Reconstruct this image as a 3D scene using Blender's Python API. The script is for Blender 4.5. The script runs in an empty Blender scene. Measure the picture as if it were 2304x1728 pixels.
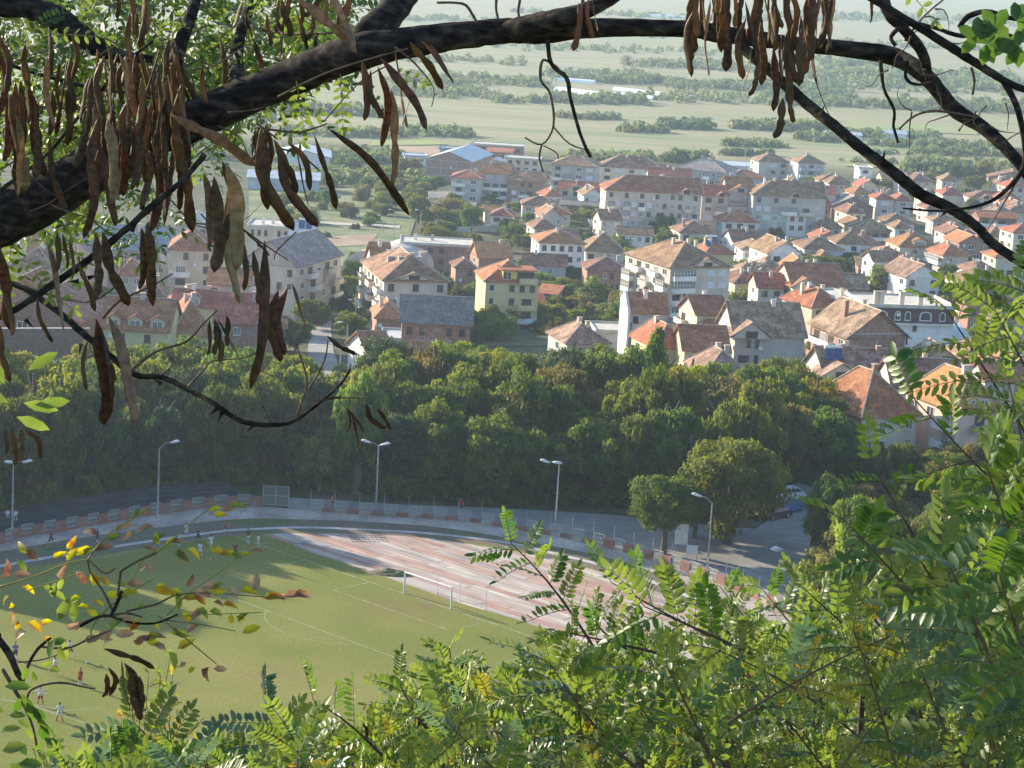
import bpy, math, random
import numpy as np
from mathutils import Vector, Matrix
R=math.radians
sc=bpy.context.scene
COL=sc.collection
rnd=random.Random(7)
# ---------------- camera, sky, sun, exposure ----------------
FPX=5500.0; CZ=74.7; PIT=0.1935; ROLL=0.0571
_F=Vector((0,math.cos(PIT),-math.sin(PIT))); _R=Vector((1,0,0)); _U=_R.cross(_F)
R2=(math.cos(ROLL)*_R+math.sin(ROLL)*_U); U2=(-math.sin(ROLL)*_R+math.cos(ROLL)*_U)
CAM=Vector((0,0,CZ))
cd=bpy.data.cameras.new('camera'); cam=bpy.data.objects.new('camera',cd); COL.objects.link(cam)
cam.matrix_world=Matrix(((R2.x,U2.x,-_F.x,0),(R2.y,U2.y,-_F.y,0),(R2.z,U2.z,-_F.z,CZ),(0,0,0,1)))
cd.sensor_width=36; cd.lens=36*FPX/2304; cd.clip_start=0.05; cd.clip_end=30000
sc.camera=cam
SUN_AZ=Vector((-0.81,0.585,0)).normalized(); SUN_EL=R(18)
SUNDIR=(SUN_AZ*math.cos(SUN_EL)+Vector((0,0,math.sin(SUN_EL)))).normalized()
w=bpy.data.worlds.new("World"); sc.world=w; w.use_nodes=True
nt=w.node_tree; bg=nt.nodes['Background']; sky=nt.nodes.new('ShaderNodeTexSky')
sky.sky_type='NISHITA'; sky.sun_disc=False; sky.sun_elevation=SUN_EL
sky.sun_rotation=math.atan2(SUN_AZ.x,SUN_AZ.y); sky.altitude=300; sky.dust_density=0.6; sky.ozone_density=2.0
nt.links.new(sky.outputs[0],bg.inputs[0]); bg.inputs[1].default_value=0.15
sl=bpy.data.lights.new('sun','SUN'); sl.energy=5.0; sl.angle=R(0.55); sl.color=(1.0,0.88,0.68)
so=bpy.data.objects.new('sun',sl); COL.objects.link(so); so.rotation_euler=(-SUNDIR).to_track_quat('-Z','Y').to_euler()
so.location=(0,0,500)
sc.view_settings.view_transform='Standard'; sc.view_settings.look='None'; sc.view_settings.gamma=1
sc.view_settings.exposure=1.25
sc.render.engine='CYCLES'
sc.cycles.use_denoising=True
sc.cycles.max_bounces=6; sc.cycles.diffuse_bounces=3; sc.cycles.transparent_max_bounces=8
sc.cycles.volume_bounces=0; sc.cycles.sample_clamp_indirect=6
# ---------------- geometry helpers ----------------
KN=[(-80,40),(-12,75),(-3,73.2),(0,72.6),(3,70.5),(20,60),(60,39),(147,0),(345,0),(400,-4),(450,-8),(525,-14),(560,-18),(650,-21),(790,-25),(1000,-31),(1400,-38),(2000,-42),(12000,-42)]
_ky=np.array([k[0] for k in KN],float); _kz=np.array([k[1] for k in KN],float)
def T(y): return float(np.interp(y,_ky,_kz))
def ray(px,py):
    d=_F*FPX+R2*(px-1152)-U2*(py-864); return d/d.y
def at(px,py,Y): return CAM+ray(px,py)*Y
def gnd(px,py,h=0.0):
    d=ray(px,py); a,b=150.0,11000.0
    f=lambda t: CZ+d.z*t-T(t)-h
    for _ in range(50):
        m=(a+b)/2
        if f(m)>0: a=m
        else: b=m
    p=CAM+d*a; return p
def D(x,y): return (x/0.96,y/0.96)
def G(px,py,z=0.0):
    p=gnd(px,py); return Vector((p.x,p.y,T(p.y)+z))
_C0=(202.2784,-179.8931); _yw=-0.7609
def pitch(U,V,z=0.0):
    dx=U-_C0[0]; dy=-V-_C0[1]
    return Vector((dx*math.cos(_yw)-dy*math.sin(_yw), dx*math.sin(_yw)+dy*math.cos(_yw), z))
class MB:
    def __init__(s): s.v=[]; s.f=[]; s.m=[]
    def add(s,vs,fs,mi=0):
        o=len(s.v); s.v+= [tuple(v) for v in vs]; s.f+=[tuple(i+o for i in f) for f in fs]; s.m+=[mi]*len(fs); return s
    def box(s,x0,x1,y0,y1,z0,z1,mi=0,M=None):
        vs=[Vector(p) for p in ((x0,y0,z0),(x1,y0,z0),(x1,y1,z0),(x0,y1,z0),(x0,y0,z1),(x1,y0,z1),(x1,y1,z1),(x0,y1,z1))]
        if M: vs=[M@v for v in vs]
        return s.add(vs,[(0,3,2,1),(4,5,6,7),(0,1,5,4),(1,2,6,5),(2,3,7,6),(3,0,4,7)],mi)
    def tube(s,pts,rads,n=8,mi=0,cap=True,bump=0,seed=0):
        rr=random.Random(seed); base=len(s.v); k=len(pts); pts=[Vector(p) for p in pts]
        prev=None
        for i,p in enumerate(pts):
            t=(pts[min(i+1,k-1)]-pts[max(i-1,0)])
            if t.length<1e-9: t=Vector((0,0,1))
            t.normalize()
            if prev is None: a=t.orthogonal().normalized()
            else:
                a=prev-t*prev.dot(t)
                a=a.normalized() if a.length>1e-6 else t.orthogonal().normalized()
            prev=a; b=t.cross(a)
            for j in range(n):
                r=rads[i]*(1+bump*rr.uniform(-1,1)); an=2*math.pi*j/n
                s.v.append(tuple(p+a*math.cos(an)*r+b*math.sin(an)*r))
        for i in range(k-1):
            for j in range(n):
                s.f.append((base+i*n+j,base+i*n+(j+1)%n,base+(i+1)*n+(j+1)%n,base+(i+1)*n+j)); s.m.append(mi)
        if cap:
            s.f.append(tuple(base+j for j in range(n))[::-1]); s.m.append(mi)
            s.f.append(tuple(base+(k-1)*n+j for j in range(n))); s.m.append(mi)
        return s
    def mesh(s,name,mats,smooth=False):
        me=bpy.data.meshes.new(name); me.from_pydata(s.v,[],s.f)
        for m in (mats if isinstance(mats,(list,tuple)) else [mats]): me.materials.append(m)
        if any(s.m): me.polygons.foreach_set('material_index',s.m)
        if smooth: me.polygons.foreach_set('use_smooth',[True]*len(s.f))
        me.update(); return me
    def build(s,name,mats,parent=None,smooth=False,loc=None,rz=0):
        return ob(name,s.mesh(name,mats,smooth),parent,loc,rz)
def ob(name,me,parent=None,loc=None,rz=0,scale=None):
    o=bpy.data.objects.new(name,me); COL.objects.link(o)
    if parent: o.parent=parent
    if loc is not None: o.location=loc
    if rz: o.rotation_euler=(0,0,rz)
    if scale is not None: o.scale=scale
    return o
def tag(o,label,cat,group=None):
    o['label']=label; o['category']=cat
    if group: o['group']=group
    return o
def thing(name,label,cat,loc=(0,0,0),rz=0,group=None,scale=None):
    return tag(ob(name,None,None,loc,rz,scale),label,cat,group)
def struct(o,kind='structure'): o['kind']=kind; return o
def cr(P,n=6):
    """Catmull-Rom through tuples of floats"""
    P=[np.array(p,float) for p in P]; out=[]
    for i in range(len(P)-1):
        p0=P[max(i-1,0)];p1=P[i];p2=P[i+1];p3=P[min(i+2,len(P)-1)]
        for j in range(n):
            t=j/n; out.append(0.5*((2*p1)+(-p0+p2)*t+(2*p0-5*p1+4*p2-p3)*t*t+(-p0+3*p1-3*p2+p3)*t**3))
    out.append(P[-1]); return out
# ---------------- materials ----------------
def mat(name,c1,c2=None,scale=1.0,rough=0.85,bump=0,detail=4,stretch=(1,1,1),coord='Object',transl=0,ramp=(0.35,0.65),rand=0,spec=0.3,c3=None,bumpscale=None,metal=0,noise2=None):
    m=bpy.data.materials.new(name); m.use_nodes=True; t=m.node_tree; N=t.nodes; L=t.links
    b=N['Principled BSDF']; b.inputs['Roughness'].default_value=rough; b.inputs['Specular IOR Level'].default_value=spec
    b.inputs['Metallic'].default_value=metal
    c1=tuple(c1)+(1,)
    if c2 is None:
        b.inputs['Base Color'].default_value=c1; col=None
    else:
        c2=tuple(c2)+(1,)
        if coord=='World':
            g=N.new('ShaderNodeNewGeometry'); src=g.outputs['Position']
        else:
            g=N.new('ShaderNodeTexCoord'); src=g.outputs['Object']
        mp=N.new('ShaderNodeMapping'); mp.inputs['Scale'].default_value=stretch; L.new(src,mp.inputs[0])
        n=N.new('ShaderNodeTexNoise'); n.inputs['Scale'].default_value=scale; n.inputs['Detail'].default_value=detail; L.new(mp.outputs[0],n.inputs['Vector'])
        r=N.new('ShaderNodeValToRGB'); r.color_ramp.elements[0].position=ramp[0]; r.color_ramp.elements[1].position=ramp[1]
        r.color_ramp.elements[0].color=c1; r.color_ramp.elements[1].color=c2
        if c3: e=r.color_ramp.elements.new((ramp[0]+ramp[1])/2); e.color=tuple(c3)+(1,)
        L.new(n.outputs['Fac'],r.inputs[0]); col=r.outputs[0]
        if noise2:
            n2=N.new('ShaderNodeTexNoise'); n2.inputs['Scale'].default_value=noise2[0]; n2.inputs['Detail'].default_value=5; L.new(src,n2.inputs['Vector'])
            mr=N.new('ShaderNodeMapRange'); mr.inputs[1].default_value=0.3; mr.inputs[2].default_value=0.7; mr.inputs[3].default_value=1-noise2[1]; mr.inputs[4].default_value=1+noise2[1]
            L.new(n2.outputs['Fac'],mr.inputs[0])
            hs=N.new('ShaderNodeHueSaturation'); L.new(mr.outputs[0],hs.inputs['Value']); L.new(col,hs.inputs['Color']); col=hs.outputs[0]
        if rand:
            oi=N.new('ShaderNodeObjectInfo'); hs=N.new('ShaderNodeHueSaturation')
            a=N.new('ShaderNodeMapRange'); a.inputs[3].default_value=0.5-rand*0.05; a.inputs[4].default_value=0.5+rand*0.05; L.new(oi.outputs['Random'],a.inputs[0]); L.new(a.outputs[0],hs.inputs['Hue'])
            wn=N.new('ShaderNodeTexWhiteNoise'); wn.noise_dimensions='1D'; L.new(oi.outputs['Random'],wn.inputs['W'])
            a2=N.new('ShaderNodeMapRange'); a2.inputs[3].default_value=1-rand*0.35; a2.inputs[4].default_value=1+rand*0.35; L.new(wn.outputs['Value'],a2.inputs[0]); L.new(a2.outputs[0],hs.inputs['Value'])
            L.new(col,hs.inputs['Color']); col=hs.outputs[0]
        L.new(col,b.inputs['Base Color'])
        if bump:
            bm=N.new('ShaderNodeBump'); bm.inputs['Strength'].default_value=bump
            if bumpscale:
                n3=N.new('ShaderNodeTexNoise'); n3.inputs['Scale'].default_value=bumpscale; n3.inputs['Detail'].default_value=4; L.new(mp.outputs[0],n3.inputs['Vector']); L.new(n3.outputs['Fac'],bm.inputs['Height'])
            else: L.new(n.outputs['Fac'],bm.inputs['Height'])
            L.new(bm.outputs[0],b.inputs['Normal'])
    if transl:
        tr=N.new('ShaderNodeBsdfTranslucent'); mx=N.new('ShaderNodeMixShader'); mx.inputs[0].default_value=transl
        hs=N.new('ShaderNodeHueSaturation'); hs.inputs['Saturation'].default_value=1.15; hs.inputs['Value'].default_value=1.7; hs.inputs['Hue'].default_value=0.485
        if col is None: hs.inputs['Color'].default_value=c1
        else: L.new(col,hs.inputs['Color'])
        L.new(hs.outputs[0],tr.inputs[0])
        L.new(b.outputs[0],mx.inputs[1]); L.new(tr.outputs[0],mx.inputs[2]); L.new(mx.outputs[0],N['Material Output'].inputs['Surface'])
    return m
# ---------------- ground ----------------
def ground_mat():
    m=bpy.data.materials.new('earth_and_fields'); m.use_nodes=True; t=m.node_tree; N=t.nodes; L=t.links
    b=N['Principled BSDF']; b.inputs['Roughness'].default_value=0.95; b.inputs['Specular IOR Level'].default_value=0.1
    g=N.new('ShaderNodeNewGeometry'); sp=N.new('ShaderNodeSeparateXYZ'); L.new(g.outputs['Position'],sp.inputs[0])
    def noise(scale,st,rot=0,det=5):
        mp=N.new('ShaderNodeMapping'); mp.inputs['Scale'].default_value=st; mp.inputs['Rotation'].default_value=(0,0,rot); L.new(g.outputs['Position'],mp.inputs[0])
        n=N.new('ShaderNodeTexNoise'); n.inputs['Scale'].default_value=scale; n.inputs['Detail'].default_value=det; L.new(mp.outputs[0],n.inputs['Vector']); return n.outputs['Fac']
    def ramp(src,els):
        r=N.new('ShaderNodeValToRGB'); r.color_ramp.elements[0].position=els[0][0]; r.color_ramp.elements[0].color=els[0][1]+(1,)
        r.color_ramp.elements[1].position=els[-1][0]; r.color_ramp.elements[1].color=els[-1][1]+(1,)
        for p,c in els[1:-1]: e=r.color_ramp.elements.new(p); e.color=c+(1,)
        L.new(src,r.inputs[0]); return r.outputs[0]
    def mixc(f,a,c):
        x=N.new('ShaderNodeMix'); x.data_type='RGBA'; L.new(f,x.inputs[0]); L.new(a,x.inputs[6]); L.new(c,x.inputs[7]); return x.outputs[2]
    near=ramp(noise(0.12,(1,1,1)),[(0.3,(0.035,0.05,0.02)),(0.5,(0.08,0.085,0.04)),(0.7,(0.15,0.125,0.085))])
    # far plain: long cultivated strips and rough pasture
    a=ramp(noise(0.012,(0.35,1.6,1),0.06),[(0.28,(0.14,0.19,0.07)),(0.38,(0.25,0.24,0.12)),(0.50,(0.30,0.26,0.15)),(0.56,(0.19,0.23,0.09)),(0.62,(0.29,0.26,0.15)),(0.72,(0.33,0.28,0.17))])
    c=ramp(noise(0.05,(0.35,2.2,1),0.03,8),[(0.4,(0.20,0.20,0.10)),(0.56,(0.33,0.28,0.17))])
    fm=N.new('ShaderNodeMath'); fm.operation='MULTIPLY'; fm.inputs[1].default_value=0.42
    fm.inputs[0].default_value=1; far0=N.new('ShaderNodeMix'); far0.data_type='RGBA'; far0.inputs[0].default_value=0.4; L.new(a,far0.inputs[6]); L.new(c,far0.inputs[7])
    far=far0.outputs[2]
    wob=noise(0.006,(1,1,1)); mm=N.new('ShaderNodeMath'); mm.operation='MULTIPLY_ADD'; mm.inputs[1].default_value=260; L.new(wob,mm.inputs[0]); L.new(sp.outputs['Y'],mm.inputs[2])
    mr=N.new('ShaderNodeMapRange'); mr.inputs[1].default_value=1180; mr.inputs[2].default_value=1260; L.new(mm.outputs[0],mr.inputs[0])
    L.new(mixc(mr.outputs[0],near,far),b.inputs['Base Color'])
    return m
MG=ground_mat()
def terrain():
    ys=sorted(set([k[0] for k in KN]+list(range(200,345,40))+[480,600,720,900,1200,1700,2500,3500,5000,7000,9000]))
    ys=[y for y in ys if -80<=y<=9000]; mb=MB(); nx=24
    for y in ys:
        W=300+0.7*max(y,0)
        for i in range(nx+1): mb.v.append((-W+2*W*i/nx,y,T(y)-0.06))
    for j in range(len(ys)-1):
        for i in range(nx):
            a=j*(nx+1)+i; mb.f.append((a,a+1,a+nx+2,a+nx+1)); mb.m.append(0)
    struct(mb.build('ground',MG))
terrain()
def sheet(name,pts,m,z=0.0,res=None):
    """flat polygon through world points"""
    me=bpy.data.meshes.new(name); vs=[(p.x,p.y,(T(p.y) if res else 0)+z) for p in pts]
    me.from_pydata(vs,[],[tuple(range(len(vs)))]); me.materials.append(m); me.update()
    import bmesh
    bm=bmesh.new(); bm.from_mesh(me); bmesh.ops.triangulate(bm,faces=bm.faces[:])
    for f in bm.faces:
        if f.normal.z<0: f.normal_flip()
    bm.to_mesh(me); bm.free()
    return struct(ob(name,me))
def band(name,A,B,m,z):
    """strip between two world-point curves with the same count"""
    mb=MB()
    for p,q in zip(A,B): mb.v+=[(p.x,p.y,z),(q.x,q.y,z)]
    for i in range(len(A)-1): mb.f.append((2*i,2*i+1,2*i+3,2*i+2)); mb.m.append(0)
    o=mb.build(name,m); 
    if o.data.polygons[0].normal.z<0: o.data.flip_normals()
    return struct(o)
def gp(L,n=8): return [G(a,b) for a,b in [tuple(q) for q in cr(L,n)]]
def resample(P,n):
    d=[0]
    for i in range(1,len(P)): d.append(d[-1]+(P[i]-P[i-1]).length)
    out=[];j=0
    for k in range(n):
        s=d[-1]*k/(n-1)
        while j<len(P)-2 and d[j+1]<s: j+=1
        u=(s-d[j])/max(d[j+1]-d[j],1e-9); out.append(P[j].lerp(P[j+1],min(max(u,0),1)))
    return out
# pitch grass
def grass_mat():
    m=mat('pitch_grass',(0.14,0.16,0.036),(0.235,0.215,0.068),0.06,0.95,0.35,9,coord='World',ramp=(0.25,0.7),c3=(0.185,0.19,0.048),spec=0.05,noise2=(2.5,0.14),bumpscale=6.0)
    t=m.node_tree; N=t.nodes; L=t.links; bs=N['Principled BSDF']; old=bs.inputs['Base Color'].links[0].from_socket
    g=N.new('ShaderNodeNewGeometry'); fac=None
    for (u,v,rad) in ((20.2,3.0,8.0),(20.2,11,3.5),(3,40,7.0),(30,30,6.0)):
        p=pitch(u,v); sb=N.new('ShaderNodeVectorMath'); sb.operation='DISTANCE'; L.new(g.outputs['Position'],sb.inputs[0]); sb.inputs[1].default_value=p
        mr=N.new('ShaderNodeMapRange'); mr.inputs[1].default_value=rad; mr.inputs[2].default_value=rad*.15; mr.inputs[3].default_value=0; mr.inputs[4].default_value=1 if rad>7.5 else .6; L.new(sb.outputs['Value'],mr.inputs[0])
        if fac is None: fac=mr.outputs[0]
        else:
            mx=N.new('ShaderNodeMath'); mx.operation='MAXIMUM'; L.new(fac,mx.inputs[0]); L.new(mr.outputs[0],mx.inputs[1]); fac=mx.outputs[0]
    n=N.new('ShaderNodeTexNoise'); n.inputs['Scale'].default_value=.45; n.inputs['Detail'].default_value=9; n.inputs['Roughness'].default_value=.7; L.new(g.outputs['Position'],n.inputs['Vector'])
    r=N.new('ShaderNodeMapRange'); r.inputs[1].default_value=.42; r.inputs[2].default_value=.62; L.new(n.outputs['Fac'],r.inputs[0])
    mu=N.new('ShaderNodeMath'); mu.operation='MULTIPLY'; L.new(fac,mu.inputs[0]); L.new(r.outputs[0],mu.inputs[1])
    mx=N.new('ShaderNodeMix'); mx.data_type='RGBA'; L.new(mu.outputs[0],mx.inputs[0]); L.new(old,mx.inputs[6]); mx.inputs[7].default_value=(.20,.145,.065,1); L.new(mx.outputs[2],bs.inputs['Base Color'])
    return m
M_grass=grass_mat()
M_line=mat('chalk_line',(0.40,0.42,0.32),(0.21,0.22,0.09),0.8,0.9,coord='World',ramp=(0.35,0.6))
M_conc=mat('weathered_concrete',(0.27,0.21,0.18),(0.47,0.41,0.35),0.22,0.9,0.2,8,coord='World',c3=(0.37,0.31,0.27),noise2=(1.5,0.2))
M_band=mat('worn_running_track',(0.13,0.105,0.075),(0.095,0.12,0.04),0.12,0.95,0.2,6,coord='World',c3=(0.15,0.12,0.085),noise2=(2,0.2))
M_kerb=mat('kerb_concrete',(0.36,0.33,0.30),(0.52,0.48,0.43),0.5,0.9,coord='World')
M_asph=mat('worn_asphalt',(0.20,0.185,0.175),(0.30,0.28,0.26),0.1,0.9,0.1,7,coord='World',noise2=(0.6,0.12))
def slab_mat():
    m=bpy.data.materials.new('coloured_paving_slabs'); m.use_nodes=True; t=m.node_tree; N=t.nodes; L=t.links
    b=N['Principled BSDF']; b.inputs['Roughness'].default_value=0.9
    g=N.new('ShaderNodeNewGeometry'); mp=N.new('ShaderNodeMapping'); mp.inputs['Rotation'].default_value=(0,0,-_yw); 
    L.new(g.outputs['Position'],mp.inputs[0])
    sp=N.new('ShaderNodeSeparateXYZ'); L.new(mp.outputs[0],sp.inputs[0])
    def M(op,a,bv,c=None):
        x=N.new('ShaderNodeMath'); x.operation=op
        for i,v in enumerate((a,bv,c)):
            if v is None: continue
            if isinstance(v,(int,float)): x.inputs[i].default_value=v
            else: L.new(v,x.inputs[i])
        return x.outputs[0]
    row=M('FLOOR',M('DIVIDE',sp.outputs['Y'],1.0),0)
    wr=N.new('ShaderNodeTexWhiteNoise'); wr.noise_dimensions='1D'; L.new(row,wr.inputs['W'])
    off=M('MULTIPLY',wr.outputs['Value'],29.0)
    col=M('FLOOR',M('DIVIDE',M('ADD',sp.outputs['X'],off),15.0),0)
    cx=N.new('ShaderNodeCombineXYZ'); L.new(row,cx.inputs[0]); L.new(col,cx.inputs[1])
    wn=N.new('ShaderNodeTexWhiteNoise'); wn.noise_dimensions='2D'; L.new(cx.outputs[0],wn.inputs['Vector'])
    r=N.new('ShaderNodeValToRGB'); r.color_ramp.interpolation='CONSTANT'
    els=[(0,(0.44,0.28,0.22)),(0.19,(0.45,0.36,0.30)),(0.38,(0.42,0.30,0.25)),(0.56,(0.49,0.42,0.35)),(0.72,(0.38,0.21,0.16)),(0.84,(0.40,0.34,0.30)),(0.95,(0.31,0.13,0.09))]
    r.color_ramp.elements[0].color=els[0][1]+(1,); r.color_ramp.elements[1].position=els[1][0]; r.color_ramp.elements[1].color=els[1][1]+(1,)
    for p,c in els[2:]: e=r.color_ramp.elements.new(p); e.color=c+(1,)
    L.new(wn.outputs['Value'],r.inputs[0])
    fx=M('FRACT',M('DIVIDE',sp.outputs['Y'],1.0),0); fy=M('FRACT',M('DIVIDE',M('ADD',sp.outputs['X'],off),15.0),0)
    j=M('MAXIMUM',M('LESS_THAN',fx,0.09),M('LESS_THAN',fy,0.02))
    n=N.new('ShaderNodeTexNoise'); n.inputs['Scale'].default_value=0.5; n.inputs['Detail'].default_value=10; ms=N.new('ShaderNodeMapping'); ms.inputs['Scale'].default_value=(.35,1.6,1); L.new(mp.outputs[0],ms.inputs[0]); L.new(ms.outputs[0],n.inputs['Vector'])
    mr=N.new('ShaderNodeMapRange'); mr.inputs[1].default_value=0.3; mr.inputs[2].default_value=0.7; mr.inputs[3].default_value=0.6; mr.inputs[4].default_value=1.2; L.new(n.outputs['Fac'],mr.inputs[0])
    v=M('MULTIPLY',mr.outputs[0],M('SUBTRACT',1,M('MULTIPLY',j,0.38)))
    hs=N.new('ShaderNodeHueSaturation'); L.new(v,hs.inputs['Value']); L.new(r.outputs[0],hs.inputs['Color']); L.new(hs.outputs[0],b.inputs['Base Color'])
    return m
M_slab=slab_mat()
# big concrete apron below everything in the stadium, then track, kerb, grass
fence_px=[(-90,1240),(0,1224),(50,1208),(150,1193),(300,1166),(430,1147),(545,1138),(650,1144),(770,1155),(890,1162),(1040,1172),(1150,1190),(1250,1206),(1350,1228),(1450,1256),(1560,1292),(1660,1330),(1760,1375),(1850,1420)]
pale_px=[(-90,1256),(0,1241),(190,1209),(380,1184),(538,1168),(696,1169),(890,1178),(1016,1190),(1175,1216),(1333,1247),(1420,1270),(1500,1298),(1600,1335),(1700,1380),(1780,1425)]
kerb_px=[(-90,1290),(0,1271),(221,1233),(475,1196),(600,1187),(696,1185),(849,1191),(985,1200),(1143,1219),(1238,1241),(1365,1272),(1480,1310),(1580,1352),(1680,1400)]
fence_w=resample(gp(fence_px),90); pale_w=resample(gp(pale_px),90); kerb_w=resample(gp(kerb_px),90)
band('stadium_path',fence_w,pale_w,M_conc,0.004)
band('running_track',pale_w,kerb_w,M_band,0.0)
def inset(P,d):
    out=[]
    for i,p in enumerate(P):
        t=(P[min(i+1,len(P)-1)]-P[max(i-1,0)]).normalized(); nrm=Vector((t.y,-t.x,0)); out.append(p+nrm*d)
    return out
k2=inset(kerb_w,0.9); band('track_kerb',kerb_w,k2,M_kerb,0.02)
k3=inset(kerb_w,2.6); band('track_gutter',k2,k3,M_band,0.004)
poly=k3+[G(1750,1500),G(1900,1760),G(-200,1800)]
sheet('pitch_grass',poly,M_grass,0.008)
Dpx=[(592,1203),(640,1200),(700,1201),(800,1201),(890,1205),(985,1213),(1080,1228),(1160,1241),(1238,1256),(1330,1281),(1400,1302),(1500,1340),(1600,1388),(1690,1440),(1700,1520),(1560,1525),(1430,1490),(1333,1454),(1159,1393),(1048,1361),(921,1317),(827,1285),(760,1262),(700,1243),(650,1222)]
sheet('paved_area',[G(a,b) for a,b in Dpx],M_slab,0.016)
# lines
def line(name,P,wd=0.13,z=0.02,closed=False):
    A=[];B=[]
    for i,p in enumerate(P):
        t=(P[min(i+1,len(P)-1)]-P[max(i-1,0)]).normalized(); n=Vector((-t.y,t.x,0))*wd/2; A.append(p+n);B.append(p-n)
    return band(name,A,B,M_line,z)
def ln(name,*UV,**k): line(name,[pitch(u,v) for u,v in UV],**k)
ln('goal_line',(-13.8,0),(54.2,0))
ln('penalty_area_line',(0,0),(0,16.5),(40.32,16.5),(40.32,0))
ln('goal_area_line',(11,0),(11,5.5),(29.32,5.5),(29.32,0))
th=math.acos(5.5/9.15)
ln('penalty_arc_line',*[(20.16+9.15*math.sin(a),11+9.15*math.cos(a)) for a in np.linspace(-th,th,20)],wd=0.07)
ln('touch_line',(-13.8,0),(-13.8,70)); 
line('far_pitch_line',[G(-20,1570),G(150,1600),G(225,1592)]); line('side_pitch_line',[G(60,1585),G(230,1640),G(420,1705)])
# dirt patches worn in the goal mouth
M_dirt=mat('worn_turf',(0.15,0.115,0.06),(0.11,0.105,0.045),0.5,0.95,coord='World')
# goal
M_white=mat('white_paint',(0.75,0.74,0.72),(0.62,0.61,0.58),2,0.5)
M_steel=mat('galvanised_steel',(0.42,0.43,0.44),(0.3,0.31,0.32),1.5,0.45,metal=0.3)
M_dark=mat('dark_metal',(0.05,0.05,0.055),(0.09,0.08,0.075),3,0.6)
M_net=mat('net_cord',(0.5,0.5,0.48))
gl=thing('football_goal','white framed football goal standing at the edge of the pitch','goal',pitch(20.16,0))
gl.rotation_euler=(0,0,_yw)   # local x runs along the goal line
for sx in (-1,1): MB().tube([(sx*3.66,0,0),(sx*3.66,0,2.44)],[.1]*2,10).build('post',M_white,gl)
MB().tube([(-3.73,0,2.44),(3.73,0,2.44)],[.1]*2,10).build('crossbar',M_white,gl)
for i,(x,y,h) in enumerate([(-1.6,3.0,2.3),(1.9,3.0,2.3),(5.9,2.9,2.4)]):
    p=Vector((x,y,0)); q=Matrix.Rotation(_yw,4,'Z')@p+pitch(20.16,0)
    o=thing('net_pole',['thin white net pole behind the left half of the goal','thin white net pole behind the right half of the goal','leaning white net pole at the right of the goal'][i],'pole',q,group='net poles behind the goal')
    MB().tube([(0,0,0),(0.12 if i==2 else 0,0,h)],[.05,.045],8).build('shaft',M_white,o); MB().tube([(0,0,0),(0,0,.12)],[.11,.09],8).build('foot',M_white,o)
# steel grid frame lying on the paving
fr=thing('steel_frame','rusty dark steel grid frame lying on the coloured paving','frame',G(827,1212)); fr.rotation_euler=(0,0,0.25); fr.scale=(.42,.42,.5)
mb=MB()
for i in range(9): mb.tube([(-5+i*1.25,-4,.15),(-5+i*1.25,4,.15)],[.035]*2,5)
fr2=mb.build('bars',M_dark,fr); mb=MB()
for i in range(5): mb.tube([(-5,-4+i*2,.25),(5,-4+i*2,.25)],[.04]*2,5)
mb.build('cross_bars',M_dark,fr)
rp=thing('rubble_heap','low heap of dark soil at the edge of the paving by the goal','heap',G(880,1291)); mb=MB()
rr=random.Random(3); n=14; rings=[(1,0),(.8,.16),(.55,.34),(.28,.5),(.06,.55)]
for s_,z_ in rings:
    for i in range(n): a=2*math.pi*i/n; q=s_*rr.uniform(.75,1.2); mb.v.append((math.cos(a)*2.6*q,math.sin(a)*1.3*q,z_*rr.uniform(.7,1.2)))
for k in range(4):
    for i in range(n): mb.f.append((k*n+i,k*n+(i+1)%n,(k+1)*n+(i+1)%n,(k+1)*n+i)); mb.m.append(0)
mb.f.append(tuple(4*n+i for i in range(n))); mb.m.append(0)
mb.build('soil',M_band,rp)
# asphalt lot and road behind the fence
lot=[(650,1146),(650,1120),(760,1125),(900,1135),(1040,1140),(1200,1147),(1400,1160),(1500,1175),(1700,1190),(1745,1160),(1752,1100),(1800,1085),(1830,1100),(1830,1190),(1900,1235),(1960,1300),(1990,1420),(1860,1420),(1760,1372),(1660,1328),(1560,1290),(1450,1254),(1350,1226),(1250,1204),(1150,1188),(1040,1170),(890,1160),(770,1153)]
sheet('asphalt_lot',[G(a,b) for a,b in lot],M_asph,0.012)
# terraces at the left
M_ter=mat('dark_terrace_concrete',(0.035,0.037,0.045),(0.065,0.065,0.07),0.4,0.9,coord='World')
M_brick=mat('reddish_rendered_wall',(0.24,0.11,0.085),(0.32,0.17,0.13),0.8,0.9,0.2,6,coord='World')
terr_line=tp=resample(gp([(-120,1245),(0,1222),(150,1191),(300,1164),(430,1145),(560,1134)]),24)
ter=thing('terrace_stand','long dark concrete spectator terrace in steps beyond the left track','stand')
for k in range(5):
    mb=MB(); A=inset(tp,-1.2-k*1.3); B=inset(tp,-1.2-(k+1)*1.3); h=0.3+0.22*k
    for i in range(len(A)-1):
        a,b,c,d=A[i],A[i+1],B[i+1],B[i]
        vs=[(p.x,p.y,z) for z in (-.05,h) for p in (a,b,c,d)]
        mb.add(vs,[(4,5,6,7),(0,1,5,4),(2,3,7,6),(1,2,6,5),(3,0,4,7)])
    mb.build('terrace_step',M_ter,ter)
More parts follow.
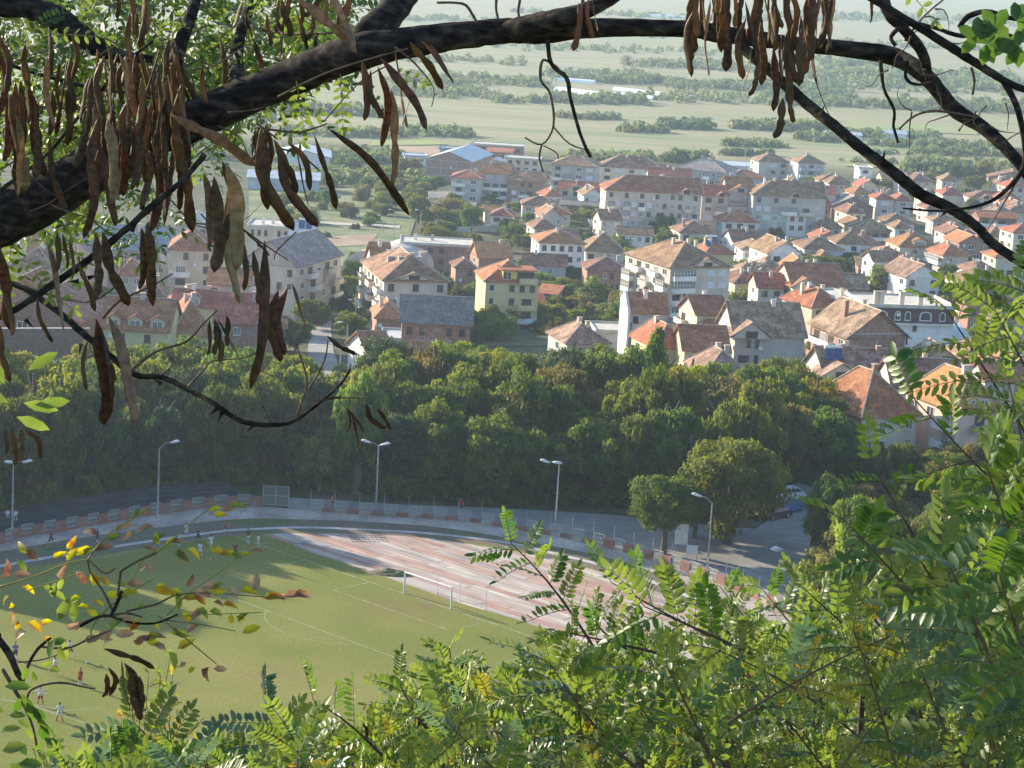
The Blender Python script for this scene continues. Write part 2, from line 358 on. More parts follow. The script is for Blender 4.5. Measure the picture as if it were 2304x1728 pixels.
# low perimeter wall with mesh panels
M_mesh=mat('pale_wire_mesh',(0.46,0.46,0.42),(0.34,0.34,0.31),4,0.6)
fp=gp(fence_px,12); Ltot=sum((fp[i+1]-fp[i]).length for i in range(len(fp)-1)); nseg=int(Ltot/3.0); fr_=resample(fp,nseg+1)
def make_bay():
    o=thing('mesh_barrier','pale wire mesh barrier panel','barrier')
    mb=MB()
    for a,b in (((.15,0,.35),(.15,0,1.45)),((1.65,0,.35),(1.65,0,1.45)),((.15,0,1.45),(1.65,0,1.45)),((.15,0,.35),(1.65,0,.35)),((.15,0,.9),(1.65,0,.9)),((.15,0,.18),(.3,0,.35)),((1.65,0,.35),(1.5,0,.18))): mb.tube([a,b],[.045]*2,6)
    mb.build('panel_frame',M_mesh,o); mb=MB()
    for i in range(1,13): mb.tube([(.15+i*.115,0,.35),(.15+i*.115,0,1.45)],[.014]*2,4,cap=False)
    for i in range(1,9): mb.tube([(.15,0.01,.35+i*.12),(1.65,0.01,.35+i*.12)],[.014]*2,4,cap=False)
    mb.build('wire_mesh',M_mesh,o)
    return o
def copy_tree(o,parent=None):
    c=o.copy(); COL.objects.link(c); c.parent=parent
    for ch in o.children: copy_tree(ch,c)
    return c
bay=None; wall=thing('perimeter_wall','low reddish perimeter wall with panels following the bend of the track','wall')
postp=None
marks=[(0,'left edge of the photo'),(354,'curved lamp post'),(600,'grey gate'),(845,'twin lamp post at the bend'),(1250,'second twin lamp post'),(1500,'smaller round tree'),(1590,'lamp post by the round trees'),(1900,'lot entrance')]
def toPx(p):
    d=p-CAM; k=FPX/d.dot(_F); return 1152+d.dot(R2)*k, 864-d.dot(U2)*k
for i in range(nseg):
    a,b=fr_[i],fr_[i+1]; t=(b-a).normalized(); ang=math.atan2(t.y,t.x); px,py=toPx(a)
    if px<-60 or px>1720: continue
    if 585<px<655: continue
    M=Matrix.Translation(a)@Matrix.Rotation(ang,4,'Z'); Ls=(b-a).length
    hh=1.25 if px<600 else (0.55 if px<1330 else 1.15)
    MB().box(0,Ls*.5,-.1,.1,-.1,.35,M=M).build('wall_base',M_brick if px<600 else M_conc,wall)
    MB().box(Ls*.5,Ls+.001,-.12,.12,-.1,hh,M=M).build('wall_panel',M_brick,wall)
    near=min(marks,key=lambda q:abs(q[0]-px)); side='left of' if px<near[0] else 'right of'; n=1+int(abs(px-near[0])/50)
    word=['next','second','third','fourth','fifth','sixth','seventh','eighth','ninth','tenth'][min(n-1,9)]
    if bay is None: bay=make_bay(); o=bay
    else: o=copy_tree(bay)
    o.location=a; o.rotation_euler=(0,0,ang)
    tag(o,f'wire mesh barrier, {word} {side} the {near[1]}','barrier','mesh barrier panels round the track')
    if px>640:
        if postp is None:
            postp=thing('fence_post','thin dark steel fence post','post'); MB().tube([(0,0,0),(0,0,2.7)],[.05,.04],6).build('post_shaft',M_steel,postp); MB().tube([(0,0,0),(0,0,.2)],[.12,.1],6).build('post_foot',M_conc,postp); o=postp
        else: o=copy_tree(postp)
        o.location=a+Vector((0,.3,0)); tag(o,f'thin fence post, {word} {side} the {near[1]}','post','thin fence posts round the track')
gt=thing('mesh_gate','tall pale grey mesh gate closing the gap in the perimeter wall','gate',G(620,1140)); mb=MB()
for x in (-1.6,0,1.6): mb.tube([(x,0,0),(x,0,2.6)],[.06]*2,6)
for z in (.2,1.4,2.6): mb.tube([(-1.6,0,z),(1.6,0,z)],[.05]*2,6)
mb.build('gate_frame',M_steel,gt); mb=MB()
for i in range(32): mb.tube([(-1.6+i*.1,0.02,.2),(-1.6+i*.1,0.02,2.6)],[.02]*2,4,cap=False)
mb.build('wire_mesh',M_mesh,gt)
# lamp posts (base px, top px)
M_lamp=mat('lamp_head_enamel',(0.72,0.72,0.70),(0.6,0.6,0.58),3,0.35)
def lamp(bx,by,tx,ty,arms,label,name='lamp_post'):
    p=G(bx,by); H=(at(tx,ty,p.y).z)-T(p.y)
    o=thing(name,label,'lamp post',p,group='tall lamp posts round the stadium')
    MB().tube([(0,0,0),(0,0,H*.5),(0,0,H)],[.14,.11,.075],10).build('pole',M_steel,o)
    MB().tube([(0,0,0),(0,0,.5)],[.2,.19],10).build('pole_foot',M_conc,o)
    for dx,L,up in arms:
        MB().tube([(0,0,H-.1),(dx*L*.5,-.1,H+up*.7),(dx*L,-.2,H+up)],[.05,.045,.04],6).build('arm',M_steel,o)
        x=dx*L; mb=MB(); q=[]; n=10
        for k,(zz,s) in enumerate([(-.1,.75),(.02,1),(.12,.85),(.2,.4)]):
            q.append([Vector((x+dx*.35+math.cos(a)*.62*s,-.25+math.sin(a)*.27*s,H+up+zz+.12*math.cos(a)*dx)) for a in [2*math.pi*i/n for i in range(n)]])
        vs=[v for r_ in q for v in r_]; fs=[(k*n+i,k*n+(i+1)%n,(k+1)*n+(i+1)%n,(k+1)*n+i) for k in range(3) for i in range(n)]+[tuple(range(n))[::-1],tuple(3*n+i for i in range(n))]
        mb.add(vs,fs); mb.build('lamp_head',M_lamp,o,smooth=True)
lamp(27,1212,40,1042,[(1,1.3,.3),(-.3,1.0,.1)],'lamp post at the left edge beside the dark terrace')
lamp(354,1165,357,1008,[(1,1.5,.9)],'lamp post with one curved arm in front of the left wood')
lamp(845,1155,853,1003,[(1,.5,.3),(-1,1.2,.5)],'lamp post with two heads above the middle of the bend')
lamp(1249,1200,1255,1044,[(-1,1.4,.3),(-.25,.6,.2)],'lamp post with two heads pointing left before the asphalt lot')
lamp(1591,1290,1601,1132,[(-1,1.5,.9)],'lamp post with one left arm in front of the round trees')
lamp(1775,1300,1776,1246,[(-1,1.2,.6),(-1,1.5,.4)],'short lamp post with left arms beside the lot entrance')
# notice boards
for px,py,wd,h0,h1,lb in [(1531,1245,1.5,1.1,3.6,'white notice board on two legs behind the round tree trunk'),(1556,1262,1.3,.8,1.9,'small white sign board right of the taller notice board'),(1818,1305,1.6,.2,2.2,'pale cabinet standing beside the lot entrance')]:
    p=G(px,py); o=thing('notice_board',lb,'sign',p)
    MB().box(-wd/2,wd/2,-.05,.05,h0,h1).build('board',M_white,o)
    for s in (-1,1): MB().box(s*wd*.45-.05,s*wd*.45+.05,.055,.12,0,h1).build('leg',M_steel,o)
# ---------------- buildings ----------------
def tilemat(n,c1,c2,c3):
    m=mat('roof_tiles_'+n,c1,c2,0.5,0.9,0.5,10,c3=c3,noise2=(2.2,0.38),rand=0.4,bumpscale=5,spec=0.15,ramp=(0.38,0.64)); return m
RM={'red':tilemat('red',(0.26,0.095,0.05),(0.39,0.165,0.09),(0.32,0.125,0.07)),
'brown':tilemat('brown',(0.17,0.095,0.06),(0.32,0.185,0.115),(0.245,0.135,0.085)),
'old':tilemat('weathered',(0.17,0.11,0.075),(0.37,0.25,0.175),(0.27,0.17,0.12)),
'orange':tilemat('orange',(0.36,0.14,0.065),(0.46,0.20,0.10),(0.41,0.17,0.08)),
'grey':tilemat('grey',(0.20,0.17,0.16),(0.29,0.24,0.22),(0.24,0.20,0.19)),
'slab':mat('flat_roof_slab',(0.42,0.38,0.33),(0.60,0.55,0.47),0.5,0.9,0.1,6,c3=(0.52,0.47,0.40)),
'metal':mat('sheet_metal_roof',(0.36,0.40,0.43),(0.50,0.53,0.55),0.4,0.5,0,5),
'blue':mat('blue_grey_roofing',(0.20,0.24,0.26),(0.28,0.31,0.32),0.4,0.7,0,5)}
def wm(n,c,d=0.82): return mat('plaster_'+n,tuple(x*d for x in c),c,0.45,0.9,0.15,9,rand=0.25,noise2=(0.25,0.12),stretch=(1,1,0.35),spec=0.2,ramp=(0.36,0.6))
WM={'cream':wm('cream',(0.66,0.57,0.43)),'white':wm('white',(0.74,0.71,0.67),0.88),'grey':wm('grey',(0.49,0.45,0.41)),'beige':wm('beige',(0.58,0.50,0.41)),
'yellow':wm('yellow',(0.62,0.53,0.30),0.92),'peach':wm('peach',(0.64,0.48,0.38)),'green':wm('pale_green',(0.42,0.50,0.40)),'blue':wm('blue_grey',(0.42,0.45,0.48)),
'brick':mat('bare_brick',(0.27,0.15,0.11),(0.40,0.25,0.19),1.2,0.95,0.3,8,c3=(0.33,0.19,0.14),noise2=(3,0.2)),
'darkbrick':mat('dark_brick',(0.17,0.105,0.085),(0.24,0.15,0.12),1.5,0.95,0.2,8),
'maroon':mat('maroon_cladding',(0.085,0.04,0.04),(0.11,0.05,0.05),1.5,0.8),
'concrete':mat('grey_concrete',(0.36,0.34,0.32),(0.46,0.43,0.40),0.6,0.9)}
M_mortar=mat('ridge_mortar',(0.36,0.26,0.20),(0.52,0.43,0.35),2,0.9)
M_glass=mat('window_glass',(0.03,0.035,0.045),(0.07,0.075,0.085),0.6,0.15,spec=0.6)
M_curt=mat('curtained_glass',(0.16,0.15,0.14),(0.26,0.24,0.22),3,0.4,stretch=(6,1,1))
M_dk=mat('unlit_opening',(0.035,0.03,0.03),(0.06,0.05,0.045),1,0.9)
M_wood=mat('brown_window_frame',(0.12,0.07,0.045),(0.18,0.10,0.06),3,0.7)
M_shut=mat('white_roller_shutter',(0.55,0.56,0.60),(0.64,0.65,0.68),2,0.7)
M_solar=mat('solar_panel',(0.03,0.06,0.14),(0.05,0.09,0.2),2,0.25)
_wc={}
def wmesh(kind,w_,h):
    k=(kind,round(w_,1),round(h,1))
    if k in _wc: return _wc[k]
    w_,h=k[1],k[2]; f=0.09; fr=MB(); y0=-0.06
    if kind=='a':
        n=10; pts=[(-w_/2,0),(w_/2,0)]+[(w_/2*math.cos(a),h*.6+h*.4*math.sin(a)) for a in np.linspace(0,math.pi,n)]
        def scl(s): return [(p[0]*s,(p[1]-h/2)*s+h/2) for p in pts]
        for i in range(len(pts)):
            j=(i+1)%len(pts); o1,o2=scl(1.18)[i],scl(1.18)[j]; i1,i2=scl(0.95)[i],scl(0.95)[j]
            fr.add([(o1[0],y0,o1[1]),(o2[0],y0,o2[1]),(i2[0],y0,i2[1]),(i1[0],y0,i1[1]),(o1[0],.1,o1[1]),(o2[0],.1,o2[1]),(i2[0],.1,i2[1]),(i1[0],.1,i1[1])],[(0,1,2,3),(0,4,5,1),(3,2,6,7)])
        pn=MB(); pn.add([(p[0],-0.03,p[1]) for p in pts],[tuple(range(len(pts)))])
        r=(fr.mesh('window',M_white),pn.mesh('pane',M_glass))
    else:
        fm={'w':M_white,'n':M_wood,'s':M_white,'d':M_wood}[kind]
        fr.box(-w_/2,w_/2,y0,.06,0,f).box(-w_/2,w_/2,y0,.06,h-f,h).box(-w_/2,-w_/2+f,y0,.06,f,h-f).box(w_/2-f,w_/2,y0,.06,f,h-f)
        if w_>1.1 and kind!='s': fr.box(-f/2,f/2,y0+.005,.05,f,h-f)
        if w_>2.0 and kind!='s': fr.box(-w_/4-f/2,-w_/4+f/2,y0+.005,.05,f,h-f).box(w_/4-f/2,w_/4+f/2,y0+.005,.05,f,h-f)
        fr.box(-w_/2-.08,w_/2+.08,y0-.12,.02,-.08,-.002)
        pn=MB(); yy=-0.045 if kind=='s' else -0.02
        pn.box(-w_/2+f,w_/2-f,yy,.01,f,h-f)
        r=(fr.mesh('window',fm),pn.mesh('shutter' if kind=='s' else 'pane',M_shut if kind=='s' else (M_curt if kind=='w' and rnd.random()<.45 else (M_dk if kind=='d' else M_glass))))
    _wc[k]=r; return r
def put_window(parent,kind,w_,h,pos,rz):
    a,b=wmesh(kind,w_,h); o=ob('window',a,parent,pos,rz); ob('shutter' if kind=='s' else 'pane',b,o)
def facade(parent,Wd,fl,rows,M,rz,fh,r,wallm,skip=0):
    """rows: list from top floor down; letters across: w n s d windows, b open balcony, g glazed balcony, a arched, . blank"""
    if not rows: return
    for k in range(fl):
        row=rows[min(k,len(rows)-1)]; 
        if not row: continue
        zf=(fl-1-k)*fh; n=len(row); cw=Wd/n; i=0
        while i<n:
            c=row[i]; j=i
            while c in 'bg' and j+1<n and row[j+1]==c: j+=1
            x=-Wd/2+cw*(i+j+1)/2; ww=cw*(j-i+1)
            if c in 'wnsda':
                kw=min(1.9,cw*.5) if c!='s' else min(2.6,cw*.62)
                if c=='a': kw=min(2.2,cw*.5)
                h=1.45 if c!='a' else 1.9
                put_window(parent,c,kw,h,M@Vector((x,-.01,zf+.85 if c!='a' else zf+.6)),rz)
            elif c in 'bg':
                wb=ww*.94; mb=MB()
                mb.box(-wb/2,wb/2,-1.3,0,-.12,.06)
                mb.box(-wb/2,wb/2,-1.3,-1.18,.06,1.0).box(-wb/2,-wb/2+.12,-1.18,0,.06,1.0).box(wb/2-.12,wb/2,-1.18,0,.06,1.0)
                o=ob('balcony',mb.mesh('balcony',wallm if r.random()<.5 else WM['white']),parent,M@Vector((x,0,zf)),rz)
                if c=='g':
                    gm=MB(); gm.box(-wb/2+.05,wb/2-.05,-1.24,-1.0,1.0,2.5); ob('glazing',gm.mesh('glazing',M_curt),o)
                    gm=MB(); nn=max(2,int(wb/.8))
                    for q in range(nn+1): gm.box(-wb/2+q*wb/nn-.04,-wb/2+q*wb/nn+.04,-1.3,-1.245,1.0,2.55)
                    gm.box(-wb/2,wb/2,-1.31,-1.2,1.7,1.76); ob('glazing_bars',gm.mesh('glazing_bars',M_white),o)
                else:
                    nn=max(1,int(wb/2.6))
                    for q in range(nn):
                        put_window(parent,r.choice('wnd'),min(2.1,wb/nn*.7),2.1,M@Vector((x-wb/2+wb*(q+.5)/nn,-.01,zf+.1)),rz)
            i=j+1
def roof_parts(parent,kind,w_,dp,H,rh,rm,wallm,ov,chim,r,ridge=True):
    x0,x1,y0,y1=-w_/2-ov,w_/2+ov,-ov,dp+ov; W_,D_=x1-x0,y1-y0; th=.18
    caps=[]
    if kind in('hip','hipl'):
        mb=MB()
        if W_>=D_:
            a=D_/2; p,q=(x0+a,(y0+y1)/2),(x1-a*(.02 if kind=='hipl' else 1),(y0+y1)/2)
        else:
            a=W_/2; p,q=((x0+x1)/2,y0+a),((x0+x1)/2,y1-a)
        sl_=rh/a; z=H
        B=[(x0,y0),(x1,y0),(x1,y1),(x0,y1)]
        vs=[(b[0],b[1],z-th) for b in B]+[(b[0],b[1],z) for b in B]+[(p[0],p[1],z+rh),(q[0],q[1],z+rh)]
        if W_>=D_: fs=[(4,5,9,8),(5,6,9),(6,7,8,9),(7,4,8)]; caps=[(4,8),(7,8),(8,9),(5,9),(6,9)]
        else: fs=[(4,5,8),(5,6,9,8),(6,7,9),(7,4,8,9)]; caps=[(4,8),(5,8),(8,9),(6,9),(7,9)]
        fs+=[(0,3,2,1),(0,1,5,4),(1,2,6,5),(2,3,7,6),(3,0,4,7)]
        mb.add(vs,fs); hf=lambda x,y: H+min(rh,sl_*min(x-x0,x1-x,y-y0,y1-y))
    elif kind=='gx':
        s=rh/((dp)/2+ov); zr=H+rh; ym=(y0+y1)/2; mb=MB()
        for ya,yb in ((y0,ym),(y1,ym)):
            vs=[(x0,ya,H),(x1,ya,H),(x1,yb,zr),(x0,yb,zr)]; vs+=[(a,b,c-th) for a,b,c in vs]
            mb.add(vs,[(0,1,2,3) if ya<yb else (3,2,1,0),(4,7,6,5),(0,4,5,1),(1,5,6,2),(2,6,7,3),(3,7,4,0)])
        vs=mb.v; caps=[(3,2)]; hf=lambda x,y: H+rh-abs(y-ym)*s
        for sx in (-1,1):
            g=MB(); X=sx*w_/2; zz=H+rh-th-.02-(0)*s
            g.add([(X,0,H-.3),(X,dp,H-.3),(X,dp,H-th+ov*s-.02),(X,dp/2,zz),(X,0,H-th+ov*s-.02),(X-sx*.25,0,H-.3),(X-sx*.25,dp,H-.3),(X-sx*.25,dp,H-th+ov*s-.02),(X-sx*.25,dp/2,zz),(X-sx*.25,0,H-th+ov*s-.02)],[(0,1,2,3,4),(9,8,7,6,5),(0,4,9,5),(1,6,7,2),(3,8,9,4),(2,7,8,3)])
            g.build('gable_wall',wallm,parent)
    elif kind=='gy':
        s=rh/(w_/2+ov); zr=H+rh; mb=MB()
        for xa in (x0,x1):
            vs=[(xa,y0,H),(xa,y1,H),(0,y1,zr),(0,y0,zr)]; vs+=[(a,b,c-th) for a,b,c in vs]
            mb.add(vs,[(0,1,2,3) if xa>0 else (3,2,1,0),(4,7,6,5),(0,4,5,1),(1,5,6,2),(2,6,7,3),(3,7,4,0)])
        caps=[(3,2)]; hf=lambda x,y: H+rh-abs(x)*s
        for Y in (0,dp):
            g=MB(); sy=1 if Y==0 else -1; zz=H+rh-th-.02; e=H-th+ov*s-.02
            g.add([(-w_/2,Y,H-.3),(w_/2,Y,H-.3),(w_/2,Y,e),(0,Y,zz),(-w_/2,Y,e)]+[(-w_/2,Y+sy*.25,H-.3),(w_/2,Y+sy*.25,H-.3),(w_/2,Y+sy*.25,e),(0,Y+sy*.25,zz),(-w_/2,Y+sy*.25,e)],[(0,1,2,3,4),(9,8,7,6,5),(1,6,7,2),(2,7,8,3),(3,8,9,4),(4,9,5,0)])
            g.build('gable_wall',wallm,parent)
    elif kind=='shed':
        vs=[(x0,y0,H),(x1,y0,H),(x1,y1,H+rh),(x0,y1,H+rh)]; vs+=[(a,b,c-th) for a,b,c in vs]; mb=MB().add(vs,[(0,1,2,3),(4,7,6,5),(0,4,5,1),(1,5,6,2),(2,6,7,3),(3,7,4,0)])
        hf=lambda x,y:H+rh*(y-y0)/D_
    elif kind=='arch':
        mb=MB(); n=18; ring=[(x0+W_/2*(1-math.cos(a)),H-.1+rh*math.sin(a)) for a in np.linspace(0,math.pi,n)]
        vs=[(x,y0,z) for x,z in ring]+[(x,y1,z) for x,z in ring]
        mb.add(vs,[(i,i+1,n+i+1,n+i) for i in range(n-1)]+[tuple(range(n))[::-1],tuple(range(n,2*n))]); hf=lambda x,y:H+rh
    else:
        mb=MB().box(x0,x1,y0,y1,H-.1,H+.25).box(x0,x1,y0,y0+.2,H+.25,H+.6).box(x0,x1,y1-.2,y1,H+.25,H+.6).box(x0,x0+.2,y0+.2,y1-.2,H+.25,H+.6).box(x1-.2,x1,y0+.2,y1-.2,H+.25,H+.6)
        hf=lambda x,y:H+.2
    V=list(mb.v); rf=mb.build('roof',rm,parent)
    if caps and ridge:
        c=MB()
        for a,b in caps:
            A=Vector(V[a]);B=Vector(V[b]); c.tube([A+Vector((0,0,.03)),B+Vector((0,0,.03))],[.13,.13],5)
        c.build('ridge_tiles',M_mortar,rf)
    for k in range(chim if isinstance(chim,int) else 0):
        x=r.uniform(-w_*.32,w_*.32); y=r.uniform(dp*.3,dp*.62); z=hf(x,y); hh=max(.9,H+rh+.5-z) if kind!='flat' else 1.5
        c=MB().box(x-.38,x+.38,y-.3,y+.3,z-.4,z+hh); ch=c.build('chimney',r.choice([WM['cream'],WM['brick'],WM['concrete'],WM['white']]),rf)
        MB().box(x-.48,x+.48,y-.4,y+.4,z+hh+.002,z+hh+.12).build('chimney_cap',M_mortar,ch)
    return rf,hf
HOUSES=[]
def house(label,xl,xr,ye,fl,rot=8,dep=10,kind='hip',rh=2.3,wall='cream',roof='brown',front=('ww',),left=('w.',),right=(),chim=1,ov=.55,cat='house',name='house',lintel=False,frame=False,fh=2.8,extra=None,ridge=True):
    xm=(xl+xr)/2; H=fl*fh+.15; g=gnd(xm,ye,H); Y=g.y; z0=T(Y); w_=(xr-xl)/FPX*Y*1.02/math.cos(R(rot))
    r=random.Random(int(xl*7+ye))
    o=thing(name,label,cat,(g.x,g.y,z0),R(rot)); HOUSES.append((g.x,g.y,w_,dep,o))
    nf=int(math.ceil(fl)); wmn=WM[wall]
    MB().box(-w_/2,w_/2,0,dep,-2.5,H-.1).build('wall',wmn,o)
    zoff=H-.15-nf*fh
    facade(o,w_*.96,nf,front,Matrix.Translation((0,0,zoff)),0,fh,r,wmn)
    if left: facade(o,dep*.94,nf,left,Matrix.Translation((-w_/2,dep/2,zoff))@Matrix.Rotation(-math.pi/2,4,'Z'),-math.pi/2,fh,r,wmn)
    if right: facade(o,dep*.94,nf,right,Matrix.Translation((w_/2,dep/2,zoff))@Matrix.Rotation(math.pi/2,4,'Z'),math.pi/2,fh,r,wmn)
    if frame:
        mb=MB(); nn=max(2,int(w_/5))
        for k in range(nn+1): mb.box(-w_/2+k*(w_-.35)/nn,-w_/2+k*(w_-.35)/nn+.35,-.05,0.0,-1,H-.3)
        for k in range(1,nf+1): mb.box(-w_/2,w_/2,-.08,-.052,k*fh-.35,k*fh-.05)
        mb.build('concrete_frame',WM['concrete'],o)
    rf,hf=roof_parts(o,kind,w_,dep,H,rh,RM[roof],wmn,ov,chim,r,ridge)
    if extra: extra(o,w_,dep,H,rf,hf,wmn,r)
    if r.random()<.5 and cat!='hangar':
        x=r.uniform(-w_*.4,w_*.4); z=r.uniform(H*.45,H*.9); n=10; dd=MB()
        for k,(q,rr_) in enumerate(((0,.02),(.05,.28),(.13,.45))): dd.v+=[(x+math.cos(2*math.pi*i/n)*rr_,-.35-q,z+math.sin(2*math.pi*i/n)*rr_) for i in range(n)]
        dd.f=[(k*n+i,k*n+(i+1)%n,(k+1)*n+(i+1)%n,(k+1)*n+i) for k in range(2) for i in range(n)]; dd.m=[0]*len(dd.f); dd.tube([(x,0,z),(x,-.36,z)],[.03,.03],5)
        dd.build('satellite_dish',M_lamp,o)
    if kind in('hip','gx','gy') and r.random()<.45:
        x=r.uniform(-w_*.2,w_*.2); y=dep*.5; z=hf(x,y); an=MB().tube([(x,y,z-.1),(x,y,z+2.2)],[.03,.025],4)
        for q in range(4): an.tube([(x-.5+q*.08,y,z+1.5+q*.2),(x+.5-q*.08,y,z+1.5+q*.2)],[.02,.02],4)
        an.build('antenna',M_steel,rf)
    return o
def dormers(n,big=False,win='n'):
    def f(o,w_,dp,H,rf,hf,wmn,r):
        for k in range(n):
            x=-w_/2+w_*(k+.5)/n; dw=1.2 if not big else 2.0
            d=MB().box(x-dw,x+dw,.35,3.2,H-.2,H+1.75).add([(x-dw,.35,H+1.75),(x+dw,.35,H+1.75),(x,.35,H+2.5),(x-dw,3.2,H+1.75),(x+dw,3.2,H+1.75),(x,3.2,H+2.5)],[(0,1,2),(5,4,3)]).build('dormer',wmn,rf)
            mb=MB()
            for s in (-1,1):
                a=[(x+s*(dw+.3),.1,H+1.62),(x,.1,H+2.6),(x,4.4,H+2.6),(x+s*(dw+.3),3.4,H+1.62)]; a+=[(p,q,z-.14) for p,q,z in a]
                mb.add(a,[(0,1,2,3) if s<0 else (3,2,1,0),(4,7,6,5),(0,4,5,1),(3,2,6,7),(0,3,7,4)])
            mb.build('dormer_roof',rf.data.materials[0],d)
            put_window(d,win,dw*1.5,1.2,Vector((x,.34,H+.35)),0)
    return f
def solar(x=0,n=1,tank=True):
    def f(o,w_,dp,H,rf,hf,wmn,r):
        for k in range(n):
            X=x*w_+k*1.6; y=dp*.25; z=hf(X,y)+.15
            MB().add([(X-.7,y-.5,z),(X+.7,y-.5,z),(X+.7,y+.6,z+1.7),(X-.7,y+.6,z+1.7),(X-.7,y-.4,z-.1),(X+.7,y-.4,z-.1),(X+.7,y+.7,z+1.6),(X-.7,y+.7,z+1.6)],[(0,1,2,3),(7,6,5,4),(0,4,5,1),(1,5,6,2),(2,6,7,3),(3,7,4,0)]).build('solar_panel',M_solar,rf)
        if tank: MB().tube([(x*w_-.7,y+.9,z+1.9),(x*w_+n*1.5-.6,y+.9,z+1.9)],[.3,.3],10).build('water_tank',M_lamp,rf)
    return f
def frontgable(fx,gw,depth=1.2,gh=None,balc=True,open_=True):
    """a projecting gable bay on the front, open loggia under it"""
    def f(o,w_,dp,H,rf,hf,wmn,r):
        x=fx*w_; h=gh or gw*.25
        d=MB().add([(x-gw/2,-depth,H-.25),(x+gw/2,-depth,H-.25),(x,-depth,H+h-.2),(x-gw/2,dp*.35,H-.25),(x+gw/2,dp*.35,H-.25),(x,dp*.35,H+h-.2)],[(0,1,2),(3,5,4),(0,3,4,1)]).build('dormer',wmn,rf)
        mb=MB()
        for s in (-1,1):
            a=[(x+s*(gw/2+.4),-depth-.3,H-.12),(x,-depth-.3,H+h),(x,dp*.5,H+h),(x+s*(gw/2+.4),dp*.3,H-.12)]; a+=[(p,q,z-.15) for p,q,z in a]
            mb.add(a,[(0,1,2,3) if s<0 else (3,2,1,0),(4,7,6,5),(0,4,5,1),(3,2,6,7),(0,3,7,4)])
        mb.build('dormer_roof',rf.data.materials[0],d)
        c=MB(); 
        for s in (-1,1): c.tube([(x+s*(gw/2+.4),-depth-.33,H-.1),(x,-depth-.33,H+h+.02)],[.09]*2,5)
        c.build('ridge_tiles',M_mortar,d)
        put_window(d,'d',min(gw*.4,2.2),1.2,Vector((x,-depth-.01,H-.1)),0)
    return f
H=house
# --- far edge of the town, left to right
H('large hangar with a pale metal roof at the far left beyond the fields',628,742,352,1.6,5,26,'gy',2.5,'white','metal',('....',),(),chim=0,cat='hangar',name='hangar',ridge=False)
H('long low hangar with a light metal roof behind the overgrown lot',560,716,402,1.4,4,16,'gx',1.8,'blue','metal',('....',),(),chim=0,cat='hangar',name='hangar',ridge=False)
H('low pale shed with a flat roof left of the unfinished brick hall',911,958,352,1.3,5,9,'flat',0,'white','metal',('w.w',),(),chim=0,cat='shed',name='shed')
H('tall unfinished brick hall with concrete frame and pale metal gable roof',958,1062,360,3,-12,34,'gy',3.2,'brick','metal',(),(),('....',),0,frame=True,ov=.3,cat='building',name='brick_hall',ridge=False)
H('long two storey block with a pale flat slab at the far edge of town',1062,1175,328,1.6,-4,10,'flat',0,'brick','slab',('nnnnnnn',),(),chim=0,cat='building',name='long_building')
H('low dark building with a blue roof edge behind the brick hall',990,1040,336,1.2,0,9,'flat',0,'blue','blue',('...',),(),chim=0,cat='building',name='low_building')
H('one storey pinkish building with red roof strip beside the long flat block',1095,1150,342,1.1,-6,9,'shed',1.0,'brick','red',('nn',),(),chim=0)
H('pale flat roofed house with a row of small windows below the long block',1138,1214,358,1.6,-4,9,'flat',0,'cream','slab',('nnnn',),(),chim=0)
H('three storey house with bright red hip roof and corner balconies',1016,1083,400,3,-4,11,'hip',2.2,'grey','red',('bw',),(),chim=2)
H('four storey house with two long white balconies and red roof',1085,1147,390,3.6,-4,12,'gx',3.0,'grey','red',('....','bbbb','bbbb','sn'),(),chim=2)
H('dark roofed row house with green balconies and a blank brick side',1148,1222,407,3,-8,11,'gx',2.8,'brick','brown',('.nn.','sbb.','s..'),(),chim=1)
H('four storey block with pointed hip roof under the hanging twig tip',1243,1340,372,3.6,-8,13,'hip',3.0,'grey','brown',('n.ws','bgws','bwsb','gnws'),(),('ww',),1,cat='apartment block',name='apartment_block')
H('wide beige house with large brown hip roof behind the big block',1352,1492,378,3,-2,14,'hip',3.8,'cream','brown',('bswsw','bw...','bnnn'),(),('w',),2)
H('large building with dark grey roof and pale blue balconies at the back',1520,1630,383,4,-18,18,'hip',4.0,'blue','grey',('gwgwgwg','wgwgwg','gwgwgw'),(),('www',),1,cat='apartment block',name='apartment_block')
H('low white metal roofed shed at the field edge right of the dark grey roof',1634,1694,373,1,0,9,'shed',.8,'white','metal',('....',),(),chim=0,cat='shed',name='shed')
H('square hip roofed house standing alone before the fields, left of a pair',1708,1775,364,3,14,11,'hip',3.0,'grey','brown',('.sn','.nn','ww'),('w.',),chim=1)
H('bluish hip roofed house at the right of the pair before the fields',1797,1856,367,3.4,10,12,'hip',3.0,'blue','brown',('bbb','bbb','...'),(),chim=1)
H('small brown hip roofed house right below the bluish pair',1846,1912,408,1.5,6,10,'hip',2.6,'brick','brown',('w.',),('w',),chim=1)
H('narrow white tower house with horizontal bands below the thin branch',1934,1962,379,3.3,5,9,'flat',0,'white','slab',('b','w','w'),('w',),chim=0,name='tower_house')
H('long brown roof behind the thin branch at the far side of town',1985,2062,402,1.5,5,10,'gx',2.4,'grey','brown',('w.w',),(),chim=1)
H('hip roofed house with bright ridge lines on the far right edge',2044,2094,404,1.6,5,11,'hip',2.4,'white','brown',('w.',),(),chim=1)
H('brick gable house with one dark window near the right photo edge',2226,2330,402,1.3,-8,12,'gy',3.2,'brick','brown',('d',),(),chim=0)
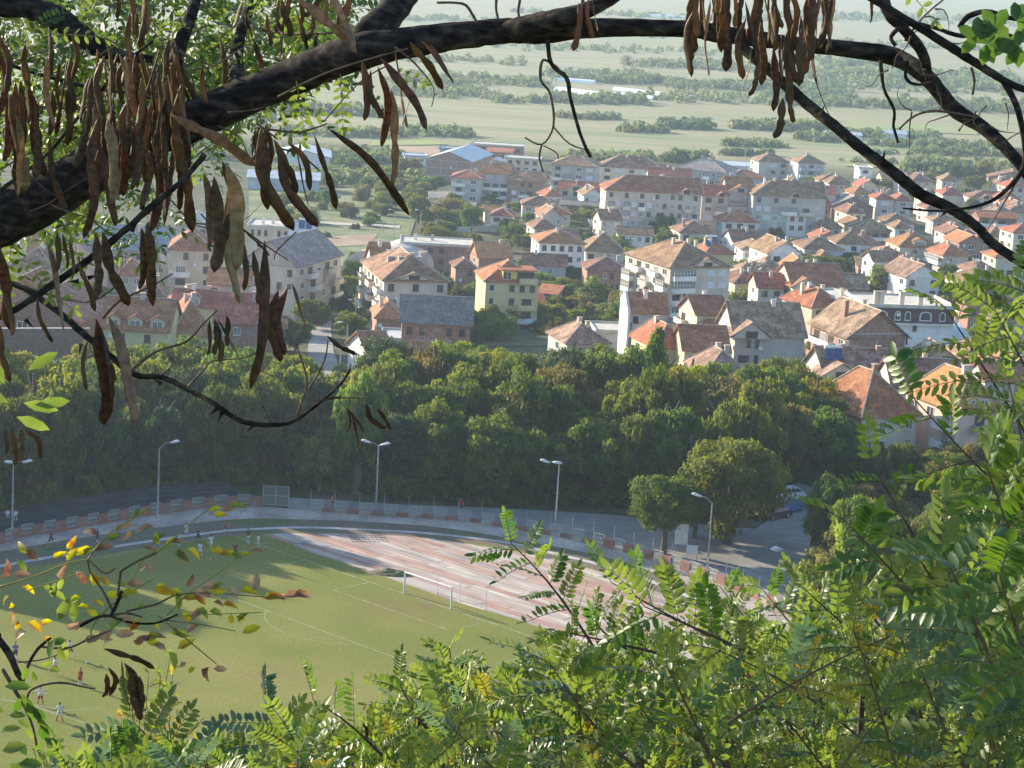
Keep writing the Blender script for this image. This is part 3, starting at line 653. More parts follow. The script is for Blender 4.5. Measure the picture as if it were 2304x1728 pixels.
# --- second row
H('red roofed row behind the ridge of the big apartment block',1462,1556,397,3.6,3,11,'gx',2.6,'grey','red',('....',),(),chim=2)
H('small white gabled house with two square windows left of the big block',1258,1360,428,2,-5,10,'gx',2.5,'cream','red',('nn.b','...'),(),chim=1,extra=frontgable(-.12,8,.8,2.0))
H('red roofs between the two big apartment blocks',1640,1720,400,3,3,11,'hip',2.4,'grey','red',('....',),(),chim=2)
def bigroof(o,w_,dp,H,rf,hf,wmn,r):
    frontgable(.34,5,.9,1.6)(o,w_,dp,H,rf,hf,wmn,r)
H('big five storey apartment block with long red roof and many white shutters',1365,1578,432,5.0,5,14,'hipl',4.2,'beige','red',('n.n.n.n.nn.n','gsgsbswnwnbw','gsgswnbbnnwb','gsswwbbnwwwn','..ss.wn.sn.d'),('ww',),chim=2,cat='apartment block',name='apartment_block',extra=bigroof)
H('attached four storey section at the right end of the big block',1580,1638,441,4.4,5,12,'gx',3.0,'beige','red',('nn','wg','sb','wb'),(),chim=1,cat='apartment block',name='apartment_block',extra=frontgable(.25,4,.6,1.4))
H('tall grey block section with dark loggia under its gable, left of the green band',1638,1694,431,5.0,5,13,'gx',4.2,'grey','red',('....','gg','gg','ss'),(),chim=1,cat='apartment block',name='apartment_block',extra=frontgable(0,8,.9,2.2))
def greenband(o,w_,dp,H,rf,hf,wmn,r):
    MB().box(-w_/2+.02,-w_*.02,-.02,0,H-8.6,H-5.8).build('painted_band',WM['green'],o)
    MB().box(-w_*.02+.05,w_*.25,-.024,0,H-12.5,H-5.8).build('painted_band',WM['white'],o)
    frontgable(.08,5,.7,1.3)(o,w_,dp,H,rf,hf,wmn,r)
H('long apartment block with a pale green painted band and white section',1696,1858,442,5.0,5,14,'hipl',4.2,'grey','brown',('n.n.n...','ss.ggbb.','wsw.nn.s','s.s.nn..','s.......'),(),chim=2,cat='apartment block',name='apartment_block',extra=greenband)
H('small roof wedged behind the right end of the green banded block',1836,1882,436,3.6,5,10,'gx',2.2,'grey','red',('.',),(),chim=0)
H('wide dark roofed house with a front gable over a white balcony',1872,1965,464,2.4,6,12,'gy',3.4,'darkbrick','grey',('.bbbb.','.n.n.'),(),chim=1)
H('grey three storey cube house with one white shuttered window',1972,2012,448,3.2,7,9,'hip',2.0,'grey','red',('s','w','w'),(),chim=1)
H('brown hip roofed annex joined right of the grey cube house',2015,2050,451,3,7,9,'hip',2.0,'grey','red',('w','w','.'),(),chim=0)
H('pale house with orange hip roof under the branch on the right',2122,2172,439,1.6,5,11,'hip',2.6,'beige','red',('..',),(),chim=1)
H('low white house with a small gable right of the orange hip roof',2184,2300,448,1.7,4,12,'hip',2.4,'white','brown',('.w..w',),(),chim=1,extra=frontgable(-.2,5,.6,1.4))
H('dark three storey house with open terraces at the right edge',2204,2288,490,3,3,11,'gx',1.6,'darkbrick','red',('bbb.','b.bb','....'),(),chim=0)
H('small house with pale roof below the long branch knot',2100,2158,498,1.6,6,9,'hip',1.9,'grey','brown',('ww',),(),chim=1)
H('brown hip roofed house with white washing below it, under the branch',2130,2192,524,1.8,8,11,'hip',2.4,'grey','brown',('s.',),(),chim=1)
H('brown hip roof left of the long branch, behind the small white house',1992,2058,502,1.8,8,11,'hip',2.5,'grey','brown',('w.',),(),chim=0)
H('small white house with pale edged gable roof by the satellite dish',2014,2048,514,1.8,10,8,'hip',2.0,'white','brown',('n',),('w',),chim=0)
# --- third row
H('small white hip roofed house with balcony at the left end of the terraces',1105,1152,485,1.8,-4,9,'hip',1.9,'white','red',('bbb','...'),(),chim=1)
H('brown hip roofed house behind the beige house with twin windows',1176,1255,462,1.8,2,10,'hip',2.4,'cream','brown',('w..',),(),chim=1)
H('beige house with bright red hip roof and white framed twin windows',1211,1283,480,2.2,3,10,'hip',2.4,'yellow','red',('d.ww','....'),(),chim=1)
H('long low grey house with dark wall left of the big block base',1262,1350,462,1.6,-3,8,'gx',1.0,'darkbrick','grey',('w.w.w',),(),chim=0)
H('flat roofed house with pale terrace slabs before the big block',1332,1418,510,1.2,2,10,'flat',0,'darkbrick','slab',('....',),(),chim=1)
H('small white two storey house with a long cream balcony',1392,1468,527,2.0,2,8,'gx',1.8,'white','brown',('nwwn','bbbb'),(),chim=0)
H('brown hip roofed house with bright ridge in front of the attached section',1531,1607,524,1.9,12,11,'hip',3.0,'grey','brown',('n.s','s.s'),('w',),chim=1)
H('white house with long red roof in front of the grey loggia section',1626,1706,499,2.2,10,10,'hip',3.2,'white','red',('nnb','...'),('w',),chim=2)
H('brown hip roofed house left of the small orange shed roof',1828,1894,512,1.8,8,11,'hip',3.6,'grey','brown',('.ww',),('w',),chim=1)
H('bright orange lean to roof on a dark shed',1772,1824,516,1.1,-10,7,'shed',1.3,'darkbrick','orange',('..',),(),chim=0,cat='shed',name='shed')
H('small pale gabled house with three narrow panes between brown hips',1905,1948,506,2,12,8,'gy',2.0,'beige','brown',('w',),(),chim=1)
H('square house with orange lit hip edge and a long white balcony',1938,2004,519,2.1,10,11,'hip',3.0,'brick','brown',('bbb','...'),('w',),chim=1)
H('white gable end house with brown roof behind the leafy garden tree',1650,1712,544,1.5,14,10,'gx',3.0,'white','brown',('..',),('w.',),chim=2)
H('large hip roofed house with gleaming white hip lines',1810,1898,560,1.8,10,12,'hip',2.9,'blue','brown',('w.w.',),('ww',),chim=1)
H('long brown roofed white house behind the leafy dark tree',1884,1960,549,1.9,6,11,'hip',3.2,'white','brown',('.n.','.w.'),(),chim=1)
H('broad hip roofed house with a grey dormer and orange lit left slope',2024,2116,556,2,10,13,'hip',3.8,'cream','red',('.w..',),('ww',),chim=1,extra=dormers(1,True,'w'))
H('orange roofed brick house with white framed windows at the right',2158,2214,546,2.4,14,11,'gy',2.4,'brick','orange',('w','ww','bb'),('w.w',),chim=1)
H('tall cream house lit by the sun at the right photo edge',2280,2345,524,3,14,10,'hip',2.2,'cream','red',('ww','ww'),('ww','ww'),chim=1)
H('low hip roofed house left of the house with glazed corner porch',1970,2043,577,1.2,12,11,'hip',2.3,'grey','red',('..',),('w',),chim=0)
H('hip roofed house with a sunlit corner porch and small white window',2122,2180,575,1.8,16,11,'hip',3.0,'grey','red',('w.','..'),('gg','w.'),chim=1)
H('white walled house with striped balconies behind the branch at right',2240,2310,580,2.4,12,10,'hip',2.2,'cream','red',('.w','bb'),('ww',),chim=0)
H('small roofs with two chimneys behind the beige hip roofed house',2186,2250,612,1.6,14,10,'hip',2.5,'grey','brown',('w.',),('w',),chim=2)
# --- centre
H('pale ruin wall with flat top behind the garden trees',980,1052,462,1.8,-16,7,'flat',0,'beige','slab',(),(),chim=0,cat='ruin',name='ruined_building')
H('low house with orange roof left behind the small white hip house',1092,1122,476,1.3,5,8,'gx',1.6,'cream','orange',('.',),(),chim=0)
H('white four storey house with stacked red roofs and a dark attic band',1214,1316,547,3.4,9,13,'hip',2.8,'white','red',('nnnnn','..wnw','..wb','..n.'),('ww',),chim=1,extra=None)
H('wide brown hip roofed house attached right of the white stacked house',1318,1404,566,2.1,4,13,'hip',4.4,'peach','brown',('b.ww','...'),(),chim=1)
H('low pale blue house with a long straight brown roof',1182,1273,597,1.9,2,9,'gx',2.4,'blue','brown',('..w.','....'),(),chim=1)
H('two storey house with brick left bay and white window band',1322,1418,608,2.2,6,11,'hip',2.6,'brick','brown',('..wn.w','..nnnn'),('..',),chim=1)
H('sunlit brick house with triangular orange roof behind the yellow block',1078,1150,580,2.2,14,10,'gx',3.4,'brick','orange',('..',),('w',),chim=1)
H('brown roofed small house between the grey block and the yellow block',1026,1070,602,2,10,8,'hip',1.8,'brick','brown',('.n','.n'),(),chim=0)
H('long flat roofed brick hall behind the clustered chimneys',905,1058,552,2.4,2,12,'flat',0,'brick','slab',('..nn..',),(),chim=2,cat='building',name='brick_hall')
H('arched pale tunnel roofed sports hall beside the road',770,915,606,.5,-18,34,'arch',5.0,'white','slab',(),(),chim=0,cat='sports hall',name='sports_hall',ridge=False,ov=0)
def gray1(o,w_,dp,H,rf,hf,wmn,r):
    for k in range(5):
        x=r.uniform(-w_*.3,w_*.3); y=dp*r.uniform(.25,.5); z=hf(x,y)
        c=MB().box(x-.7,x+.7,y-.4,y+.4,z-.4,H+3.2+r.random()).build('chimney',WM['concrete'],rf)
        MB().box(x-.85,x+.85,y-.55,y+.55,H+4.3,H+4.45).build('chimney_cap',M_mortar,c)
    frontgable(-.03,9,.15,1.7)(o,w_,dp,H,rf,hf,wmn,r)
H('grey beige apartment block with many chimneys and white roller shutters',866,1006,632,3.9,14,24,'hip',4.2,'beige','brown',('n.n.n','bssg','bssw','bssw'),('bwbwb',),chim=0,cat='apartment block',name='apartment_block',extra=gray1)
H('red roofed wing joined behind the left side of the many chimneyed block',842,880,606,4.0,10,16,'gx',4.5,'cream','red',('n','w'),('bwb',),chim=1,cat='apartment block',name='apartment_block',extra=dormers(1,False,'w'))
def yel(o,w_,dp,H,rf,hf,wmn,r):
    MB().box(-w_*.18,w_*.40,.3,6,H-.1,H+2.3).build('attic_storey',mat('bright_yellow_plaster',(0.66,0.52,0.05),(0.7,0.56,0.08),1,.9),rf)
    MB().box(-w_*.24,w_*.46,-.5,6.6,H+2.3,H+2.55).build('attic_roof',RM['red'],rf)
    MB().box(w_*.12,w_*.46,-1.3,.2,H-.3,H+.8).build('balcony',wmn,o)
    put_window(rf,'d',3.6,1.9,Vector((w_*.25,.29,H+.15)),0); put_window(rf,'w',1.8,1.6,Vector((-w_*.1,.29,H+.4)),0)
H('bright yellow four storey block with red mansard roof',1094,1212,634,3.5,10,13,'hip',3.6,'yellow','red',('w.nnn','w.nbb','w.nbb','w..bb'),('....',),chim=0,cat='apartment block',name='apartment_block',extra=yel)
H('small orange roofed garden shed right of the yellow block',1210,1252,660,1,-14,6,'shed',1.3,'brick','orange',('.',),(),chim=0,cat='shed',name='shed')
H('tiny red roofed lean to below the orange garden shed',1203,1224,684,1,8,5,'shed',1.6,'brick','red',('.',),(),chim=0,cat='shed',name='shed')
def beige1(o,w_,dp,H,rf,hf,wmn,r):
    frontgable(.12,8.5,.15,2.2)(o,w_,dp,H,rf,hf,wmn,r)
    for k in range(4):
        x=r.uniform(-w_*.35,w_*.2); y=dp*r.uniform(.3,.7)
        c=MB().box(x-.35,x+.35,y-.3,y+.3,H,H+5.2).build('chimney',WM['cream'],rf); MB().box(x-.45,x+.45,y-.4,y+.4,H+5.202,H+5.3).build('chimney_cap',M_mortar,c)
H('large beige apartment block with brown hip roof and glazed corner balconies',1508,1645,601,4.6,26,22,'hip',4.6,'beige','brown',('gg.ss','gg.ss','bb.ss','bg.nw','gg...'),('wbwbw','gwbwg'),chim=0,cat='apartment block',name='apartment_block',extra=beige1)
H('red roofed house with blue water tanks behind the beige block',1588,1652,571,2.4,14,11,'hip',3.0,'yellow','red',('..',),(),chim=3,extra=solar(-.3,2))
def tower(o,w_,dp,H,rf,hf,wmn,r):
    MB().add([(-w_/2-.7,-.6,-2),(-w_/2-.2,-.6,-2),(-w_/2-.2,dp,-2),(-w_/2-.7,dp,-2),(-w_/2-.7,-.6,H),(-w_/2-.2,-.6,H),(-w_/2-.2,dp,H+1.6),(-w_/2-.7,dp,H+1.6),(-w_/2-.7,dp*.5,H+3.6),(-w_/2-.2,dp*.5,H+3.6)],[(0,3,7,8,4),(1,5,9,6,2),(4,8,9,5),(8,7,6,9),(0,4,5,1),(2,6,7,3)]).build('firewall',WM['white'],o)
H('narrow grey tower house with tall sunlit white firewall and red roof',1420,1500,704,3.1,10,7,'gx',3.4,'grey','red',('b.n.','b.n.','b...'),(),('b','b'),2,extra=tower,name='tower_house')
H('flat pale roofed annex between the tower house and the brick chimney hip',1345,1412,748,1.1,6,9,'flat',0,'white','slab',('..',),(),chim=0,cat='annex',name='annex')
H('small hip roofed house with two dark brick chimneys behind the wood',1276,1370,772,1.2,18,11,'hip',3.0,'grey','old',('w.',),('w',),chim=2)
H('red roofed house with sunlit cream gable below the beige block',1568,1640,709,2.2,18,10,'gx',3.4,'cream','red',('.w','.w'),('b.','b.'),chim=1)
H('small red hip roofed annex with cream porch in front of the cream gable house',1580,1628,728,1.6,18,8,'hip',2.0,'grey','red',('..',),('b',),chim=1)
H('brick red roofed house with dark loggia between garden trees',1706,1764,648,2.6,8,10,'gx',3.0,'beige','red',('nn','bb','..'),('w',),chim=1)
H('long three storey building with deep red roof and sunlit white gable',1784,1905,645,3.0,12,15,'gx',4.6,'cream','red',('b.....','bb....'),('.w.','w.w','w.w'),chim=2,extra=frontgable(-.28,7,.9,2.2))
H('rough brick roofed extension at the right end of the long red building',1908,1952,650,2.4,8,10,'gx',3.0,'brick','old',('..',),(),chim=0)
H('white house with gable balcony and arched dark openings',1728,1806,571,2.8,16,14,'gy',3.4,'white','brown',('dd','bbb','.n'),('.w.w','w..w'),chim=2)
H('small pale brown roofs with chimneys in front of the white balcony house',1712,1762,608,1.4,16,9,'hip',2.6,'cream','old',('..',),('w',),chim=2)
H('low hip roofed cottage in front of the gleaming white hip lines',1842,1880,582,1.1,14,8,'hip',1.8,'white','brown',('..',),('w',),chim=0,name='cottage')
H('small roofed cottage between the leafy tree and the dark garden',1932,1962,598,1,0,7,'shed',1.6,'brick','brown',('.',),(),chim=0,name='cottage')
H('white gabled house with three brown framed windows and sunlit side',2038,2116,624,2.5,20,13,'gy',3.4,'white','old',('n.n','..n'),('w.w','w.w'),chim=2)
H('beige hip roofed house with tall chimney and two turquoise windows',2172,2268,640,1.6,18,12,'hip',3.6,'cream','brown',('w.w','...'),('ww',),chim=1)
# --- right foreground
H('peach walled house with deep red roof and two dark balconies',1826,1900,690,2.8,26,12,'hip',3.4,'peach','red',('dd','dd','..'),('b.','b.'),chim=3)
def maroon(o,w_,dp,H,rf,hf,wmn,r):
    MB().box(-w_/2-.05,w_/2,-.25,0,H-3.2,H-.15).build('maroon_storey',WM['maroon'],o)
    MB().box(-w_/2,w_/2,-.6,-.252,H-3.65,H-3.3).build('cornice',WM['white'],o)
    for fx,k in ((-.36,2.2),(-.17,1.1),(-.05,1.1),(.16,2.2),(.36,1.1)): put_window(o,'a',k,1.7,Vector((fx*w_,-.26,H-2.6)),0)
    for k,fx in enumerate((-.4,-.34,-.1,.12)):
        c=MB().box(fx*w_-.5,fx*w_+.5,1.5,2.3,H,H+2.8).build('chimney',WM['cream'],rf); MB().box(fx*w_-.6,fx*w_+.6,1.4,2.4,H+2.802,H+2.95).build('chimney_cap',M_mortar,c)
H('long white building with a maroon top storey and white arched windows',1956,2150,692,3.4,10,14,'flat',0,'white','slab',('..........','..n..n....','n.n.n.....'),(),chim=0,cat='building',name='arched_window_building',extra=maroon)
def cream1(o,w_,dp,H,rf,hf,wmn,r):
    put_window(o,'n',2.6,2.4,Vector((0,-.02,H-3.0)),0)
H('sunlit white bay with a large timber framed window left of the maroon storey',1902,1954,676,3.4,32,12,'flat',0,'white','slab',('...',),('..',),chim=1,cat='building',name='white_building',extra=cream1)
H('unfinished brick gable house with concrete ring beam and sunlit orange roof',1906,2042,760,2.6,20,15,'gy',5.2,'brick','old',(),('bbw','bbw'),chim=2,frame=True,ov=.8)
H('gable house with solar panels on its front balcony, above the near wood',1858,1950,848,1.9,16,10,'gx',4.2,'cream','old',('bbbb','....'),('w','w'),chim=2,extra=lambda *a:(frontgable(-.2,8.5,1.4,2.6)(*a),solar(-.3,2)(*a)))
H('row of low pink walled sheds right of the solar panel balcony',1952,2008,850,1.8,10,10,'gx',4.0,'peach','old',('...',),(),chim=1)
H('long grey brown roof with four cream chimneys along its ridge',2010,2162,874,2.0,4,12,'gx',3.8,'beige','brown',('n....w.',),(),chim=4)
H('near red tiled roof house with bright cream hip line at the wood edge',1935,2070,936,2.4,28,13,'hip',5.6,'cream','red',('ww.w',),('gwg','wgw'),chim=1)
H('orange tiled skirt roof in front of the near red tiled house',1918,2050,962,1.2,28,4,'shed',1.2,'cream','orange',('www',),('ww',),chim=0,cat='porch',name='porch')
H('house with broad orange lit roof and dormer half hidden by leaves',2150,2262,925,3.0,22,14,'hip',4.8,'peach','orange',('.b.','.bb','bbb'),('wwb','w.b'),chim=2,extra=dormers(1,True,'w'))
H('brown hip roofed house behind the leaf fronds at the right',2168,2250,812,1.4,12,11,'hip',3.0,'brick','old',('w.',),('w',),chim=2)
H('red roofed house at the right edge behind the leaf fronds',2225,2330,830,1.6,12,11,'hip',3.0,'brick','red',('w.w',),('w',),chim=2)
H('white roofed low hall behind the leaf fronds, right of the arched windows',2064,2182,760,1.2,4,12,'shed',1.5,'white','metal',('nw...',),(),chim=0,cat='hall',name='low_hall')
# --- wood edge centre
H('yellow walled house with long bright red roof behind the conifer',1540,1640,790,2.0,6,12,'gx',3.6,'yellow','red',('wnn.','....'),(),chim=0)
H('orange lit hip end house left of the conifer',1478,1545,782,1.8,20,12,'hip',3.8,'yellow','orange',('..',),('ww',),chim=1)
H('large old house with mossy weathered roof and blank pale wall',1654,1812,757,2.8,10,13,'gx',5.2,'grey','old',('.nn.....','bbn.....','bnn.....'),('.w.','w.w'),chim=1,extra=frontgable(-.30,7.5,1.5,2.8))
H('dark hip roofed house poking out of the wood below the yellow walled house',1590,1684,843,1.6,14,11,'hip',3.4,'darkbrick','old',('..s',),('..',),chim=2)
H('new orange hip corner roof joined to a long grey roof',848,903,716,1.8,8,10,'hip',2.8,'brick','orange',('..',),('..',),chim=1)
H('long plain grey roofed brick building below the many chimneyed block',905,1058,728,2.9,3,11,'gx',4.0,'brick','grey',('nn.nn','.n.nd.','.....'),(),chim=0,cat='building',name='long_building')
H('low brick building with flat pale roof terrace in front of the grey roof',865,985,768,1.6,3,9,'flat',0,'brick','metal',('....',),(),chim=0,cat='building',name='low_building')
H('red tiled low roof at the wood edge beside the road end',830,882,796,1.3,24,10,'gx',3.0,'white','red',('..',),('w',),chim=0,cat='annex',name='annex')
H('brick gable under the low flat terrace, behind the first tree crowns',930,1010,802,1.4,4,7,'gx',2.0,'brick','red',('n..',),(),chim=0,cat='annex',name='annex')
# --- left town behind the pods
H('long grey apartment row with a pale blue grey roof behind the pods',205,378,562,3.6,2,14,'gx',4.6,'grey','blue',('wgwgbws','wgwwbww','w.ww.ww','.......'),(),chim=1,cat='apartment block',name='apartment_block')
H('pinkish building with grey gable roof at the left behind the thick limb',118,205,570,3.4,-6,13,'gy',3.8,'peach','grey',('n.n','w.w','w.w'),(),chim=1,cat='apartment block',name='apartment_block')
H('pale yellow hip roofed house under the thick limb',28,118,600,3.0,-6,12,'hip',3.4,'yellow','brown',('..n','w.n','..w'),(),('w','w'),1)
H('brown gable roof behind the pale yellow house',60,118,545,3.8,-5,12,'gy',3.4,'brick','grey',('...',),(),chim=0)
H('beige apartment block with four stacked loggias behind the pods',384,476,562,4.2,6,13,'hip',3.8,'cream','red',('.n.n','bb.n','bb.w','bb.w','bb.n'),('w.',),chim=1,cat='apartment block',name='apartment_block')
H('wide beige gabled block with grey roof between hanging pods',546,668,594,4.0,-20,22,'gy',5.0,'beige','grey',('n...n','gg.nw','..nw.','.....'),(),('wbwbw','wbwb'),0,cat='apartment block',name='apartment_block')
H('cream block with roof terrace behind the wide beige gable',560,652,512,4.4,0,12,'flat',0,'cream','slab',('nnn.nn','.nn..n','......'),(),chim=2,cat='apartment block',name='apartment_block')
H('white and pink block with bluish roof and blue roof panels',654,704,533,5.2,2,12,'gx',2.8,'white','metal',('gw','db','bw','bb','sb'),(),chim=1,cat='apartment block',name='apartment_block',extra=solar(-.05,2,True))
H('low pale building behind the long grey row at the left',396,470,508,4.0,0,11,'gy',2.6,'beige','slab',('.nn',),(),chim=0,cat='apartment block',name='apartment_block')
H('brown brick gable house in the lower left behind branches',-30,180,716,1.9,-10,18,'gy',4.2,'darkbrick','brown',('.w..',),(),chim=0)
H('brick house with white balconies left of the lower gable house',-20,112,664,2.6,-5,12,'gy',3.4,'brick','red',('..bn','..bb'),(),chim=0)
H('yellow house with three gabled dormers behind hanging pods',228,378,742,1.9,-2,12,'gx',4.6,'yellow','red',('.n.n.','..n.n'),(),chim=1,extra=dormers(3,False,'w'))
H('steep red roofed building with bright orange hip right of the dormers',392,478,756,1.4,18,12,'hip',5.8,'yellow','red',('....',),('....',),chim=2)
H('red tiled house with dormer and chimneys above the dormered yellow house',390,480,690,1.8,2,10,'gx',2.6,'yellow','red',('....',),(),chim=2,extra=dormers(1,False,'w'))
H('cluttered red roofs with white eaves right of the steep red roof',486,612,728,2.2,4,15,'gx',4.2,'brick','red',('ww.w','....'),(),chim=3)
H('pink walled house behind the cluttered red roofs',470,560,640,3.2,4,12,'gx',2.4,'peach','red',('b.w.','b.w.','....'),(),chim=1)
H('brick annex at the lower right of the cluttered red roofs',600,640,738,1.6,4,8,'gx',1.6,'brick','brown',('w',),(),chim=0,cat='annex',name='annex')
# small houses filling the crowded quarters
_fill=random.Random(21); _nf=0
def filler(x0,x1,y0,y1,n,zone):
    global _nf
    k=0
    for t in range(n*14):
        if k>=n: break
        x=_fill.uniform(x0,x1); y=_fill.uniform(y0,y1); wpx=_fill.uniform(34,58)*(0.75+.5*(y-380)/250); fl=_fill.choice([1.5,1.8,2.2,2.6]); g=gnd(x,y,fl*2.8); W_=wpx/FPX*g.y
        if any(abs(g.x-hx)<(W_+hw)/2+1.5 and -11.5<g.y-hy<hd+2.5 for hx,hy,hw,hd,_ in HOUSES): continue
        nb=min(HOUSES,key=lambda q:abs(q[0]-g.x)+abs(q[1]-g.y)); s=('left of' if g.x<nb[0]-nb[2]*.6 else 'right of' if g.x>nb[0]+nb[2]*.6 else ('behind' if g.y>nb[1] else 'in front of'))
        rfk=_fill.choice(['brown','brown','red','old']); wl=_fill.choice(['cream','white','beige','grey','brick'])
        short=' '.join(nb[4]['label'].split()[:7])
        house(f'{wl} {({"brown":"brown","red":"red","old":"faded"}[rfk])} roofed house {s} {short}',x-wpx/2,x+wpx/2,y,fl,_fill.uniform(2,18),_fill.uniform(8,11),_fill.choice(['hip','hip','gx','gy']),_fill.uniform(2,3),wl,rfk,(_fill.choice(['w.w','ww','nn','w.s']),_fill.choice(['ww','bb','n.'])),('w.',),chim=_fill.choice([1,1,2])); k+=1
filler(1860,2310,400,600,24,''); filler(1190,1560,440,560,6,''); filler(1640,1860,450,640,7,''); filler(2000,2300,640,860,7,''); filler(230,640,560,700,5,''); filler(1560,1900,380,420,4,'')
# fences and walls in town
def gwall(label,x0,x1,y,h,m,d=.3):
    a,b=G(x0,y),G(x1,y+ (x1-x0)*.02); 
    o=thing('garden_wall',label,'wall',a); v=b-a; L_=v.length; o.rotation_euler=(0,0,math.atan2(v.y,v.x))
    MB().box(0,L_,0,d,-1.5,h).build('wall_face',m,o); MB().box(-.05,L_+.05,-.06,d+.06,h+.002,h+.12).build('coping',WM['concrete'],o)
gwall('long pale blue boundary wall in the green gardens',960,1055,526,1.9,WM['blue'])
gwall('bright white wall above the parked cars at the far left gardens',964,1026,445,2.2,WM['white'])
gwall('beige wall right of the small white hip roofed house',1050,1160,520,2.0,WM['beige'])
gwall('low white wall along the garden below the long cream balcony',1360,1440,579,1.1,WM['concrete'])
gwall('low brick boundary wall at the scrap yard behind the pods',872,935,452,2.2,WM['brick'])
gwall('stone retaining wall below the brown gable at the lower left',-20,200,800,4.5,WM['darkbrick'],.6)
# ---------------- trees ----------------
def leafmat(n,c1,c2,tr=0.35,rand=0.6,c3=None): return mat('foliage_'+n,c1,c2,2.6,0.7,0,4,transl=tr,rand=rand,c3=c3,spec=0.25,ramp=(0.4,0.6))
LM={'green':leafmat('green',(0.055,0.095,0.022),(0.14,0.18,0.030),0.45),
'yellow':leafmat('yellow_green',(0.10,0.14,0.020),(0.25,0.24,0.035),0.48),
'dark':leafmat('dark',(0.03,0.06,0.028),(0.075,0.105,0.036),0.32),
'olive':leafmat('olive',(0.085,0.10,0.028),(0.20,0.18,0.05),0.42),
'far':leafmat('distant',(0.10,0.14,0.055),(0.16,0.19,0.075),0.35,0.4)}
M_bark=mat('bark',(0.09,0.07,0.05),(0.17,0.14,0.10),4,0.95,0.5,6,stretch=(1,1,.3))
def crown_mesh(name,seed,n,size,kind,m):
    g=np.random.default_rng(seed)
    if kind=='broad':
        k=46; c=g.normal(0,1,(k,3)); c/=np.linalg.norm(c,axis=1)[:,None]; c*=g.uniform(.35,.88,(k,1)); c[:,2]=c[:,2]*.62+.66; c[:,2]=np.clip(c[:,2],.18,1.2); r=g.uniform(.13,.29,k)
    elif kind=='round':
        k=60; c=g.normal(0,1,(k,3)); c/=np.linalg.norm(c,axis=1)[:,None]; c*=g.uniform(.55,.8,(k,1)); c[:,2]=c[:,2]*.62+.62; r=g.uniform(.13,.24,k)
    elif kind=='column':
        k=16; z=np.linspace(.06,1.9,k); c=np.stack([g.normal(0,.02,k),g.normal(0,.02,k),z],1); r=.17*np.sin(np.clip((z+.25)/2.3*math.pi,0.2,3))**.6*g.uniform(.85,1.15,k)
    elif kind=='cone':
        k=40; z=g.uniform(.1,1.9,k); a=g.uniform(0,6.28,k); q=(1-z/2.05)*.62*g.uniform(.4,1,k); c=np.stack([np.cos(a)*q,np.sin(a)*q,z],1); r=(.12+.22*(1-z/2))*g.uniform(.8,1.2,k)
    else:
        k=12; c=g.normal(0,1,(k,3)); c/=np.linalg.norm(c,axis=1)[:,None]; c*=g.uniform(.2,.7,(k,1)); c[:,2]=np.abs(c[:,2])*.6+.2; r=g.uniform(.22,.42,k)
    p=r**2/np.sum(r**2); idx=g.choice(k,n,p=p)
    d=g.normal(0,1,(n,3)); d[:,2]+=.25; d/=np.linalg.norm(d,axis=1)[:,None]
    rr=r[idx][:,None]*(0.5+0.62*g.random((n,1))**.8)*(1+.12*np.sin(9*d[:,:1]+seed)*np.cos(8*d[:,1:2]))
    pos=c[idx]+d*rr*(np.array([1.15,1.15,.62]) if kind in('broad','round') else 1)
    nr=d+g.normal(0,.55,(n,3)); nr/=np.linalg.norm(nr,axis=1)[:,None]
    a=np.cross(nr,g.normal(0,1,(n,3))); a/=np.linalg.norm(a,axis=1)[:,None]; b=np.cross(nr,a)
    s=size*g.uniform(.5,1.25,(n,1)); bend=nr*s*.25
    V=np.stack([pos-a*s, pos-b*s*.55+bend, pos+a*s, pos+b*s*.55+bend],1).reshape(-1,3)
    me=bpy.data.meshes.new(name); me.vertices.add(4*n); me.vertices.foreach_set('co',V.ravel())
    me.loops.add(4*n); me.loops.foreach_set('vertex_index',np.arange(4*n,dtype=np.int32)); me.polygons.add(n)
    me.polygons.foreach_set('loop_start',np.arange(0,4*n,4,dtype=np.int32)); me.materials.append(m); me.update(calc_edges=True); me.validate()
    return me
CR={}
for mk in ('green','yellow','dark','olive'):
    CR['broad',mk]=[crown_mesh('crown',s,8500,.050,'broad',LM[mk]) for s in ((1,2,3) if mk=='green' else (4,5))]
CR['round','green']=[crown_mesh('crown',11,15000,.034,'round',LM['green'])]
CR['column','dark']=[crown_mesh('crown',12,6000,.028,'column',LM['dark'])]
CR['cone','green']=[crown_mesh('crown',13,12000,.035,'cone',LM['green'])]
CR['bush','green']=[crown_mesh('foliage',14,3000,.075,'bush',LM['green']),crown_mesh('foliage',15,3000,.075,'bush',LM['green'])]
CR['bush','olive']=[crown_mesh('foliage',16,3000,.075,'bush',LM['olive'])]
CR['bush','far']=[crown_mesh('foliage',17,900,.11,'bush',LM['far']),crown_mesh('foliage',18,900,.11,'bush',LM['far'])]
def trunk_mesh(seed,h=1.0):
    r=random.Random(seed); mb=MB(); mb.tube([(0,0,-.05),(.01,0,.3),(.0,.02,.62),(.02,.01,1.05)],[.045,.034,.026,.012],7)
    for i in range(6):
        a=i*1.05+r.random(); z=.3+.09*i; L_=r.uniform(.16,.26)
        mb.tube([(0,0,z),(math.cos(a)*L_*.5,math.sin(a)*L_*.5,z+.16),(math.cos(a)*L_,math.sin(a)*L_,z+.3)],[.012,.008,.004],5)
    return mb.mesh('trunk',M_bark)
TR=[trunk_mesh(1),trunk_mesh(2)]
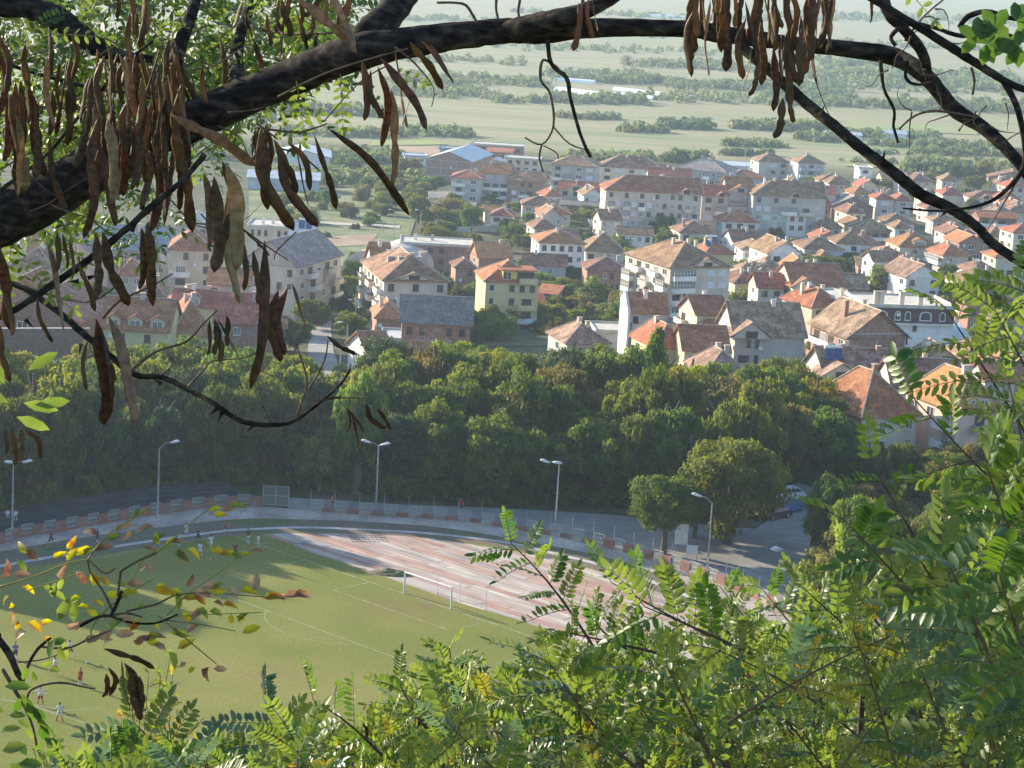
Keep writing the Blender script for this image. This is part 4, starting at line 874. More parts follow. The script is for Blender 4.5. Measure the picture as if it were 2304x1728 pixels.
def tree(px,py,Hm,Wm,kind,col,label,group=None,pos=None,cat='tree',name='tree',trunk=.28,r=rnd):
    p=pos or G(px,py); o=thing(name,label,cat,(p.x,p.y,T(p.y)),r.uniform(0,6.28),group)
    me=r.choice(CR.get((kind,col)) or [v for k_,v in CR.items() if k_[0]==kind][0])
    if kind=='bush': c=ob('foliage',me,o,(0,0,-.1*Hm),0,(Wm/2,Wm/2,Hm*.95)); return o
    z0=Hm*trunk if kind in('broad','round') else Hm*.04
    sz=(Hm-z0)/(1.45 if kind=='broad' else 1.2 if kind=='round' else 2.05)
    sx=Wm/2 if kind in('broad','round') else (Wm/2/.2 if kind=='column' else Wm/2/.72)
    c=ob('crown',me,o,(0,0,z0-.05*Hm if kind in('broad','round') else z0),0,(sx,sx,sz))
    ob('trunk',r.choice(TR),o,None,0,(Hm*.9,Hm*.9,Hm*.75 if kind!='column' else Hm*.5))
    return o
# wood behind the track
prof=[(-100,770),(0,770),(100,782),(180,770),(260,760),(360,738),(480,738),(560,745),(640,770),(690,800),(750,800),(800,790),(860,745),(950,735),(1060,735),(1130,745),(1200,740),(1300,735),(1400,755),(1480,770),(1560,800),(1640,812),(1700,800),(1780,798),(1840,810),(1880,870),(1930,980)]
basel=[(-100,1180),(0,1165),(300,1115),(450,1100),(560,1090),(650,1105),(900,1128),(1200,1142),(1400,1152),(1560,1165),(1740,1165),(1760,1100),(1900,1100)]
def itp(L_,x): return float(np.interp(x,[a for a,b in L_],[b for a,b in L_]))
marks2=[(60,'the left photo edge'),(354,'the curved lamp post'),(610,'the mesh gate'),(850,'the twin lamp post at the bend'),(1050,'the middle of the bend'),(1250,'the second twin lamp post'),(1480,'the tall conifer'),(1640,'the two round trees'),(1820,'the lot entrance')]
rowname=['front row','second row','third row','fourth row','fifth row','back row']
cnt=0
for row in range(6):
    px=-80+row*17
    while px<1890:
        x=px+rnd.uniform(-14,14); Y0=G(x,itp(basel,x)).y; Y=Y0+4+row*10.5+rnd.uniform(-2.5,2.5)
        top=itp(prof,x)+rnd.uniform(-24,12); hm=at(x,top,Y).z-T(Y); Hm=min(rnd.uniform(11,19),hm)
        if 690<x<748 and row>2: px+=60; continue
        if Hm>6:
            q=at(x,800,Y); near=min(marks2,key=lambda k:abs(k[0]-x)); sd='left of' if x<near[0]-15 else 'right of' if x>near[0]+15 else 'in line with'
            u=rnd.random(); col='green' if u<.52 else 'yellow' if u<.74 else 'olive' if u<.88 else 'dark'
            if row<2 and col=='yellow': col='green'
            tree(0,0,Hm,rnd.uniform(7,10.5),'broad',col,{'green':'green','yellow':'yellow green','olive':'olive','dark':'dark green'}[col]+f' tree, {rowname[row]} of wood, {sd} {near[1]}','trees of the wood behind the track',pos=Vector((q.x,Y,0)),trunk=.2 if row else .12)
            cnt+=1
        px+=rnd.uniform(62,86)
# undergrowth at the wood foot
for i in range(46):
    x=-60+i*41; b=G(x,itp(basel,x)); 
    if 1540<x: continue
    near=min(marks2,key=lambda k:abs(k[0]-x))
    tree(0,0,rnd.uniform(2.2,4.2),rnd.uniform(4,6.5),'bush','green',f'low bush at the wood foot, {"left" if x<near[0] else "right"} of {near[1]}','bushes at the foot of the wood',pos=Vector((b.x,b.y+2.5+rnd.uniform(-1,1.5),0)),cat='bush',name='bush')
# wood on the right below the houses
for row in range(5):
    px=1850+row*13
    while px<2400:
        x=px+rnd.uniform(-10,10); Y=328-row*19+rnd.uniform(-4,4)
        top=[985,1020,1065,1120,1180][row]+rnd.uniform(-14,18)+(0 if x>2080 else 30); q=at(x,top,Y); Hm=q.z-T(Y)
        if toPx(Vector((q.x,Y,0)))[1]>1085 and x<1885: px+=60; continue
        if Hm>3.5:
            col=rnd.choice(['green','olive','olive','yellow'])
            tree(0,0,min(Hm,14),rnd.uniform(6.5,9),'broad',col,{'green':'green','yellow':'yellow green','olive':'olive green'}[col]+f' tree, {["far","second","middle","fourth","near"][row]} row right of the asphalt lot, {"under the orange roofed house" if x>2120 else "below the red tiled house" if x>1980 else "beside the lot entrance"}','trees right of the asphalt lot',pos=Vector((q.x,Y,0)),trunk=.12)
        px+=rnd.uniform(55,80)
# singled out trees
def t2(bx,by,top,wpx,kind,col,label,**k):
    p=G(bx,by); Hm=at(bx,top,p.y).z-T(p.y); s=FPX/p.y; return tree(bx,by,Hm,wpx/s,kind,col,label,**k)
t2(1493,1246,1052,205,'round','green','round leafy tree with a visible trunk on the asphalt lot, the smaller one',trunk=.26)
t2(1636,1224,960,310,'round','green','large dense round tree on the asphalt lot, the bigger one',trunk=.1)
t2(1562,1210,1060,150,'round','green','small round tree squeezed between the two larger ones on the lot',trunk=.15)
t2(1862,1275,1050,150,'round','green','dense round tree at the right side of the lot entrance',trunk=.06); t2(1930,1330,1090,170,'round','green','second dense tree right of the lot entrance',trunk=.06)
for px,top,Y,wd,lb in [(1292,760,330,16,'tall ivy covered column tree in the middle of the wood'),(1426,868,318,14,'slim dark cypress left of the conifer in the wood'),(1713,872,322,26,'tall slim cypress above the big round tree'),(1985,992,330,22,'thin dark cypress below the red tiled house'),(86,785,352,20,'dark slim cypress at the far left of the wood'),(2004,1005,312,18,'second thin cypress below the red tiled house'),(1180,800,345,15,'slender pointed tree left of the ivy covered column tree'),(1350,790,350,17,'slender pointed tree between the column tree and the conifer'),(960,778,352,15,'slender pointed tree behind the twin lamp post at the bend'),(1560,800,352,16,'slender pointed tree right of the conifer')]:
    q=at(px,top,Y); tree(0,0,q.z-T(Y),wd/FPX*Y,'column','dark',lb,pos=Vector((q.x,Y,0)),name='cypress_tree')
q=at(1482,728,334); tree(0,0,q.z,8.5,'cone','green','broad tall conifer standing before the long bright red roof',pos=Vector((q.x,334,0)),name='conifer_tree')
# trees between the houses: (px, base py, top py, width px, kind, colour, label)
TT=[(1905,1090,992,95,'round','green','leafy tree below the left corner of the near red tiled house'),(1962,1096,982,110,'broad','olive','olive tree hiding the wall base of the near red tiled house'),(2022,1100,985,105,'round','green','leafy tree below the porch of the near red tiled house'),(2088,1104,990,100,'broad','green','tree between the red tiled house and the orange lit roof'),(2150,1108,1010,100,'round','green','tree below the left balcony of the orange lit roof house'),(2220,1108,1015,110,'broad','olive','olive tree below the orange lit roof house'),(2290,1104,1000,110,'round','green','tree at the right edge below the orange lit roof house'),(1105,742,668,60,'broad','green','garden tree before the left half of the yellow block'),(1150,738,676,70,'broad','olive','olive garden tree before the middle of the yellow block'),(1205,730,672,60,'broad','green','garden tree before the right corner of the yellow block'),(735,668,560,80,'cone','dark','dark blue green fir beside the road end'),(690,690,640,90,'broad','dark','dark tree before the parked cars'),(800,640,575,70,'broad','yellow','yellow green tree before the arched sports hall'),(790,672,610,60,'broad','yellow','yellowish small tree below the arched sports hall'),
(835,740,665,70,'broad','green','street tree left of the grey beige block'),(700,740,650,100,'broad','green','roadside tree on the left of the road'),(790,770,690,90,'broad','green','roadside tree on the right of the road'),(665,790,700,100,'broad','green','big roadside tree behind the hanging pods'),(830,700,640,50,'broad','green','narrow tree at the corner of the grey beige block'),(770,720,650,60,'broad','dark','dark tree behind the middle street lamp'),
(1035,755,690,120,'broad','dark','dark bluish tree right of the long grey roof'),(1095,760,700,110,'broad','dark','dark bluish tree in the orchard, next to the first'),(1130,730,668,90,'broad','olive','olive tree right of the yellow block'),(1285,640,590,85,'broad','dark','dark tree between the blue and the brick bay houses'),(1440,640,580,70,'broad','green','green tree right of the brick bay house'),(1425,600,540,50,'broad','yellow','yellowish tree behind the brick bay house'),(1370,570,525,50,'broad','green','small tree left of the long cream balcony'),
(1500,590,500,70,'broad','green','tree right of the cream balcony house'),(1495,540,470,60,'broad','green','tree under the big block entrance'),(1010,500,435,110,'broad','olive','olive tree covering the pale ruin'),(1060,520,445,60,'broad','green','tree before the red roofed row'),(940,500,420,60,'broad','green','slim tree left of the pale ruin'),(1100,450,405,50,'broad','green','small tree before the white balcony house'),(1060,450,402,40,'broad','yellow','yellowish tree before the corner balcony house'),
(980,430,385,70,'broad','green','tree before the unfinished brick hall'),(1320,500,450,40,'broad','green','tree at the left corner of the big block'),(1330,520,480,60,'broad','dark','dark tree left of the pale terraces'),(1180,560,520,70,'broad','green','tree behind the low brown roofed blue house'),(1190,505,470,40,'broad','green','small tree left of the beige twin window house'),
(1680,660,600,70,'broad','dark','dark tree behind the brick red roofed house'),(1665,620,570,50,'broad','yellow','yellow green tree right of the beige block'),(1690,700,630,60,'broad','yellow','yellowish tree below the beige block'),(1660,545,510,40,'broad','green','garden tree left of the white gable end house'),(1750,710,655,60,'broad','dark','dark tree in the yard of the brick red roofed house'),(1905,600,555,85,'broad','dark','leafy dark tree before the long brown roofed white house'),(1985,670,580,80,'broad','green','green tree left of the white gabled house'),(1960,690,620,60,'broad','dark','dark tree right of the rough brick extension'),(1955,700,670,40,'bush','green','low bush behind the maroon storey'),
(2110,600,560,60,'broad','green','tree behind the white gabled house'),(2130,640,580,55,'broad','green','tree right of the white gabled house'),(2170,600,560,40,'broad','olive','small tree left of the tall chimney house'),(1955,430,395,60,'broad','green','tree before the narrow white tower house'),(1940,420,375,30,'broad','green','slim tree left of the white tower house'),(1755,470,430,30,'bush','dark','x') ,
(1980,440,410,60,'broad','green','round tree right of the white tower house'),(2135,440,380,50,'cone','dark','tall dark fir near the right edge before the fields'),(2190,430,385,60,'broad','green','tree right of the dark fir'),(2240,430,400,60,'broad','green','tree left of the brick gable house'),(2100,410,385,60,'broad','green','tree behind the bright ridged house'),(2215,400,345,40,'broad','yellow','tall yellowish tree at the fields edge'),(2280,620,590,50,'bush','green','bush in the garden at the right edge'),
(2110,850,800,90,'broad','green','dark tree before the white low hall'),(2060,845,810,60,'broad','dark','dark tree between the brick gable and the low hall'),(2160,840,790,60,'broad','olive','olive tree right of the low hall'),(1835,800,750,50,'broad','green','tree between the old mossy roofed house and the brick gable'),(1830,860,800,50,'broad','olive','shrubby tree beside the mossy roofed house'),(2250,720,670,70,'broad','green','tree below the tall chimney house'),(1745,545,500,40,'broad','olive','pale round tree left of the orange shed roof'),
(1550,760,700,60,'broad','green','tree left of the cream gable house'),(1500,700,660,70,'broad','dark','dark tree between tower house and beige block'),(165,640,590,70,'broad','green','tree right of the pale yellow house'),(200,700,640,60,'cone','dark','dark conifer left of the dormered house'),(180,720,660,60,'broad','green','tree before the brown gable at the left'),(350,670,640,70,'broad','green','tree before the long grey row'),(880,415,370,60,'broad','green','tree left of the unfinished brick hall'),(905,400,340,50,'broad','green','tall tree left of the low pale shed'),(870,420,380,60,'broad','green','tree behind the scrap yard')]
for a in TT:
    bx,by,tp,wd,kd,cl,lb=a
    if lb=='x': continue
    if kd=='bush' and cl=='dark': cl='green'
    t2(bx,by,tp,wd,kd,cl,lb,group='trees between the houses',trunk=.1)
# orchard, scrub and gardens (many small crowns)
def scatter(n,x0,x1,y0,y1,h0,h1,label,group,cols=('green','green','olive'),kinds=('bush','broad'),cat='bush'):
    done=0
    for i in range(n*5):
        if done>=n: break
        x=rnd.uniform(x0,x1); y=rnd.uniform(y0,y1); h=rnd.uniform(h0,h1); k=rnd.choice(kinds); cl=rnd.choice(cols)
        if k=='bush' and cl not in('green','olive'): cl='green'
        p=G(x,y)
        if any(abs(p.x-hx)<hw/2+h*.5 and -h*.35<p.y-hy<hd+1 for hx,hy,hw,hd,_ in HOUSES): continue
        done+=1
        tree(x,y,h,h*rnd.uniform(1.1,1.7),k,cl,label,group,trunk=.05,cat=cat if k=='bush' else 'tree',name='bush' if k=='bush' else ('fruit_tree' if 'orchard' in label else 'garden_tree'))
scatter(70,1050,1420,655,765,2.5,6,'small fruit tree or bush in the orchard below the brick bay house','orchard bushes',('green','olive','yellow'))
scatter(75,640,960,385,510,2.5,7,'scrub bush on the overgrown lot behind the pods','scrub on the overgrown lot')
scatter(16,640,820,500,620,1.2,3,'low bush on the green slope beside the road end','bushes beside the road end',kinds=('bush',))
scatter(130,1180,2300,420,720,3,7.5,'garden tree between the houses on the right half of town','garden trees in town')
scatter(20,140,640,600,760,3,6,'garden tree between the houses behind the pods','garden trees behind the pods')
scatter(34,1850,2300,720,900,3.5,8,'garden tree between the near houses on the right','garden trees near the right houses')
scatter(40,950,1330,430,620,3,6.5,'garden tree between the houses in the town centre','garden trees in the centre')
scatter(26,800,1120,640,790,3,7,'garden tree around the long grey roofed building','garden trees by the grey roof',cols=('green','dark','olive'))
# tall trees standing left of the pitch, outside the frame: they shade its left half
for i in range(52):
    y=rnd.uniform(266,352); x=-.21*y-8.5-rnd.uniform(0,1)**1.4*48
    tree(0,0,rnd.uniform(17,22),rnd.uniform(11,15),'round','green','tall tree of the row left of the pitch, outside the picture','tall trees left of the pitch',name='tall_tree',pos=Vector((x,y,0)),trunk=.15)
# hedge belts and woods far out on the plain
def belt(x0,x1,py,dy,h,depth,n,label,slope=.03):
    mb=[];g=np.random.default_rng(int(x0+py*3))
    xs=g.uniform(x0,x1,n); V=[]
    for x in xs:
        c=G(x,py+dy*g.uniform(-.5,.5)+(x-x0)*slope); r=h*g.uniform(.35,.8); k=int(g.integers(26,40))
        cx=c.x+g.normal(0,1);cy=c.y+g.uniform(-depth/2,depth/2)
        d=g.normal(0,1,(k,3)); d/=np.linalg.norm(d,axis=1)[:,None]; d[:,2]=np.abs(d[:,2]); pos=np.array([cx,cy,T(cy)])+d*np.array([r*1.25,r*1.25,r*1.5])*g.uniform(.6,1.05,(k,1))
        nr=d+g.normal(0,.5,(k,3)); nr/=np.linalg.norm(nr,axis=1)[:,None]; a=np.cross(nr,g.normal(0,1,(k,3))); a/=np.linalg.norm(a,axis=1)[:,None]; b=np.cross(nr,a); s=r*.42*g.uniform(.6,1.3,(k,1))
        V.append(np.stack([pos-a*s,pos-b*s*.8,pos+a*s,pos+b*s*.8],1).reshape(-1,3))
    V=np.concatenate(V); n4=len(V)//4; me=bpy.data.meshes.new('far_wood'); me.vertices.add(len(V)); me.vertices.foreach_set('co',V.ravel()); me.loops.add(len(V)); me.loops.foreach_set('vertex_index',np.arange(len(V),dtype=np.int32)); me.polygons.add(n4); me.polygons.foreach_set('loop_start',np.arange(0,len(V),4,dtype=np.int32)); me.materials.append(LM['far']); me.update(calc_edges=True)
    o=ob('far_wood',me); o['kind']='stuff'; tag(o,label,'wood')
BL=[(1150,1400,26,4,7,60,60),(1400,1730,36,5,8,60,80),(1730,2310,34,14,10,120,230),(880,1150,42,5,7,60,70),(1400,1560,146,5,7,50,90),(880,1180,133,6,6,40,80),(1240,1500,176,7,8,60,200),(880,1240,180,8,7,60,160),(1500,1730,192,8,7,60,160),(1100,1240,226,5,6,30,60),(1230,1450,226,5,7,30,130),(880,1100,206,9,6,60,160),(1450,1730,218,9,6,60,130),
(1560,1760,150,10,7,90,160),(1840,2310,176,26,8,200,520),(1730,1900,205,16,7,120,200),(1728,2050,232,5,7,40,110),(2040,2310,240,8,8,50,160),(1840,2060,140,8,7,60,120),(890,1060,300,6,4,15,150),(1250,1390,264,4,3.5,10,60),(1490,1592,286,4,5,12,70),(1400,1495,294,5,4,14,50),(1650,1880,288,5,5,16,110),(1690,1760,283,4,4,12,40),(1790,1910,312,8,4,16,60),(1900,2110,305,6,4,14,110),(1960,2260,325,6,3.5,14,130),(1630,1760,326,4,3.5,8,80),(1620,1740,347,4,3,8,80),(1280,1460,366,7,5,14,130),(1490,1590,362,5,5,10,60),(2040,2320,385,12,6,26,170),(2030,2320,342,5,4,12,70),(1880,2010,362,3,2.5,6,24),(1950,2200,345,3,2.5,8,40),(640,900,300,7,4,15,120),(640,890,250,7,5,22,120),(0,640,215,60,8,160,300),(300,900,345,10,5,20,170),(600,960,400,12,4,14,140),(1100,1700,105,10,6,60,150),(1150,1500,70,8,6,60,120),(900,1160,85,8,6,60,80),(1750,2300,95,8,6,60,150)]
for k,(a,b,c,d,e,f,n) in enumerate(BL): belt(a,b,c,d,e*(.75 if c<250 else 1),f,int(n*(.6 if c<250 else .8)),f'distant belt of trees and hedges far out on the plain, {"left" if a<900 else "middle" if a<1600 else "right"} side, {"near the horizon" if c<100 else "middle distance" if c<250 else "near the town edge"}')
# greenhouses and farm sheds on the plain
M_poly=mat('white_polythene',(0.78,0.78,0.78),(0.85,0.85,0.84),.3,.4)
def greenhouse(x0,x1,y0,y1,label,h=3,dp=10):
    a,b=G(x0,y0),G(x1,y1); v=b-a; L_=v.length; o=thing('greenhouse',label,'greenhouse',a,math.atan2(v.y,v.x),'white greenhouses on the plain')
    n=9; ring=[(dp/2-dp/2*math.cos(t),h*math.sin(t)) for t in np.linspace(0,math.pi,n)]
    vs=[(0,y,z) for y,z in ring]+[(L_,y,z) for y,z in ring]; MB().add(vs,[(i,n+i,n+i+1,i+1) for i in range(n-1)]+[tuple(range(n)),tuple(range(n,2*n))[::-1]]).build('cover',M_poly,o)
    mb=MB()
    for q in np.linspace(0,L_,max(3,int(L_/8))): mb.tube([(q,y,z+.05) for y,z in ring],[.06]*n,4,cap=False)
    mb.build('hoop_frame',M_steel,o)
greenhouse(1245,1335,182,189,'upper short white greenhouse strip on the plain',2.5,7)
greenhouse(1243,1366,206,220,'wide bright white greenhouse strip left of the dark hedge on the plain',3,11)
greenhouse(1376,1466,216,225,'short white greenhouse strip right of the dark hedge, the lower one',2.5,7)
greenhouse(1376,1556,204,223,'long thin white greenhouse strip, the rightmost on the plain',2.5,6)
greenhouse(1448,1540,37,42,'faint farthest white greenhouse strip above the branch',3,9)
house('white roofed farm shed beside the hedge on the plain',1860,1938,303,.8,0,10,'gx',1.2,'white','metal',('....',),(),chim=0,cat='shed',name='farm_shed',ridge=False)
house('bright white farm shed behind the hanging twig tip at the right',1990,2040,301,.9,0,12,'gx',1.5,'white','metal',('...',),(),chim=0,cat='shed',name='farm_shed',ridge=False)
house('small cottage with pinkish roof alone on the plain',1650,1684,280,.8,8,8,'gx',2,'cream','brown',('.w',),(),chim=1,cat='cottage',name='cottage')
# ---------------- road through the town ----------------
roadL=[(735,905),(700,850),(690,800),(700,740),(716,690),(745,655),(790,630)]; roadR=[(830,905),(775,850),(752,800),(744,740),(752,690),(775,662),(812,640)]
A=resample([G(*q) for q in roadL],14); B=resample([G(*q) for q in roadR],14); mb=MB()
for p,q in zip(A,B): mb.v+=[(p.x,p.y,T(p.y)+.03),(q.x,q.y,T(q.y)+.03)]
for i in range(13): mb.f.append((2*i,2*i+1,2*i+3,2*i+2)); mb.m.append(0)
struct(mb.build('road',M_asph))
# green slope / lot patches lying on the terrain
M_mead=mat('rough_meadow',(0.08,0.12,0.04),(0.21,0.20,0.10),0.09,.95,0,10,coord='World',c3=(0.14,0.16,0.06),noise2=(.5,.25))
M_earth=mat('dug_earth',(0.26,0.16,0.10),(0.33,0.25,0.17),0.15,.95,.3,8,coord='World')
def patch(name,pts,m,z,n=12):
    """quad patch draped over the terrain"""
    (a,b,c,d)=[G(*q) for q in pts]; mb=MB(); ys=sorted({k[0] for k in KN})
    for j in range(n+1):
        p=a.lerp(d,j/n); q=b.lerp(c,j/n)
        for i in range(n+1):
            s=p.lerp(q,i/n); mb.v.append((s.x,s.y,T(s.y)+z))
    for j in range(n):
        for i in range(n): k=j*(n+1)+i; mb.f.append((k,k+1,k+n+2,k+n+1)); mb.m.append(0)
    o=mb.build(name,m)
    if o.data.polygons[0].normal.z<0: o.data.flip_normals()
    struct(o)
patch('meadow',[(560,600),(900,600),(960,420),(560,430)],M_mead,.12)
patch('dug_earth',[(690,560),(830,552),(850,528),(700,535)],M_earth,.2)
patch('path',[(620,500),(900,515),(900,509),(620,495)],mat('dirt_path',(0.42,0.36,0.28)),.26)
patch('yellow_field',[(860,352),(1010,352),(1010,330),(860,330)],mat('ploughed_field',(0.36,0.24,0.15),(0.28,0.20,0.12),.05,.95,coord='World'),.4)
patch('green_field',[(830,329),(1010,326),(960,316),(840,316)],mat('bright_green_field',(0.25,0.28,0.06),(0.2,0.24,0.06),.05,.95,coord='World'),.3)
patch('green_strip',[(1900,292),(2200,304),(2200,286),(1900,272)],mat('pale_green_field',(0.24,0.26,0.08),(0.2,0.22,0.08),.03,.95,coord='World'),.3)
patch('yellow_strip',[(1900,375),(2150,385),(2150,378),(1900,368)],mat('lime_strip',(0.24,0.26,0.06)),.3)
patch('orchard_grass',[(1040,780),(1430,780),(1420,640),(1040,650)],mat('orchard_ground',(0.05,0.075,0.025),(0.10,0.11,0.04),.2,.95,coord='World'),.1)
# ---------------- vehicles ----------------
PM={k:mat('car_paint_'+k,c,rough=.25,spec=.6) for k,c in {'white':(.7,.7,.7),'silver':(.4,.42,.45),'dark':(.04,.045,.06),'blue':(.08,.16,.35),'red':(.35,.04,.03)}.items()}
M_tyre=mat('tyre_rubber',(.02,.02,.02))
def car(px,py,rz,paint,label,name='parked_car',van=False,group='parked cars'):
    p=G(px,py); o=thing(name,label,'van' if van else 'car',p,rz,group); k=1.35 if van else 1
    L_=4.3*(1.25 if van else 1); prf=[(-.5,.3),(-.5,.8),(-.46,.95),(-.3,1.0 if not van else 1.25),(-.16,1.42*k),(.26,1.45*k),(.42,1.0*(1.3 if van else 1)),(.5,.9),(.5,.3)]
    vs=[]
    for s,ins in ((-.85,0),(.85,0)):
        for x,z in prf: vs.append((x*L_,s*(1 if z<1.05 else .86),z))
    n=len(prf); MB().add(vs,[tuple(range(n)),tuple(range(n,2*n))[::-1]]+[(i,n+i,n+(i+1)%n,(i+1)%n) for i in range(n)]).build('body',PM[paint],o)
    for s in (-1,1):
        MB().add([(-.27*L_,s*.80,1.05*(1.2 if van else 1)),(-.16*L_,s*.752,1.36*k),(.25*L_,s*.752,1.38*k),(.37*L_,s*.80,1.07*(1.25 if van else 1))],[(0,1,2,3)]).build('side_window',M_glass,o)
        for x in (-.32,.31):
            wv=MB().tube([(x*L_,s*.72,.33),(x*L_,s*.9,.33)],[.33]*2,14).build('wheel',M_tyre,o); MB().tube([(x*L_,s*.9,.33),(x*L_,s*.915,.33)],[.2]*2,10).build('rim',M_steel,wv)
    a=.755; MB().add([(-.292*L_,-.8,1.04*(1.25 if van else 1)),(-.168*L_,-.7,1.4*k),(-.168*L_,.7,1.4*k),(-.292*L_,.8,1.04*(1.25 if van else 1))],[(0,1,2,3)]).build('windscreen',M_glass,o)
    for s in (-1,1): MB().box(-.5*L_-.02,-.5*L_+.03,s*.65-.13,s*.65+.13,.62,.8).build('headlight',M_lamp,o)
    return o
car(716,650,.3,'dark','dark car parked behind the roadside hedge near the fir'); car(742,662,1.2,'silver','silver car parked right of the dark car near the fir'); car(764,664,1.3,'silver','light grey car at the right of the parked cars near the fir')
car(700,640,.1,'white','white van with light roof behind the dark car near the fir',van=True); car(783,652,1.4,'white','sunlit white van at the road end',van=True)
car(1768,1128,.5,'white','white van in the shade at the lot entrance',van=True); car(1778,1150,.9,'blue','blue car in the shade at the lot entrance'); car(1745,1165,.7,'dark','dark car in the shade at the lot entrance')
for i,(x,y,c) in enumerate([(1120,362,'white'),(1136,366,'white'),(900,441,'white'),(915,447,'silver'),(884,436,'white'),(924,452,'dark'),(945,437,'white'),(1200,590,'white'),(1385,580,'white')]):
    car(x,y,rnd.uniform(-.5,.5),c,['white car on the yard behind the brick hall','second white car on the yard behind the brick hall','white car at the scrap yard, left of the silver one','silver car in the scrap yard','leftmost white car in the scrap yard','dark car in the scrap yard','rightmost white car in the scrap yard','white car between the gardens behind the yellow block','white car below the long cream balcony'][i])
# street lamps in town
for i,(x,y,tp) in enumerate([(826,690,632),(801,735,680),(780,790,732),(886,535,475),(862,525,500),(922,520,482),(946,515,475),(763,880,780),(1165,475,440),(1433,580,545),(1675,380,330),(2092,540,498),(760,470,440)]):
    p=G(x,y); Hm=max(5,min(10,at(x,tp,p.y).z-T(p.y))); o=thing('street_lamp',['street lamp highest up the road','street lamp in the middle of the road','street lamp at the lower road end','pole at the meadow before the flat brick hall','street lamp left of the arched hall end','street lamp by the slim tree at the ruin','tall street lamp left of the pale ruin','wire pole above the wood at the road','street lamp before the red roofed row','street lamp before the cream balcony house','pole at the field edge behind the blocks','street lamp with round head between brown hips','pole in the overgrown lot'][i],'street lamp',p,rnd.uniform(-.5,.5),'street lamps in town')
    MB().tube([(0,0,0),(0,0,Hm)],[.14,.09],7).build('pole',WM['concrete'],o); MB().tube([(0,0,Hm-.1),(-.6,0,Hm+.35),(-1.2,0,Hm+.4)],[.05]*3,5).build('arm',M_steel,o); MB().box(-1.9,-1.1,-.2,.2,Hm+.33,Hm+.5).build('lamp_head',M_lamp,o)
